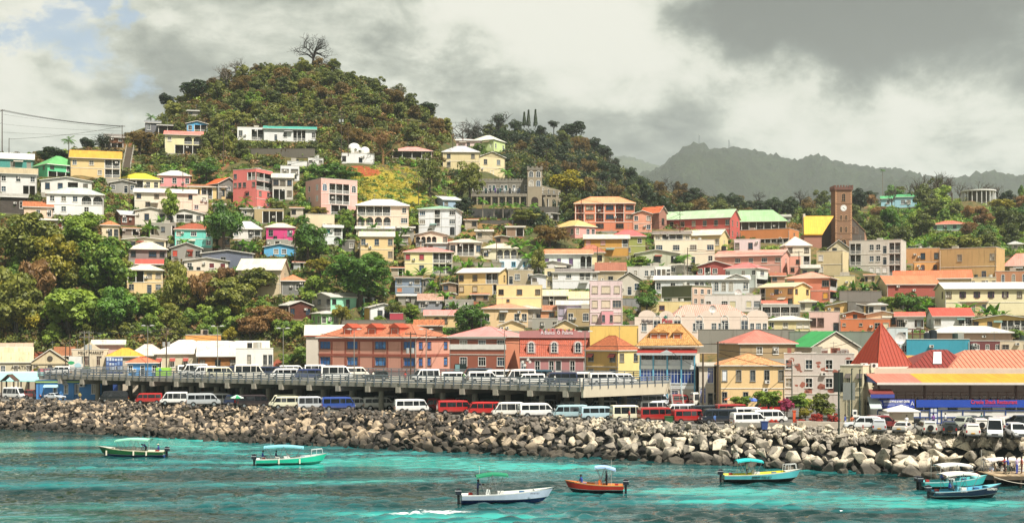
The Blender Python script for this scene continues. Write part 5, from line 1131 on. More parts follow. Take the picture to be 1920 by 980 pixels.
 for i in range(4):
  a,b=Vector(cs[i]),Vector(cs[(i+1)%4])
  for k in range(11):
   t=k/10;p=a.lerp(b,t);s=1-abs(t-.5)*2;e=Vector((p.x,p.y,z0));mid=a.lerp(b,.5);q=Vector((mid.x*(1-s),mid.y*(1-s),z0+(za-z0)*s));q=Vector((p.x+(0-mid.x)*s if False else p.x-mid.x*s,p.y-mid.y*s,z0+(za-z0)*s))
   if s>.05:mm=MB();mm.tube(e,q,.055,n=4);mm.build('roof_seam',sm,ro)
  mm=MB();mm.tube((a.x,a.y,z0),(0,0,za),.1,n=5);mm.build('hip_cap',PL('b44828'),ro)
 m=MB();m.box(-h+.3,-h+.3,0,h-.3,h-.3,z0);m.build('wall',WM('ecdcc0'),root);m=MB();m.box(-h-.15,-h-.15,z0-.25,h+.15,h+.15,z0-.01);m.build('eave',PL('e8dccc'),root)
 for px in(1622,1641):a=P(px,684,173);ac=empty('air_conditioner',(a.x,173.5,zat(689,173)),0,"white air conditioner box %s"%("by the pyramid roof's dark face" if px<1630 else "in front of the pyramid roof"),'air conditioner');m=MB();m.box(-.45,-.3,0,.45,.3,.6);m.build('casing',WHITE,ac);m=MB();m.tube((-.1,-.34,.3),(-.1,-.3,.3),.22,n=12);m.build('fan',PL('404040'),ac)
 # two large seamed roofs behind the restaurant
 for(xa,xb,yt,yb,Yf,D2,hx_,lab,inset)in((1704,1830,655,689,178,12,'8c3028',"dark red seamed roof with a white skylight",5.0),(1780,1975,656,691,177,12,'dc8c70',"wide salmon seamed hipped roof",4.2)):
  a,b=P(xa,yb,Yf),P(xb,yb,Yf);w=b.x-a.x;root=empty('market_hall',((a.x+b.x)/2,Yf+D2/2,ZG),0,lab,'hall');z0=zat(yb,Yf)-ZG;z1_=zat(yt,Yf+D2/2)-ZG;h_,dd=w/2,D2/2
  if hx_=='8c3028':dd_=.12
  else:dd_=0
  z0-=dd_;m=MB();R1,R2=(-h_+inset,0,z1_),(h_-inset*.4,0,z1_);c=[(-h_,-dd,z0),(h_,-dd,z0),(h_,dd,z0),(-h_,dd,z0)]
  m.poly([c[0],c[1],R2,R1],0,[(0,.01),(w,.01),(w-3,6),(4,6)]);m.poly([c[1],c[2],R2],0);m.poly([c[2],c[3],R1,R2],0);m.poly([c[3],c[0],R1],0);ro=m.build('roof',PL(hx_,.55,0,.8,var=.2),root)
  ns=int(w/.62)
  for k in range(1,ns):
   x=-h_+w*k/ns;s=1.0
   if x<R1[0]:s=(x+h_)/(R1[0]+h_)
   elif x>R2[0]:s=(h_-x)/(h_-R2[0])
   if s>.06:mm=MB();mm.tube((x,-dd,z0+.03),(x,-dd+dd*s,z0+(z1_-z0)*s+.03),.045,n=4);mm.build('roof_seam',PL({'8c3028':'6c241c'}.get(hx_,'a85c48')),ro)
  m=MB();m.box(-h_+.1,-dd+.1,0,h_-.1,dd,z0-.02);m.build('wall',WM('f0d0b8',.3),root)
  if hx_=='8c3028':
   f_=lambda x,t:(x,-dd+dd*t,z0+(z1_-z0)*t+.12);m=MB();m.prism([f_(-.9,.2),f_(.3,.2),f_(1.5,.82),f_(.4,.82)],(0,0,.06));m.build('skylight',PL('d8dce0',.3),root)
 B("orange tile roof beyond the pyramid roof",1690,1734,668,686,700,'f0d0a8','f8b058','gab',None,'..',Y=190,tile=True,ov=.2)
 # gate hut in the car park
 a=P(1690,790,160);root=empty('gate_hut',(a.x,160,ZG),-.1,"small cream booth with pointed pale roof in the car park",'booth');m=MB();m.box(-1.3,-1,0,1.3,1,zat(769,160)-ZG);m.build('wall',WM('ece0c4',.2),root)
 z=zat(769,160)-ZG;m=MB();e=2.05;cs=[(-e,-1.5),(e,-1.5),(e,1.5),(-e,1.5)]
 for i in range(4):p,q_=cs[i],cs[(i+1)%4];m.poly([(p[0],p[1],z),(q_[0],q_[1],z),(0,0,z+.72)]);m.poly([(p[0],p[1],z-.12),(q_[0],q_[1],z-.12),(q_[0],q_[1],z),(p[0],p[1],z)])
 m.build('roof',PL('ece8e0'),root)
 # fuel pump
 a=P(1604,785,162);root=empty('fuel_pump',(a.x,162,ZG),0,"white fuel pump with hose beside the cream corner building",'fuel pump');m=MB();m.box(-.5,-.3,0,.5,.3,1.5);m.box(-.45,-.28,1.5,.15,.28,2.2);m.build('body',WHITE,root);m=MB();m.box(-.35,-.33,.9,.05,-.3,1.3);m.box(-.3,-.33,1.7,.05,-.28,2.0);m.build('display',PL('303840'),root)
 m=MB();m.tube((.5,0,1.9),(.8,0,1.2),.04);m.tube((.8,0,1.2),(.6,0,.4),.04);m.build('hose',DARK,root)
restaurant()
# ------------------------------------------------------------------ poles, lamps, masts, wires
def lamp(px,ytop,Y,zb,label,heads=2):
 a=P(px,ytop,Y);r=empty('street_lamp',(a.x,Y,zb),0,label,'street lamp','double headed street lamps on the parking deck');h=a.z-zb;m=MB();m.tube((0,0,0),(0,0,h),.09,.06,8);m.build('pole',POLEM,r);m=MB();m.tube((-.75,0,h+.05),(.75,0,h+.05),.04,n=5);m.build('arm',POLEM,r)
 for s in(-1,1):
  m=MB();m.prism([(s*.45,-.16,h+.02),(s*1.15,-.13,h+.06),(s*1.2,-.13,h+.14),(s*.8,-.16,h+.24),(s*.45,-.16,h+.16)][::s],(0,.32,0));m.build('lamp_head',PL('dcdcd8'),r)
 return r
for px,yt,Y,lb in((277,611,236,"double headed lamp beside the blue kiosk"),(408,612,228,"double headed lamp in front of the timber fronted warehouse"),(531,616,222,"double headed lamp in front of the leafy gap by the salmon offices"),(664,618,212,"double headed lamp crossing the salmon office front"),
                   (799,618,206,"double headed lamp before the salmon office corner"),(946,620,200,"double headed lamp crossing the brick building"),(1097,622,196,"double headed lamp at the edge of the mansard building")):lamp(px,yt,Y,DZ,lb)
def pole(px,yt,yb,Y,label,arms=1,trafo=False,mat=None,kind='utility_pole',gz_=None,group=None,r=.14):
 a=P(px,yt,Y);zb=zat(yb,Y)-.5 if gz_ is None else gz_;o=empty(kind,(a.x,Y,zb),random.uniform(-.3,.3),label,'pole',group or 'wooden utility poles');h=a.z-zb;m=MB();m.tube((0,0,0),(0,0,h),r,r*.7,7);m.build('pole',mat or WOODPOLE,o)
 for k in range(arms):
  m=MB();z=h-.35-k*.9;m.box(-1.0,-.06,z-.06,1.0,.06,z+.06);c=m.build('crossarm',mat or WOODPOLE,o)
  for x in(-.9,-.45,.45,.9):i_=MB();i_.tube((x,0,z+.06),(x,0,z+.26),.05,n=5);i_.build('insulator',PL('8c8078'),c)
 if trafo:
  for x in(-.45,.45):m=MB();m.tube((x,-.3,h-3.6),(x,-.3,h-2.7),.28,n=9);m.build('transformer',PL('a8acac'),o)
 PN[key_[0]]=short(label.replace('pole','pole with',1));return a
PN={};key_=['']
tops={}
for key,px,yt,yb,Y,arms,tr,lb in(
 ('a',158,620,735,250,2,0,"grey steel pole of the pair in front of the meat market"),('b',167,620,735,249,2,1,"steel pole with transformer cans in front of the meat market"),('c',312,614,700,245,2,1,"pole with transformer cans above the warehouse with red hoods"),
 ('d',770,622,712,216,1,1,"dark pole with transformer cans before the salmon office corner"),('e',1318,662,770,185,0,0,"tall bare pole beside the glazed building"),('f',1346,640,775,190,1,0,"tall dark pole before the yellow colonial house"),
 ('g',123,641,735,255,1,0,"pole with a wide crossarm between the market gables"),('h',131,626,735,256,0,0,"thin pole behind the wide crossarm one"),('i',4,205,300,392,1,0,"very tall pole on the crest above the teal house"),('j',17,259,300,396,0,0,"short pole behind the tallest crest pole"),
 ('k',229,235,275,398,1,0,"crest pole beside the brown wooden house"),('l',419,225,310,392,1,0,"slender pole on the dry bank by the white villa"),('m',640,208,292,402,3,1,"three armed pole above the domed house"),('n',653,238,290,400,0,0,"green stained pole next to the three armed one"),
 ('o',242,330,392,345,0,0,"pole behind the grey gabled cottage"),('p',343,320,355,362,0,0,"pole beside the pink cottage"),('q',868,228,262,436,2,0,"double armed pole on the saddle between the hills"),('r',849,238,275,432,1,0,"shorter pole on the saddle"),
 ('s',1024,278,318,450,2,0,"pole beside the castle turret"),('t',1138,340,370,425,2,0,"pole above the orange apartments"),('u',785,333,390,385,0,0,"green stained pole above the pale blue cabin"),('v',1090,372,415,395,0,0,"pole in front of the orange apartments"),
 ('w',1275,394,432,378,2,0,"double crossarm pole in front of the long red hall"),('x',931,449,485,352,0,0,"pole beside the arched porch cottage"),('y',1289,464,520,340,0,0,"pole in front of the cream flats"),('z',1498,470,512,335,1,0,"pole beside the white pyramid roofed house"),
 ('A',1120,462,496,345,0,0,"pole beside the rust striped roof"),('B',1485,680,760,196,1,0,"grey pole before the roofless ruin"),('C',1880,402,440,500,1,0,"water tower like pole on the far green slope"),('D',553,448,490,330,0,0,"pole between the blue cottage and the dark tree")):
 key_[0]=key;tops[key]=pole(px,yt,yb,Y,lb,arms,tr,POLEM if key in 'abB' else None,r=.17 if key in 'ief' else .13)
for px,yt,Y,lb in((1573,693,150,"tall dark green pole by the planter wall"),(1597,690,160,"dark green pole in front of the grey sign panel"),(1612,692,163,"slim green pole at the cream corner building")):
 a=P(px,yt,Y);o=empty('lamp_post',(a.x,Y,ZG),0,lb,'lamp post');m=MB();m.tube((0,0,0),(0,0,a.z-ZG),.1,.07,7);m.build('pole',PL('24382c'),o);m=MB();m.box(-.05,-.5,a.z-ZG-.1,.05,.1,a.z-ZG);m.build('lamp_head',PL('303c34'),o)
a=P(987,678,196);o=empty('floodlight_mast',(a.x,196,DZ),0,"short mast with a cluster of white floodlights on the deck",'floodlight');m=MB();m.tube((0,0,0),(0,0,a.z-DZ),.09,n=7);m.build('pole',PL('a05c48'),o)
for x,z in((-.55,0),(.55,0),(-.2,-.5),(.25,.35)):m=MB();m.tube((x,-.2,a.z-DZ+z),(x,.15,a.z-DZ+z+.1),.22,.12,8);m.build('floodlight',WHITE,o)
m=MB();m.box(-.7,-.04,a.z-DZ-.1,.7,.04,a.z-DZ-.02);m.build('arm',PL('a05c48'),o)
WIREM=PL('2a2a28',.8)
def wire(p,q,sag=.03,n=10,label=None,r=.05):
 p,q=Vector(p),Vector(q);m=MB();L=(q-p).length;pts=[p.lerp(q,i/n)-Vector((0,0,sag*L*4*(i/n)*(1-i/n)))for i in range(n+1)]
 c=(p+q)/2
 for a_,b_ in zip(pts,pts[1:]):m.tube(a_-c,b_-c,r,n=3,cap=False)
 o=m.build('power_cable',WIREM,None,c);tag(o,label or "thin black power cable strung between hillside poles",'cable','power cables strung between poles')
V3=Vector
for k1,k2,offs in(('i','k',(0,-.9,1)),('j','k',(0,)),('l','m',(0,.8)),('m','q',(0,-.9)),('q','s',(0,.9,-.9)),('s','t',(0,.8,-.9)),('c','b',(0,.5)),('a','g',(0,)),('w','v',(0,)),('d','f',(0,)),('u','x',(0,)),('t','w',(0,)),('y','z',(0,))):
 for d_ in offs:wire(tops[k1]+V3((d_,0,-.3)),tops[k2]+V3((d_,0,-.3)),.02,r=.055,label=' '.join(('%s cable from the %s to the %s'%('middle' if d_==0 else 'west' if d_<0 else 'east',PN[k1],PN[k2])).replace(' with','').split()[:16]))
wire(P(-60,262,380),tops['i']+V3((0,0,-4)));[wire(tops['i']+V3((0,0,-z_)),P(228,240+k_*6,398),.012,r=.03)for k_,z_ in enumerate((1.5,4.5,7))];[wire(P(a_,b_,c_),P(d_,e_,f_),.02,r=.05)for a_,b_,c_,d_,e_,f_ in((640,214,402,419,234,392),(419,250,392,229,262,398),(1138,350,425,1275,400,378),(770,640,216,700,560,300),(770,636,216,860,560,320),(775,645,216,930,545,340),(312,628,245,158,630,250),(312,622,245,480,640,262),(1346,655,190,1600,640,240),(1346,660,190,1480,690,200),(1318,690,185,1240,640,220),(1275,402,378,1190,430,385),(1275,406,378,1226,432,380),(1289,470,340,1498,474,335),(931,455,352,1120,466,345),(785,340,385,1024,290,450),(640,226,402,870,236,436),(640,232,402,500,236,396))];wire(P(-60,240,380),tops['i']+V3((0,0,-.4)));wire(tops['d']+V3((0,0,-1)),P(600,625,240),.02);wire(tops['c'],P(480,632,270),.02);wire(P(1640,433,392),P(1840,470,380),.015)
for px,yb,Y,h,lb in((1311,273,3700,34,"lattice antenna mast on the misty peak"),(1367,279,3700,26,"shorter antenna mast on the misty ridge")):
 a=P(px,yb,Y);o=empty('antenna_mast',(a.x,Y,a.z-4),0,lb,'antenna mast');m=MB()
 for sx,sy in((-1,-1),(1,-1),(0,1)):m.tube((sx*2.2,sy*2.2,0),(sx*.9,sy*.9,h+4),.5,n=4)
 for i in range(10):z=i*(h+4)/10;m.box(-1.1+i*.06,-1.1+i*.06,z,1.1-i*.06,1.1-i*.06,z+.35)
 m.build('lattice',PL('707880'),o);m=MB();m.tube((0,0,h-1),(0,0,h+3.6),2.4,n=8);m.build('antenna',PL('b0b4b4'),o)
# stairs climbing the hill beside the brown wooden house
def hill_stair():
 A=P(237,314,382);T=P(244,277,400);r=empty('hill_stair',A,0,"long brown flight of steps climbing to the crest",'stair');d=T-A;N=26
 for i in range(N):m=MB();p=d*(i/N);m.box(p.x-1.0,p.y,p.z,p.x+1.0,p.y+d.y/N+.05,p.z+d.z/N);m.build('step',WM('5c4c38',.8),r)
 for s in(-1.15,1.15):m=MB();m.tube((s,0,.9),(s+d.x,d.y,d.z+.9),.05);[m.tube((s+d.x*k/6,d.y*k/6,d.z*k/6-1),(s+d.x*k/6,d.y*k/6,d.z*k/6+.9),.06)for k in range(7)];m.build('handrail',PL('b8b4a8'),r)
hill_stair()
# retaining walls
def rwall(px0,px1,yt,yb,Y,h,lab,th=.6):
 if Y>285:Y=Yof((px0+px1)/2,yb)
 a,b=P(px0,yt,Y),P(px1,yt,Y);zb=zat(yb,Y);o=empty('retaining_wall',((a.x+b.x)/2,Y,zb),0,lab,'wall');w=(b.x-a.x)/2;m=MB();m.box(-w,0,-1.2,w,th,a.z-zb);m.build('wall',WM(h,.9),o);m=MB();m.box(-w-.05,-.06,a.z-zb,w+.05,th+.06,a.z-zb+.12);m.build('coping',WM(h,.5),o);RECTS.append((px0,px1,yt,yb,Y))
for t in((1574,1653,546,567,330,'7c746c',"dark grey terrace wall below the palm hedge"),(1590,1656,566,588,318,'6c665c',"long sooty retaining wall with a pipe"),(835,940,492,504,349,'98907c',"garden wall overgrown with leaves behind the peach block"),
          (884,985,392,408,402,'2e2c28',"dark arched retaining wall below the castle garden"),(900,1000,413,420,396,'4a4438',"lower dark terrace wall under the castle"),(1168,1232,560,574,305,'8c8c8c',"corrugated grey fence above the beige building"),(1480,1640,622,665,250,'7c8478',"mossy grey wall under the orange block"),
          (1310,1490,618,650,262,'8c887c',"stained grey wall above the stone warehouse"),(455,590,279,289,396,'5c5444',"terrace wall on the bank below the white villa"),(1030,1080,424,432,396,'a8a49c',"pale curb wall of the road below the castle"),(650,700,306,312,384,'e8e4dc',"white roadside wall below the domed house"),(640,760,600,612,302,'7c7468',"rubble wall behind the salmon offices")):rwall(*t)
# planter wall and billboard
a=P(1495,800,159);b=P(1583,806,156);o=empty('planter_wall',((a.x+b.x)/2,157.5,ZG),atan2(-3,b.x-a.x),"low cream planter wall at the edge of the garden",'wall');L=(b-a).length/2;m=MB();m.box(-L,-.2,0,L,.2,1.0);m.build('wall',WM('ecdcc8',.4),o)
a=P(1430,803,160);o=empty('quay_wall',(a.x,159.5,ZG),-.05,"low dark stained block wall by the red flowers",'wall');m=MB();m.box(-3.4,-.2,0,6.2,.3,.75);m.build('wall',WM('8c887c',.9),o)
a=P(142,690,250);o=empty('billboard',(a.x,250,ZG),0,"white billboard with a green island map",'billboard');w,z0,z1=13/F*250,zat(694,250)-ZG,zat(668,250)-ZG;m=MB();m.box(-w,0,z0,w,.15,z1);m.build('board',WHITE,o)
rr=random.Random(2);m=MB();m.prism([(-.9+.55*cos(t)*rr.uniform(.7,1.3),-.02,z0+1.5+.35*sin(t))for t in(k*pi/5 for k in range(10))],(0,.02,0));m.build('green_map',PL('3cb070'),o);m=MB();m.prism([(.5+.6*cos(t)*rr.uniform(.7,1.3),-.02,z0+1.0+.5*sin(t))for t in(k*pi/5 for k in range(10))],(0,.02,0));m.build('blue_patch',PL('b8dce8'),o)
for x in(-1,1):obj('post',UB(POLEM),o,(x,.2,0),0,(.12,.12,z0))
# ------------------------------------------------------------------ vehicles
YEL=PL('d8a020',.5);REDL=PL('b01c18',.3);HEADL=PL('e4e8ea',.15)
def car_template(kind):
 if kind in('van','highvan','boxvan'):
  H={'van':1.95,'highvan':2.28,'boxvan':2.0}[kind];nose=0 if kind!='boxvan' else 1
  st=[(-2.42,.5,1.0,1.62,.76,.62),(-2.34,.34,1.02,H-.05,.85,.70),(-2.0,.34,1.02,H,.85,.72),(1.0,.34,1.02,H,.85,.72)]
  if not nose:st+=[(1.4,.34,1.02,H-.1,.85,.70),(2.08,.34,1.0,1.10,.85,.80),(2.36,.36,.84,.88,.82,.76),(2.45,.45,.68,.72,.72,.68)]
  else:st+=[(1.75,.34,1.02,H-.06,.85,.71),(2.28,.36,1.0,1.06,.84,.80),(2.40,.45,.70,.9,.78,.74)]
  zt=H-.26;xw=1.38 if not nose else 1.78;xb=1.88 if not nose else 2.12
  side=[[(-2.2,1.1),(-1.22,1.1),(-1.22,zt),(-2.14,zt)],[(-1.14,1.1),(.12,1.1),(.12,zt),(-1.14,zt)],[(.2,1.1),(.98,1.1),(.98,zt),(.2,zt)],[(1.06,1.1),(xb,1.1),(xw,zt),(1.06,zt)]]
  front=((2.06 if not nose else 2.27,1.12,.74),(1.43 if not nose else 1.79,H-.16,.62));rear=((-2.40,1.1,.66),(-2.35,H-.28,.58));wh=(-1.45,1.5);r=.33;hl=(2.33 if not nose else 2.36,.74,.62)
 elif kind=='suv':
  H=1.76;st=[(-2.22,.5,.95,1.05,.78,.70),(-2.14,.42,1.02,1.62,.86,.68),(-1.8,.42,1.02,H,.86,.70),(.35,.42,1.02,H,.86,.70),(1.1,.42,1.0,1.06,.86,.78),(2.1,.44,.92,.96,.83,.74),(2.24,.5,.75,.8,.74,.7)]
  zt=1.6;side=[[(-1.98,1.1),(-1.2,1.1),(-1.2,zt),(-1.92,zt)],[(-1.12,1.1),(-.25,1.1),(-.25,zt),(-1.12,zt)],[(-.17,1.1),(.9,1.1),(.38,zt),(-.17,zt)]]
  front=((1.06,1.1,.70),(.42,H-.08,.58));rear=((-2.17,1.1,.66),(-2.12,1.58,.58));wh=(-1.35,1.4);r=.37;hl=(2.14,.78,.62)
 elif kind=='pickup':
  H=1.74;st=[(-2.55,.5,1.04,1.06,.84,.82),(-2.5,.45,1.04,1.06,.86,.84),(-.86,.45,1.04,1.06,.86,.84),(-.84,.45,1.04,H-.1,.86,.68),(-.6,.45,1.04,H,.86,.70),(.45,.45,1.04,H,.86,.70),(1.15,.45,1.04,1.1,.86,.78),(2.3,.46,.96,1.0,.83,.74),(2.42,.5,.78,.84,.74,.7)]
  zt=1.6;side=[[(-.72,1.12),(-.08,1.12),(-.08,zt),(-.68,zt)],[(0,1.12),(.92,1.12),(.42,zt),(0,zt)]]
  front=((1.1,1.14,.70),(.5,H-.08,.58));rear=((-.87,1.14,.6),(-.86,1.6,.55));wh=(-1.55,1.55);r=.38;hl=(2.34,.8,.62)
 else:
  H=1.42;st=[(-2.22,.42,.78,.92,.76,.70),(-1.55,.34,.90,.98,.84,.72),(-.98,.34,.90,1.36,.84,.62),(.2,.34,.90,H,.84,.62),(.92,.34,.9,.96,.84,.72),(2.02,.4,.76,.8,.80,.72),(2.18,.46,.62,.66,.70,.66)]
  zt=1.3;side=[[(-1.25,.98),(-.45,.98),(-.45,zt),(-.95,zt)],[(-.38,.98),(.72,.98),(.2,zt),(-.38,zt)]]
  front=((.88,1.0,.68),(.28,H-.06,.54));rear=((-1.52,1.0,.66),(-1.04,1.32,.54));wh=(-1.35,1.35);r=.31;hl=(2.04,.66,.6)
 def sect(s):
  x,zb,zl,zt_,hw,ht=s;t=zt_-zl
  h=[(hw*.9,zb),(hw,zb+.14),(hw,zl),(ht+(hw-ht)*.06,zl+t*.88),(ht-.10,zt_)]
  return[(x,y,z)for y,z in h]+[(x,-y,z)for y,z in h[::-1]]
 b=MB();S=[sect(s)for s in st];n=len(S[0])
 for i in range(len(S)-1):
  for k in range(n):b.poly([S[i][k],S[i][(k+1)%n],S[i+1][(k+1)%n],S[i+1][k]])
 b.poly(S[0][::-1]);b.poly(S[-1])
 def yat(x,z):
  for i in range(len(st)-1):
   if st[i][0]<=x<=st[i+1][0]:
    f=(x-st[i][0])/(st[i+1][0]-st[i][0]);q=[st[i][k]*(1-f)+st[i+1][k]*f for k in range(6)];g=max(0,min(1,(z-q[2])/max(.05,q[3]-q[2])));return q[4]*(1-g)+q[5]*g
  return .8
 root=bpy.data.objects.new(kind,None);parts=[('body',b.mesh('vehicle_body',carpaint('f0f0ee')),0)]
 for k,pl in enumerate(side):
  for s in(-1,1):
   g=MB();g.poly([(x,s*(yat(x,z)+.018),z)for x,z in pl][::-s]);parts.append(('window',g.mesh('window',CARGLASS),0))
 g=MB();(xa,za,ya),(xb_,zb_,yb_)=front;g.poly([(xa+.03,-ya,za),(xa+.03,ya,za),(xb_+.03,yb_,zb_),(xb_+.03,-yb_,zb_)]);parts.append(('windscreen',g.mesh('windscreen',CARGLASS),0))
 g=MB();(xa,za,ya),(xb_,zb_,yb_)=rear;g.poly([(xa-.03,ya,za),(xa-.03,-ya,za),(xb_-.03,-yb_,zb_),(xb_-.03,yb_,zb_)]);parts.append(('rear_window',g.mesh('rear_window',CARGLASS),0))
 if kind=='pickup':g=MB();g.box(-2.42,-.68,1.0,-.95,.68,1.075);parts.append(('load_bed',g.mesh('load_bed',DARK),0))
 g=MB();g.box(st[0][0]-.08,-.72,.38,st[0][0]+.1,.72,.56);parts.append(('bumper',g.mesh('bumper',PL('5a5c5e')),0));g=MB();g.box(st[-1][0]-.12,-.72,.36,st[-1][0]+.07,.72,.54);parts.append(('bumper',g.mesh('bumper',PL('5a5c5e')),0))
 g=MB();g.box(st[0][0]-.1,-.22,.6,st[0][0]+.02,.22,.72);parts.append(('number_plate',g.mesh('number_plate',YEL),0))
 g=MB();g.box(st[-1][0]-.03,-.34,.56,st[-1][0]+.02,.34,.68);parts.append(('grille',g.mesh('grille',DARK),0))
 for s in(-1,1):
  g=MB();g.box(hl[0],s*hl[2]-.14,hl[1]-.07,hl[0]+.10,s*hl[2]+.14,hl[1]+.09);parts.append(('headlight',g.mesh('headlight',HEADL),0))
  g=MB();g.box(st[1][0]-.09,s*.72-.08,.72,st[1][0]+.02,s*.72+.08,1.02);parts.append(('tail_light',g.mesh('tail_light',REDL),0))
  g=MB();xm=front[0][0]-.15;g.box(xm-.06,s*.96-.09,1.1,xm+.04,s*.96+.09,1.3);parts.append(('mirror',g.mesh('mirror',DARK),0))
 tm=MB();tm.tube((0,-.11,0),(0,.11,0),r,n=14);tme=tm.mesh('wheel',TYRE);rm_=MB();rm_.tube((0,-.125,0),(0,.125,0),r*.6,n=10);rme=rm_.mesh('rim',CHROME)
 for x in wh:
  for s in(-1,1):parts.append(('wheel',tme,(x,s*.76,r,rme)))
  a=MB()
  for s in(-1,1):
   g=MB();N=10;g.prism([(x+(r+.07)*cos(pi*k/N),s*.853,r+(r+.07)*sin(pi*k/N))for k in range(N+1)][::-s],(0,s*.012,0));parts.append(('wheel_arch',g.mesh('wheel_arch',DARK),0))
 return parts
CARS={}
VN={'van':'minibus','highvan':'minibus','boxvan':'minibus','suv':'off_road_car','sedan':'car','pickup':'pickup_truck'}
VC={'van':'minibus','highvan':'minibus','boxvan':'minibus','suv':'car','sedan':'car','pickup':'pickup truck'}
def car(kind,px,Y,z,col,rz,label,group,small=False,sc_=1.0,spare=False):
 if kind not in CARS:CARS[kind]=car_template(kind)
 root=empty(VN[kind],((px-960)/F*Y,Y,z),rz,label,VC[kind],group);root.scale=(sc_,sc_,sc_)
 for nm,me,loc in CARS[kind]:
  if small and nm in('number_plate','grille','mirror','bumper','headlight','tail_light','wheel_arch'):continue
  o=obj(nm,me,root,loc[:3]if loc else(0,0,0))
  if nm=='body':o.material_slots[0].link='OBJECT';o.material_slots[0].material=carpaint(col)
  if nm=='wheel':obj('rim',loc[3],o)
 if spare:m=MB();m.tube((-2.3,0,1.0),(-2.5,0,1.0),.36,n=14);m.build('spare_wheel',TYRE,root)
 return root
G1,G2,G3='minibuses waiting in the terminal below the deck','minibuses parked on the raised deck','cars parked in front of the restaurant'
W_,SV,BL,DKB,RD,CRM,LB,NV,MR,BK='f2f2f0','b8bcc0','2c4c9c','1c2c50','b82424','e8e4c8','a8c4cc','1c2838','5c2028','181a1e'
# kind, x0, x1, base row (ground level), colour, heading (0 = nose east, 180 = nose west), label
low=[
 ('highvan',4,51,748,W_,-25,"white high roofed minibus at the west end by the brown porch"),('suv',50,84,748.5,'8c2a24',-30,"dark red off-road car between the white minibus and the small white car"),('sedan',84,122,750,'e4ecf4',-25,"small white car in front of the bright blue office"),
 ('boxvan',189,241,754,BK,175,"black minibus half under the deck beside the blue office"),('boxvan',255,304,757,RD,176,"bright red minibus first from the blue office"),('highvan',301,352,758.5,W_,176,"white high roofed minibus beside the first red one"),('van',349,414,762,SV,0,"silver minibus with a colourful picture on its side"),
 ('boxvan',421,468,760.5,DKB,176,"dark blue minibus behind the black one with a maroon roof"),('boxvan',446,505,764,'2a1c20',0,"blackish maroon roofed minibus beside the green and white umbrella"),('van',402,428,759,W_,0,"white minibus squeezed behind the silver picture one"),
 ('highvan',504,556,764,CRM,176,"cream white high roofed minibus behind two white ones"),('boxvan',519,560,766.5,CRM,176,"short cream minibus beside the long silver one"),('highvan',558,611,768,'c8ccd0',0,"long silver grey minibus with dark window band"),('boxvan',603,665,769.5,BL,0,"blue minibus with small square windows"),('van',641,681,768,W_,0,"white minibus nose showing behind the blue one"),
 ('van',681,740,768,'d8d8d0',0,"pale grey minibus in the shade with black window band"),('boxvan',739,803,774.5,W_,0,"clean white minibus before the first pair of red ones"),('boxvan',802,846,771,RD,176,"red minibus half hidden in the deck's shade"),('boxvan',819,884,777,RD,0,"red minibus with two long side windows beside the clean white one"),('boxvan',884,930,779,'c02020',176,"red minibus showing a white wheel next to the high cream one"),
 ('highvan',922,980,781.5,'f0ece4',176,"tall white minibus with squared rear beside the red pair"),('van',971,1041,783.5,W_,0,"white pointed nose minibus east of the tall squared one"),('boxvan',1046,1090,786,LB,176,"pale blue minibus with grey flank, first of the pale blue pair"),('boxvan',1086,1150,788,'b4d0dc',0,"pale blue minibus beside the cream high roofed one"),
 ('highvan',1144,1208,789.5,CRM,0,"cream yellow high roofed minibus between pale blue and red ones"),('boxvan',1196,1264,791.5,'a82424',0,"red minibus behind the small green bin"),('boxvan',1259,1322,793.5,'b02424',0,"red minibus beside the dark navy one"),('boxvan',1321,1371,795,NV,176,"dark navy minibus beside the last red one"),('van',1369,1438,801,W_,0,"white minibus at the quay wall with a blue bin at its nose"),
 ('van',1408,1475,795,W_,0,"white minibus behind the quay wall flowers"),('van',1378,1431,788,W_,0,"white minibus with green windows behind the nearest white one"),('boxvan',1350,1394,784,'a02424',0,"red minibus roof showing behind the dark navy one"),('boxvan',1424,1468,776,'a82428',176,"red minibus beside the pink flowering bush"),('highvan',1294,1353,763,'f0ece0',0,"white high roofed minibus below the tall bare poles"),('boxvan',1267,1300,762,'b03030',0,"red minibus at the foot of the steel stair"),
 ('van',1245,1302,781,W_,176,"white minibus roof behind the two eastern red ones"),('boxvan',1205,1246,762,'e0e4ec',0,"pale minibus under the ramp beam"),('boxvan',1154,1206,766,'34508c',0,"blue minibus roof under the ramp beam"),('van',1208,1246,776,W_,0,"white minibus roof behind the cream high roofed one"),('van',1105,1152,773,W_,176,"white minibus roof behind the pale blue pair"),('van',1055,1102,775,'e4e4e4',0,"white grey minibus roof behind the first pale blue one"),('boxvan',1300,1350,784,'1e2630',0,"black minibus behind the dark navy one"),
 ('van',1000,1050,770,'c8ccd0',0,"silver minibus deep in the shade east of the tall white one"),('van',845,895,766,'d8dcdc',176,"pale minibus roof behind the second red one"),('van',905,950,769,'9ca4a8',0,"grey minibus behind the tall squared one"),('van',620,670,761,W_,0,"white roof deep under the deck behind the blue minibus"),('van',570,612,758,'c0c4c4',176,"grey minibus deep under the deck behind the silver one"),('van',375,425,753,'d8dcdc',0,"pale minibus deep under the deck west end"),('van',705,750,762,'b4b8b8',0,"grey roof deep under the deck behind the pale grey minibus"),('boxvan',320,362,750,'70787c',0,"grey minibus deep under the deck behind the high roofed white one"),
 ('van',1140,1188,757,'dcdcdc',0,"pale minibus far under the ramp"),('van',1060,1106,761,'b8bcc0',176,"silver minibus far under the deck by the last column")]
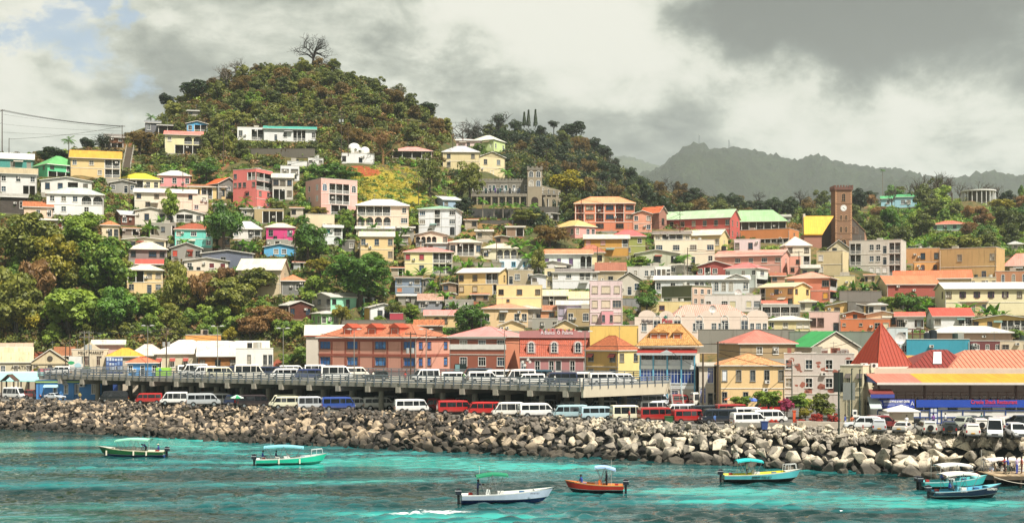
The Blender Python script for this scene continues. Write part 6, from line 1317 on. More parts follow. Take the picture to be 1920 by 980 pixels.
for k,x0,x1,yb,c,hd,lb in low:
 Y=Yg(yb);w=(x1-x0)/F*Y;s=max(.92,min(1.12,w/4.85))if w>3.6 else 1.0
 car(k,(x0+x1)/2,Y+.9,ZG+.01,c,radians(hd+(14 if hd>=0 else 0)),lb,G1,sc_=s)
up=[
 ('suv',91,127,700,W_,180,"white car parked on the deck above the blue office"),('van',367,394,702,W_,215,"white minibus facing out beside the blue kiosk end"),('van',386,440,704.5,CRM,5,"long cream minibus first in the front row on the deck"),('boxvan',407,446,700,DKB,0,"dark blue minibus behind the long cream one"),('highvan',440,497,705.5,'f0ece0',0,"high cream minibus with chrome bumper on the deck"),('boxvan',488,530,701,'24304c',0,"dark blue minibus behind two white ones on the deck"),
 ('van',506,558,707,W_,185,"white minibus nose to nose with the dark blue one"),('van',524,573,700,W_,0,"white minibus roof behind the nose to nose pair"),('boxvan',552,603,708,'28386c',186,"dark blue minibus with many small windows in the deck's front row"),('highvan',571,620,702,W_,0,"white high roofed minibus behind the dark blue one"),('highvan',602,661,708.5,'f6f6f4',0,"big white high roofed minibus above the salmon offices' foot"),('van',652,679,704,'f0e8dc',0,"white minibus with orange stripe behind a lamp pole"),
 ('suv',682,729,709,'26302e',180,"dark green off-road car alone on the deck"),('highvan',775,822,711.5,W_,200,"white minibus with open side door"),('van',830,877,714,'f0f0e8',0,"low white minibus in front of the brick building"),('van',877,934,714.5,W_,0,"white minibus with green stickered windscreen"),('boxvan',878,914,708,'30404c',180,"dark minibus behind the stickered white one"),('van',909,950,711,W_,182,"white minibus behind with a man at its door"),('highvan',952,996,716,'f4eeec',185,"tall white minibus with pinkish roof"),('van',968,1019,718,W_,188,"low white minibus crossing in front of the tall pinkish one"),
 ('boxvan',995,1029,712,'2c5060',0,"teal dark minibus behind the low white one"),('boxvan',1028,1074,718,'2a3450',186,"navy minibus below the mansard building"),('van',1071,1112,717.5,'f4f0e8',0,"white minibus east of the navy one on the deck"),('van',1110,1158,718.5,W_,0,"white minibus before last on the deck ramp"),('van',1141,1190,717.5,W_,0,"last white minibus on the deck ramp"),('van',345,372,699.5,W_,0,"white minibus behind the lime green container"),('highvan',350,376,701,'e8e8e4',200,"white minibus nose by the green container")]
for k,x0,x1,yb,c,hd,lb in up:
 Y=(CAMZ-DZ)*F/(yb+4-HZ);w=(x1-x0)/F*Y;s=max(.9,min(1.1,w/4.85))if w>3.8 else 1.0
 yb2=yb;
 # keep every wheel on the slab: at least 2.3 m behind the guard rail
 X=((x0+x1)/2-960)/F*Y;lim=DA.y+(X-DA.x)*(DB.y-DA.y)/(DB.x-DA.x)if X<DB.x else DB.y+(X-DB.x)*.87
 Y=max(Y,lim+2.6)
 car(k,(x0+x1)/2,Y,DZ+.01,c,radians(hd+10),lb,G2,sc_=s)
park=[
 ('suv',1587,1646,808,'f0f4f6',172,"white off-road car with roof rails nearest the green lamp posts",0),('suv',1628,1668,811.5,'c8ccd0',75,"silver hatchback seen from behind",0),('suv',1632,1684,806,'7c2428',0,"maroon off-road car behind the silver hatchback",0),('pickup',1657,1723,802,'16181c',183,"black pickup beside the cream booth",0),('sedan',1674,1713,813,'e8e4dc',60,"cream white saloon seen from behind",0),
 ('suv',1722,1752,815.5,'d4d4cc',84,"pale off-road car with spare wheel on its tail",1),('suv',1762,1797,816.5,'2c3436',74,"dark off-road car with covered spare wheel",1),('pickup',1787,1827,807,'a4a89c',220,"silver pickup by the blue framed wall",0),('suv',1818,1854,810,'e8e4dc',78,"white off-road car with spare wheel behind the estate cars",1),('suv',1803,1839,821,'f0ece4',76,"white car with tall red tail lights at the rocks' edge",0),
 ('highvan',1844,1886,822.5,'f2f2f2',250,"white people carrier facing the rocks",0),('suv',1887,1926,823,'f4f4f4',262,"white off-road car facing the rocks at the east end",0),('van',1857,1898,811,'ece8e0',60,"white van behind the people carrier",0),('sedan',1808,1842,800,'30343a',0,"dark saloon beyond the silver pickup",0),('sedan',1840,1868,801,'20302e',5,"dark green saloon close to the louvred wall",0),('suv',1893,1926,806,'182022',180,"black off-road car behind the white ones at the east end",0)]
for k,x0,x1,yb,c,hd,lb,sp in park:
 Y=Yg(yb);car(k,(x0+x1)/2,Y+.9,ZG+.01,c,radians(hd),lb,G3,spare=sp,sc_=.95 if 60<hd<100 else 1.0)
# ------------------------------------------------------------------ people
SKIN=PL('5a3a28',.6);SKINL=PL('c89878',.6)
def person(loc,rz,pose,shirt,trousers,label,skin=None,hat=None,s=1.0,group=None):
 skin=skin or SKIN;J={}
 def setp(**k):J.update({a:Vector(b)for a,b in k.items()})
 if pose=='sit':hip=.5;setp(pel=(0,0,hip),che=(.05,0,hip+.34),nec=(.07,0,hip+.54),hea=(.10,0,hip+.70),top=(.09,0,hip+.80))
 elif pose=='bend':hip=.88;setp(pel=(0,0,hip),che=(.28,0,hip+.22),nec=(.46,0,hip+.28),hea=(.60,0,hip+.26),top=(.68,0,hip+.30))
 else:hip=.9;setp(pel=(0,0,hip),che=(.02,0,hip+.36),nec=(.02,0,hip+.56),hea=(.04,0,hip+.71),top=(.03,0,hip+.81))
 for q,y in(('l',1),('r',-1)):
  sh=J['che']+Vector((0,y*.17,.12));J['sh'+q]=sh;J['hi'+q]=J['pel']+Vector((0,y*.09,-.03))
  if pose=='sit':J['kn'+q]=J['hi'+q]+Vector((.42,y*.04,.02));J['an'+q]=J['kn'+q]+Vector((.02,0,-.42));J['el'+q]=sh+Vector((.08,y*.06,-.27));J['wr'+q]=J['el'+q]+Vector((.22,-y*.04,-.04))
  elif pose=='bend':J['kn'+q]=Vector((.06,y*.1,.47));J['an'+q]=Vector((-.02,y*.1,.07));J['el'+q]=sh+Vector((.10,y*.03,-.27));J['wr'+q]=J['el'+q]+Vector((.12,0,-.22))
  elif pose=='walk':J['kn'+q]=Vector((.12*y+.03,y*.09,.48));J['an'+q]=Vector((.25*y-.05,y*.09,.07));J['el'+q]=sh+Vector((-.12*y,y*.06,-.26));J['wr'+q]=J['el'+q]+Vector((.10,0,-.22))
  elif pose=='reach':J['kn'+q]=Vector((.04*y,y*.12,.48));J['an'+q]=Vector((.1*y,y*.14,.07));J['el'+q]=sh+Vector((.24,y*.05,-.12));J['wr'+q]=J['el'+q]+Vector((.24,0,.02))
  else:J['kn'+q]=Vector((.02,y*.1,.48));J['an'+q]=Vector((0,y*.11,.07));J['el'+q]=sh+Vector((0,y*.07,-.28));J['wr'+q]=J['el'+q]+Vector((.10,-y*.01,-.23))
  J['to'+q]=J['an'+q]+Vector((.16,0,-.04));d=(J['wr'+q]-J['el'+q]).normalized();J['pa'+q]=J['wr'+q]+d*.07
  for i in range(4):J['f%d'%i+q]=J['pa'+q]+d*(.07,.085,.08,.06)[i]+Vector((0,(i-1.5)*.018,-.01*i))
  J['th'+q]=J['wr'+q]+d*.05+Vector((.03,-y*.045,.02))
 E=[('pel','che','s'),('che','nec','s'),('nec','hea','k'),('hea','top','k')]
 for q in 'lr':E+=[('che','sh'+q,'s'),('sh'+q,'el'+q,'s'),('el'+q,'wr'+q,'k'),('wr'+q,'pa'+q,'k'),('pel','hi'+q,'t'),('hi'+q,'kn'+q,'t'),('kn'+q,'an'+q,'t'),('an'+q,'to'+q,'b'),('wr'+q,'th'+q,'k')]+[('pa'+q,'f%d'%i+q,'k')for i in range(4)]
 R={'pel':.15,'che':.155,'nec':.06,'hea':.105,'top':.07,'sh':.065,'el':.045,'wr':.034,'pa':.038,'hi':.095,'kn':.065,'an':.045,'to':.035,'th':.012,'f':.011}
 names=list(J);me=bpy.data.meshes.new('sk');me.from_pydata([J[n]for n in names],[(names.index(a),names.index(b))for a,b,_ in E],[]);ob=bpy.data.objects.new('sk',me);COL.objects.link(ob)
 md=ob.modifiers.new('s','SKIN');sd=me.skin_vertices[0].data if me.skin_vertices else None
 if sd is None:
  bm=bmesh.new();bm.from_mesh(me);bm.verts.layers.skin.verify();bm.to_mesh(me);bm.free();sd=me.skin_vertices[0].data
 for i,n in enumerate(names):
  r=R.get(n)or R.get(n[:2])or R.get(n[0])or .03;sd[i].radius=(r,r*(1.0 if n not in('pel','che')else .8));sd[i].use_root=(n=='pel')
 sb=ob.modifiers.new('u','SUBSURF');sb.levels=1;sb.render_levels=1
 dg=bpy.context.evaluated_depsgraph_get();fm=bpy.data.meshes.new_from_object(ob.evaluated_get(dg));bpy.data.objects.remove(ob);fm.name='person_body'
 mats=[skin,PL(shirt),PL(trousers),DARK];fm.materials.clear();[fm.materials.append(m)for m in mats];key={'k':0,'s':1,'t':2,'b':3}
 seg=[(J[a],J[b],key[c])for a,b,c in E]
 for p in fm.polygons:
  c=p.center;best=(9,0)
  for a,b,k in seg:ab=b-a;t=max(0,min(1,(c-a).dot(ab)/max(1e-9,ab.length_squared)));dd=(c-a-ab*t).length-(.05 if k in(1,2)else 0);best=min(best,(dd,k))
  p.material_index=best[1];p.use_smooth=True
 o=obj('person',fm,None,loc,rz,(s,s,s));tag(o,label,'person',group)
 h=MB();c=J['hea']+Vector((-.015,0,.035));N=8
 for k in range(3):
  for i in range(N):
   a0,a1=k*pi/6+.1,(k+1)*pi/6+.1;t0,t1=2*pi*i/N,2*pi*(i+1)/N;f=lambda a,t:c+Vector((.122*cos(a)*cos(t),.122*cos(a)*sin(t),.13*sin(a)));h.poly([f(a0,t0),f(a0,t1),f(a1,t1),f(a1,t0)])
 if hat:h.tube(c+Vector((.04,0,.0)),c+Vector((.04,0,.02)),.17,n=10)
 h.build('hat' if hat else 'hair',PL(hat)if hat else PL('0c0a08',.9),o);return o
# ------------------------------------------------------------------ boats
def boat(px,py,L,rz,top,bot,inner,rail,label,canopy,engines=1,cname='green',console=None,windows=0,fenders=(),text_=None,Bm=1.05,s0=.62,s1=1.2,seats=0,ccol='d8d8d0',bowrail=False,pulpit=False,lift=0.0):
 Y=CAMZ*F/(py-HZ);root=empty('motor_boat',((px-960)/F*Y,Y,0),rz,label,'boat',None);N=18;R=[]
 for i in range(N+1):
  t=i/N;x=-L/2+L*t;b=Bm*(1-max(0,(t-.42)/.58)**2.3)*(.86+.14*min(1,t/.3));sh=s0+(s1-s0)*t**2.2
  rake=.13*L*max(0,(t-.6)/.4)**2;zc=.13+.42*max(0,t-.5)**1.5;zk=-.35+.25*max(0,t-.75)/.25
  R.append([(x,b,sh),(x-rake*.15,b*.98,sh-.10),(x-rake*.55,b*.90,zc+.04),(x-rake*.62,b*.86,zc),(x-rake,b*.05,zk)])
 def band(a,b,nm,mat,parent=root):
  m=MB()
  for i in range(N):
   for s in(1,-1):
    q=[(p[0],s*p[1],p[2])for p in(R[i][a],R[i+1][a],R[i+1][b],R[i][b])];m.poly(q if s<0 else q[::-1])
  q=[(R[0][a][0],R[0][a][1],R[0][a][2]),(R[0][b][0],R[0][b][1],R[0][b][2]),(R[0][b][0],-R[0][b][1],R[0][b][2]),(R[0][a][0],-R[0][a][1],R[0][a][2])];m.poly(q)
  return m.build(nm,mat,parent,smooth=False)
 hull=band(1,2,'hull',PL(top,.35));band(0,1,'gunwale',PL(rail,.4));band(2,3,'stripe',WHITE,hull);band(3,4,'bottom',PL(bot,.4))
 m=MB()
 for i in range(int(N*.84)):
  for s in(1,-1):
   a,b=R[i][0],R[i+1][0];k=.07;q=[(a[0],s*a[1],a[2]),(b[0],s*b[1],b[2]),(b[0],s*max(0,b[1]-k),b[2]+.015),(a[0],s*max(0,a[1]-k),a[2]+.015)];m.poly(q if s>0 else q[::-1])
   q=[(a[0],s*max(0,a[1]-k),a[2]+.015),(b[0],s*max(0,b[1]-k),b[2]+.015),(R[i+1][3][0]-.1,s*max(0,b[1]*.8-k),.22),(R[i][3][0]-.1,s*max(0,a[1]*.8-k),.22)];m.poly(q if s>0 else q[::-1])
  a,b=R[i][0],R[i+1][0];m.poly([(a[0]-i*.02,a[1]*.75,.22),(a[0]-i*.02,-a[1]*.75,.22),(b[0]-i*.02,-b[1]*.75,.22),(b[0]-i*.02,b[1]*.75,.22)])
 m.build('deck',PL(inner,.6),root)
 fd=MB();i0=int(N*.8)
 for i in range(i0,N):a,b=R[i][0],R[i+1][0];fd.poly([(a[0],a[1]*.95,a[2]+.02),(a[0],-a[1]*.95,a[2]+.02),(b[0],-b[1]*.95,b[2]+.02),(b[0],b[1]*.95,b[2]+.02)])
 fd.build('foredeck',PL(ccol,.5),root)
 for k in range(engines):
  y=(k-(engines-1)/2)*.62;e=MB();x=-L/2-.28;e.prism([(x-.30,y-.2,.62),(x+.26,y-.2,.58),(x+.30,y-.2,1.02),(x+.1,y-.2,1.2),(x-.26,y-.2,1.12)],(0,.4,0));eo=e.build('outboard_engine',PL('1c2430',.35),root);m=MB();m.box(x-.1,y-.07,-.3,x+.12,y+.07,.62);m.build('engine_leg',PL('12161c',.4),eo);m=MB();m.box(x-.32,y-.205,.95,x+.28,y+.205,1.0);m.build('engine_stripe',PL('c8ccd0'),eo)
 for i in range(3):
  xx=-L*.36+i*L*.2;m=MB();m.box(xx,-Bm*.8,.42,xx+.28,Bm*.8,.48);m.build('seat',PL(ccol if seats==0 else '58c0d8'),root)
 for nm,c_,xg,yg,sx in(('fuel_can','b02c20',-L*.42,.3,.3),('cool_box','e8e8e4',-L*.12,-.3,.5),('crate','3c6c9c',L*.12,.25,.4),('bucket','d8a83c',L*.2,-.25,.25)):g=MB();g.box(xg,yg-sx/2,.22,xg+sx*1.2,yg+sx/2,.22+sx*.9+.25);g.build(nm,PL(c_),root)
 g=MB();[g.tube((L*.27+.2*cos(a),.2*sin(a),.55+a*.01),(L*.27+.2*cos(a+.6),.2*sin(a+.6),.55+a*.01),.04,n=4)for a in(k*.6 for k in range(21))];g.build('rope_coil',PL('d8ccb0'),root)
 g=MB();g.tube((-L*.3,Bm*.8,s0),(-L*.3,Bm*.8,s0+2.6),.02,n=4);g.build('fishing_rod',PL('c8c8c0'),root)
 if console is not None:m=MB();m.prism([(console,-.3,.22),(console+.5,-.3,.22),(console+.42,-.3,1.05),(console+.1,-.3,1.15)],(0,.6,0));m.build('console',PL(ccol),root)
 if canopy:
  xa,xb,zc_,col,tilt=canopy;zc_+=.28;K=10;m=MB()
  f=lambda u,v:(xa+(xb-xa)*u,(v-.5)*2*Bm*.95,zc_+.22*sin(pi*(u*.9+.05))+.10*sin(pi*v)+tilt*u)
  for i in range(K):
   for j in range(4):
    u0,u1,v0,v1=i/K,(i+1)/K,j/4,(j+1)/4;m.poly([f(u0,v0),f(u1,v0),f(u1,v1),f(u0,v1)]);lo=lambda p:(p[0],p[1],p[2]-.05);m.poly([lo(f(u0,v1)),lo(f(u1,v1)),lo(f(u1,v0)),lo(f(u0,v0))])
   for v in(0,1):
    a,b=f(i/K,v),f((i+1)/K,v);m.poly([a,b,(b[0],b[1],b[2]-.16),(a[0],a[1],a[2]-.16)])
  m.build('canopy',PL(col,.6),root,smooth=False)
  for yy in(-.5,.5):g=MB();g.tube(f(.02,.5+yy*.9),f(.98,.5+yy*.9),.03,n=4);g.build('canopy_frame',METAL,root)
  for s in(-1,1):
   for u,dx in((.05,.7),(.5,-.5),(.5,.5),(.95,-.7)):
    p=f(u,0 if s<0 else 1);m=MB();m.tube((p[0]+dx,s*Bm*.9,s0+.1),(p[0],p[1],p[2]-.03),.025,n=5);m.build('canopy_pole',METAL,root)
 for x in fenders:m=MB();m.tube((x,-Bm-.06,s0-.02),(x,-Bm-.06,s0-.55),.10,n=8);m.tube((x,-Bm-.04,s0+.08),(x,-Bm-.05,s0-.02),.02,n=4);m.build('fender',PL('ecE6d0'.lower()),root)
 if pulpit:
  x=L*.33
  for s in(-1,1):
   m=MB();pts=[(x-.55,s*.5,s1*.82),(x-.5,s*.5,s1+.45),(x+.75,s*.22,s1+.55),(x+.85,s*.15,s1*1.0)]
   for a,b in zip(pts,pts[1:]):m.tube(a,b,.03,n=5)
   m.tube((x+.1,s*.4,s1*.85),(x+.1,s*.4,s1+.5),.025,n=5);m.build('bow_rail',PL('e0e4e4'),root)
 if text_:
  for(s_,sz,x,z,w,c)in text_:text(root,s_,sz,PL(c),(x,-Bm*.97-.03,z),w)
 return root,Y
V=Vector
b1,Y1=boat(246,853,9.0,pi-.08,'1c6434','1c4c98','e4e0cc','e8dcb8',"green and blue open boat with a mint canopy and white fenders",(-2.6,1.9,1.75,'a0e8c8',-.12),1,ccol='dcd8cc',console=-.6)
for x in(2.9,-.7,-2.4):m=MB();m.tube((x,1.10,.70),(x,1.10,.1),.11,n=8);m.build('fender',PL('ece6d0'),b1)
b2,Y2=boat(548,868,8.6,.16,'28c4a0','1c8c74','e8e8e0','f0ece4',"turquoise green boat with sky blue canopy and silver bow rail",(-3.4,1.4,1.75,'88ccdc',-.1),2,pulpit=True,console=-.7,ccol='e8e8e4',fenders=(.9,-1.6))
b3,Y3=boat(953,937,8.9,.12,'b8c8dc','1c3c84','dce0dc','e8ecec',"pale grey boat with a dark blue bottom speeding under a green canopy",(-3.1,-.1,2.0,'148c64',.12),1,console=-2.2,ccol='e4e8e4',text_=[('WHITEY',.22,2.4,.72,.9,'3c2c3c')])
b4,Y4=boat(1113,919,5.9,pi-.06,'b02c1c','182028','f08c3c','c8a06c',"small red boat with orange inside and pale blue canopy",(-2.2,-.1,1.85,'a8c8f0',.22),1,console=-.9,ccol='e87c2c',Bm=.95,s1=1.05)
b5,Y5=boat(1430,899,8.6,.03,'5cc4cc','14181c','e4dc30','e8ecec',"aqua boat with a yellow inside and bright turquoise canopy",(-2.9,-.1,1.75,'30d0d0',-.02),1,console=-1.2,ccol='e8e4d8',pulpit=True,text_=[('SPIRIT TOURS',.24,-.3,.42,2.1,'24403c')])
b6,Y6=boat(1812,930,7.4,.17,'14243c','101820','54b4d4','a8b4b8',"navy blue boat with white canopy and a name board at its bow",(-2.6,.9,1.85,'f0ece4',.0),1,console=-1.2,seats=1,ccol='78ccdc',text_=[('RAMBO',.3,2.1,.78,1.0,'f0f0e8'),('J5 2316',.16,-.8,.62,.6,'e0e0e0')])
b7,Y7=boat(1790,912,7.2,.12,'40b8b8','142c34','58c8cc','c8d8d8',"cyan boat with twin engines moored behind the navy one",(-1.9,1.5,1.9,'f0f0ee',.0),2,seats=1,ccol='80d4d8')
b8,Y8=boat(1880,899,6.6,.05,'e4e4e4','283038','c8c8c8','e8e8e8',"white canopied launch full of passengers at the jetty",(-1.9,2.2,1.85,'f0ecec',.0),1,ccol='d8d8d8')
def on(b,dx,dy=0.0,dz=.24):c,s=cos(b.rotation_euler.z),sin(b.rotation_euler.z);return(b.location.x+dx*c-dy*s,b.location.y+dx*s+dy*c,dz)
person(on(b1,-2.0),pi-.2,'bend','2c3ca0','241c20',"man in a blue shirt bending over in the green boat");person(on(b1,-3.7,0,.2),pi,'sit','2c3c88','1c1c20',"man in a cream cap sitting at the green boat's engine",hat='d8ccb0')
person(on(b2,-3.6,.3,.25),.3,'sit','2444b0','e0e0e0',"person in bright blue seated at the twin engines of the turquoise green boat");person(on(b2,-2.0,-.2,.3),.4,'sit','1c2860','d8d8d0',"person in navy leaning on the turquoise green boat's side")
person(on(b3,-2.9),.1,'reach','20306c','1c2030',"boatman in dark blue steering the pale grey boat");person(on(b4,1.2,.1,.3),pi+.5,'sit','2444a4','8c8478',"man in blue sitting in the red boat's bow");person(on(b4,-1.3),pi,'stand','1c2444','1c1c28',"tall man in navy standing under the pale blue canopy")
person(on(b5,-1.7,.1),.1,'stand','d0dcdc','50585c',"person in white at the helm of the aqua boat");person(on(b6,-2.0,-.35,.35),-.2,'sit','2450a8','203040',"man in royal blue sitting at the navy boat's engine");person(on(b6,-1.4,.3,.3),0,'sit','c8d0dc','303840',"person in pale clothes and cap on the navy boat",hat='e8e8e8');person(on(b7,-1.4,.2,.3),0,'sit','20409c','202c40',"person in blue under the cyan boat's canopy")
# jetty
def jetty():
 Y=134.0;A=P(1862,905,Y);zt=.95;root=empty('jetty',(A.x+7,Y+1.8,0),0,"low wooden jetty on posts at the foot of the rocks",'jetty')
 for i in range(30):m=MB();x=-7+i*.48;m.box(x,-1.9,zt-.08,x+.45,2.6,zt+(.004*(i%3)));m.build('plank',WD('c8b090' if i%3 else 'a89070'),root)
 for i in range(6):
  for y in(-1.8,2.4):m=MB();m.tube((-6.8+i*2.7,y,-1.5),(-6.8+i*2.7,y,zt-.08),.14,n=8);m.build('pile',WD('4c4034'),root)
 for y in(-1.95,2.55):m=MB();m.box(-7,y,zt-.45,7.4,y+.12,zt-.09);m.build('side_beam',WD('6c5c48'),root)
 for i in range(4):m=MB();x=-6.5+i*1.6;m.tube((x,2.3,zt),(x,2.3,zt+1.0),.035);m.build('rail_post',METAL,root)
 m=MB();m.tube((-6.5,2.3,zt+1),(-1.7,2.3,zt+1),.035);m.tube((-6.5,2.3,zt+.55),(-1.7,2.3,zt+.55),.03);m.build('handrail',METAL,root)
 m=MB();n=12
 for i in range(n):f=lambda k:(-7+7.5*k/n,-2.05,zt-.1-.75*4*(k/n)*(1-k/n));m.tube(f(i),f(i+1),.035,n=5)
 o=m.build('mooring_rope',PL('d8d0c0'),None,root.location);tag(o,"white mooring rope sagging along the jetty's side",'rope')
 Z=zt
 for x,y,rz,ps,sh,tr,lb,sk,ht in((1890,.3,2.6,'reach','24409c','4c5c54',"man in blue shirt and grey shorts reaching out on the jetty",None,None),(1884,1.2,2.9,'reach','b83828','2c2424',"man in a red shirt behind the blue shirted one",None,None),(1907,.9,2.2,'stand','b8a8c8','4858b8',"man in lilac shirt and blue shorts on the jetty",SKINL,None),(1916,1.6,3,'stand','a04838','5c2824',"person in rusty red at the jetty's east end",None,None)):
  a=P(x,900,Y+1+y*.6);person((a.x,Y+1+y*.6,Z),rz,ps,sh,tr,lb,sk,ht,1.03)
 for i,(x,sh,lb,sk,ht)in enumerate(((1857,'d0d8f0',"passenger in pale lilac with white hat in the launch",SKINL,'f0f0f0'),(1863,'d8ecf0',"passenger in pale aqua in the launch",SKINL,None),(1869,'e8a040',"passenger in an orange top in the launch",SKINL,None),(1875,'f0f0f0',"passenger in white with a dark cap in the launch",SKINL,'303030'),(1882,'c84838',"passenger in red and white low in the launch",SKINL,None),(1897,'3c3c3c',"passenger in black at the stern of the launch",SKINL,None))):
  a=P(x,895,Y8);person((a.x,Y8+(i%3)*.45-.4,.45),random.uniform(0,6),'sit',sh,'c8c0b0',lb,sk,ht,1.0)
jetty()
for px,Y,z,sh,tr,lb in((1387,186,ZG,'4c9cb0','2c3440',"person in teal by the blue parasol"),(1585,160,ZG,'3c50a0','c8c8d0',"person in blue behind the planter flowers"),(913,208,DZ,'d8a89c','283040',"man standing by the white minibus door on the deck"),(1297,190,ZG,'e8e8e8','303848',"person in white beside the red minibus at the stair"),(441,203,ZG,'d03c38','303030',"person in red sitting under the green and white umbrella"),(1650,161,ZG,'202020','303030',"man with dark hair behind the black pickup"),(1700,158.5,ZG,'f0f0f0','40485c',"person in white leaning on the cream booth")):
 person(P(px,700,Y).xy.to_3d()+V((0,0,z)),random.uniform(0,6),'stand' if z!=0 else 'sit',sh,tr,lb)
for i,(px,Y,z,sh,tr,lb)in enumerate(((1330,186,ZG,'c83c2c','2c3448',"walker in red by the foot of the tall bare pole"),(1367,180,ZG,'e8e0c8','3c3c44',"walker in cream near the faded orange parasol"),(1420,183,ZG,'3c7c4c','2c2c34',"walker in green under the blue parasol's edge"),(1450,178,ZG,'e8c848','34405c',"walker in yellow beside the pink flowering bush"),(1560,168,ZG,'f0f0f0','28303c',"walker in white behind the planter wall"),(1598,159,ZG,'d07040','40444c',"walker in orange beside the white off-road car"),(1750,162.5,ZG,'7c4c9c','2c2c34',"walker in purple behind the car with the spare wheel"),(1772,163,ZG,'e8e8ec','304468',"walker in white by the blue framed wall"),(1840,163,ZG,'2c8c8c','38342c',"walker in teal in the car park's east end"),
 (700,206,DZ,'e0d8c8','303844',"man in cream on the deck near the dark green car"),(760,202,DZ,'b83c34','24283c',"man in red on the deck beside the open sided minibus"),(300,232,DZ,'4c8cc0','2c2c34',"person in blue beside the lime container"),(870,196,DZ,'6c9c54','34343c',"man in green on the deck in front of the brick building"),(1040,187,DZ,'e8e8e0','2c3c5c',"man in white on the deck near the navy minibus"),
 (64,227.6,ZG,'303844','24242c',"man in dark clothes beside the dark red off-road car"),(150,226,ZG,'c8b468','38342c',"person in mustard before the blue office door"),(1180,171.4,ZG,'c85048','303444',"man in red at the tail of the cream high roofed minibus"),(1340,162,ZG,'4870b0','24283c',"man in blue on the quay edge by the dark navy minibus"))):
 person(((px-960)/F*Y,Y,z),random.uniform(0,6),('stand','walk')[i%2],sh,tr,lb)
# parasols and small things on the quay
def parasol(px,Y,z,h,r,c1,c2,label):
 a=P(px,700,Y);o=empty('parasol',(a.x,Y,z),0,label,'parasol');m=MB();m.tube((0,0,0),(0,0,h),.03);m.build('pole',METAL,o);N=8
 for i in range(N):t0,t1=2*pi*i/N,2*pi*(i+1)/N;m=MB();q0,q1=(r*cos(t0),r*sin(t0),h-.45),(r*cos(t1),r*sin(t1),h-.45);m.poly([q0,q1,(0,0,h)]);m.poly([(q0[0],q0[1],q0[2]-.12),(q1[0],q1[1],q1[2]-.12),q1,q0]);m.build('canopy_panel',PL(c1 if i%2 else c2),o)
parasol(444,202,ZG,2.3,1.1,'e8f4ec','38a870',"green and white umbrella among the minibuses");parasol(1410,187,ZG,2.6,1.3,'3858b8','5878d0',"blue parasol beside the yellow colonial house");parasol(1372,188,ZG,2.7,1.2,'e8b8a8','e88858',"faded orange and white parasol near the pole");parasol(1514,180,ZG,2.8,1.6,'e8e060','d8d850',"yellow parasol behind the garden bushes")
for px,Y,w,h,d,c,lb in((1254,169,1.1,1.0,.8,'2c5c34',"green waste bin in front of the red minibuses"),(1433,158.5,.8,1.0,.7,'24407c',"blue barrel at the nose of the white minibus"),(1489,166,.35,1.9,.35,'e05c30',"orange traffic bollard beside the garden fence"),(1356,206,.9,1.2,.6,'c05c34',"small orange stall by the yellow colonial house")):
 a=P(px,790,Y);o=empty('bin' if 'bin' in lb or 'barrel' in lb else 'bollard' if 'bollard' in lb else 'stall',(a.x,Y,ZG),0,lb,'bin' if 'bin' in lb else 'barrel' if 'barrel' in lb else 'bollard' if 'bollard' in lb else 'stall');m=MB()
 m.prism([(-w/2*.85,-d/2,0),(w/2*.85,-d/2,0),(w/2,-d/2,h*.9),(-w/2,-d/2,h*.9)],(0,d,0));m.build('container',PL(c),o);m=MB();m.box(-w/2-.04,-d/2-.04,h*.9+.002,w/2+.04,d/2+.04,h);m.build('lid',PL(c,k=.7),o)
for i,px in enumerate((1618,1655,1700,1740,1775,1812,1852,1893)):
 Y=shT(px)+1.3;a=P(px,820,Y);m=MB();m.tube((0,0,0),(0,0,.75),.07,n=7);m.tube((0,0,.75),(0,0,.82),.09,n=7);o=m.build('bollard',PL('b83028'),None,(a.x,Y,ZG));tag(o,"short red post at the car park's rocky edge",'bollard','short red posts along the rocky edge')
# water tanks, dishes
for px,py,r,h,c,lb in((1357,472,.7,1.5,'1c1c20',"black water tank beside the small lilac pink house"),(1408,576,.8,1.2,'20242c',"black water tank on the white modern block's roof, first of the row"),(1416,577,.8,1.1,'20242c',"black water tank on the white modern block's roof, middle of the row"),(1424,577,.8,1.1,'20242c',"black water tank on the white modern block's roof, last of the row"),(848,441,.7,2.2,'202428',"black water tank at the corner of the white three storey house"),(1749,637,.75,1.7,'1c2024',"black water tank above the turquoise block"),(1738,637,.6,1.2,'24282c',"smaller black water tank above the turquoise block")):
 Y=Yof(px,py)-1.0 if px<1400 and px not in(1357,)else{1357:372,1408:318,1416:318,1424:318,1749:236,1738:236}[px]
 a=P(px,py,Y);o=empty('water_tank',(a.x,Y,a.z),0,lb,'water tank');m=MB();m.tube((0,0,0),(0,0,h),r,n=14);m.tube((0,0,h),(0,0,h+.25),r*.95,r*.3,14);m.build('tank',PL(c,.5),o);m=MB();m.box(-.8,-.8,-.9,.8,.8,-.01);m.build('stand',CONC,o)
for px,py,Y,r,lb in((1383,549,318,.95,"large white satellite dish on the pinkish roof"),(1686,634,234,1.1,"tilted grey satellite dish above the white flat block"),(1335,579,270,.8,"small white dish behind the golden tile roof")):
 a=P(px,py,Y);o=empty('satellite_dish',a,.2,lb,'satellite dish');m=MB();N=16
 for i in range(N):
  t0,t1=2*pi*i/N,2*pi*(i+1)/N;f=lambda k,t:(r*k*cos(t),-.32*k*k*r-.1,r*k*sin(t))
  m.poly([f(0.001,t0),f(.6,t0),f(.6,t1)]);m.poly([f(.6,t0),f(1,t0),f(1,t1),f(.6,t1)])
 m.build('dish',PL('d8d4d0'),o,smooth=True);m=MB();m.tube((0,0,-r-.4),(0,0,0),.08);m.tube((0,-.1,0),(0,-.9,0),.03);m.build('mount',METAL,o)
o=empty('roof_frame',P(1717,625,238),0,"rusty red steel frame standing above the turquoise block",'steel frame');m=MB()
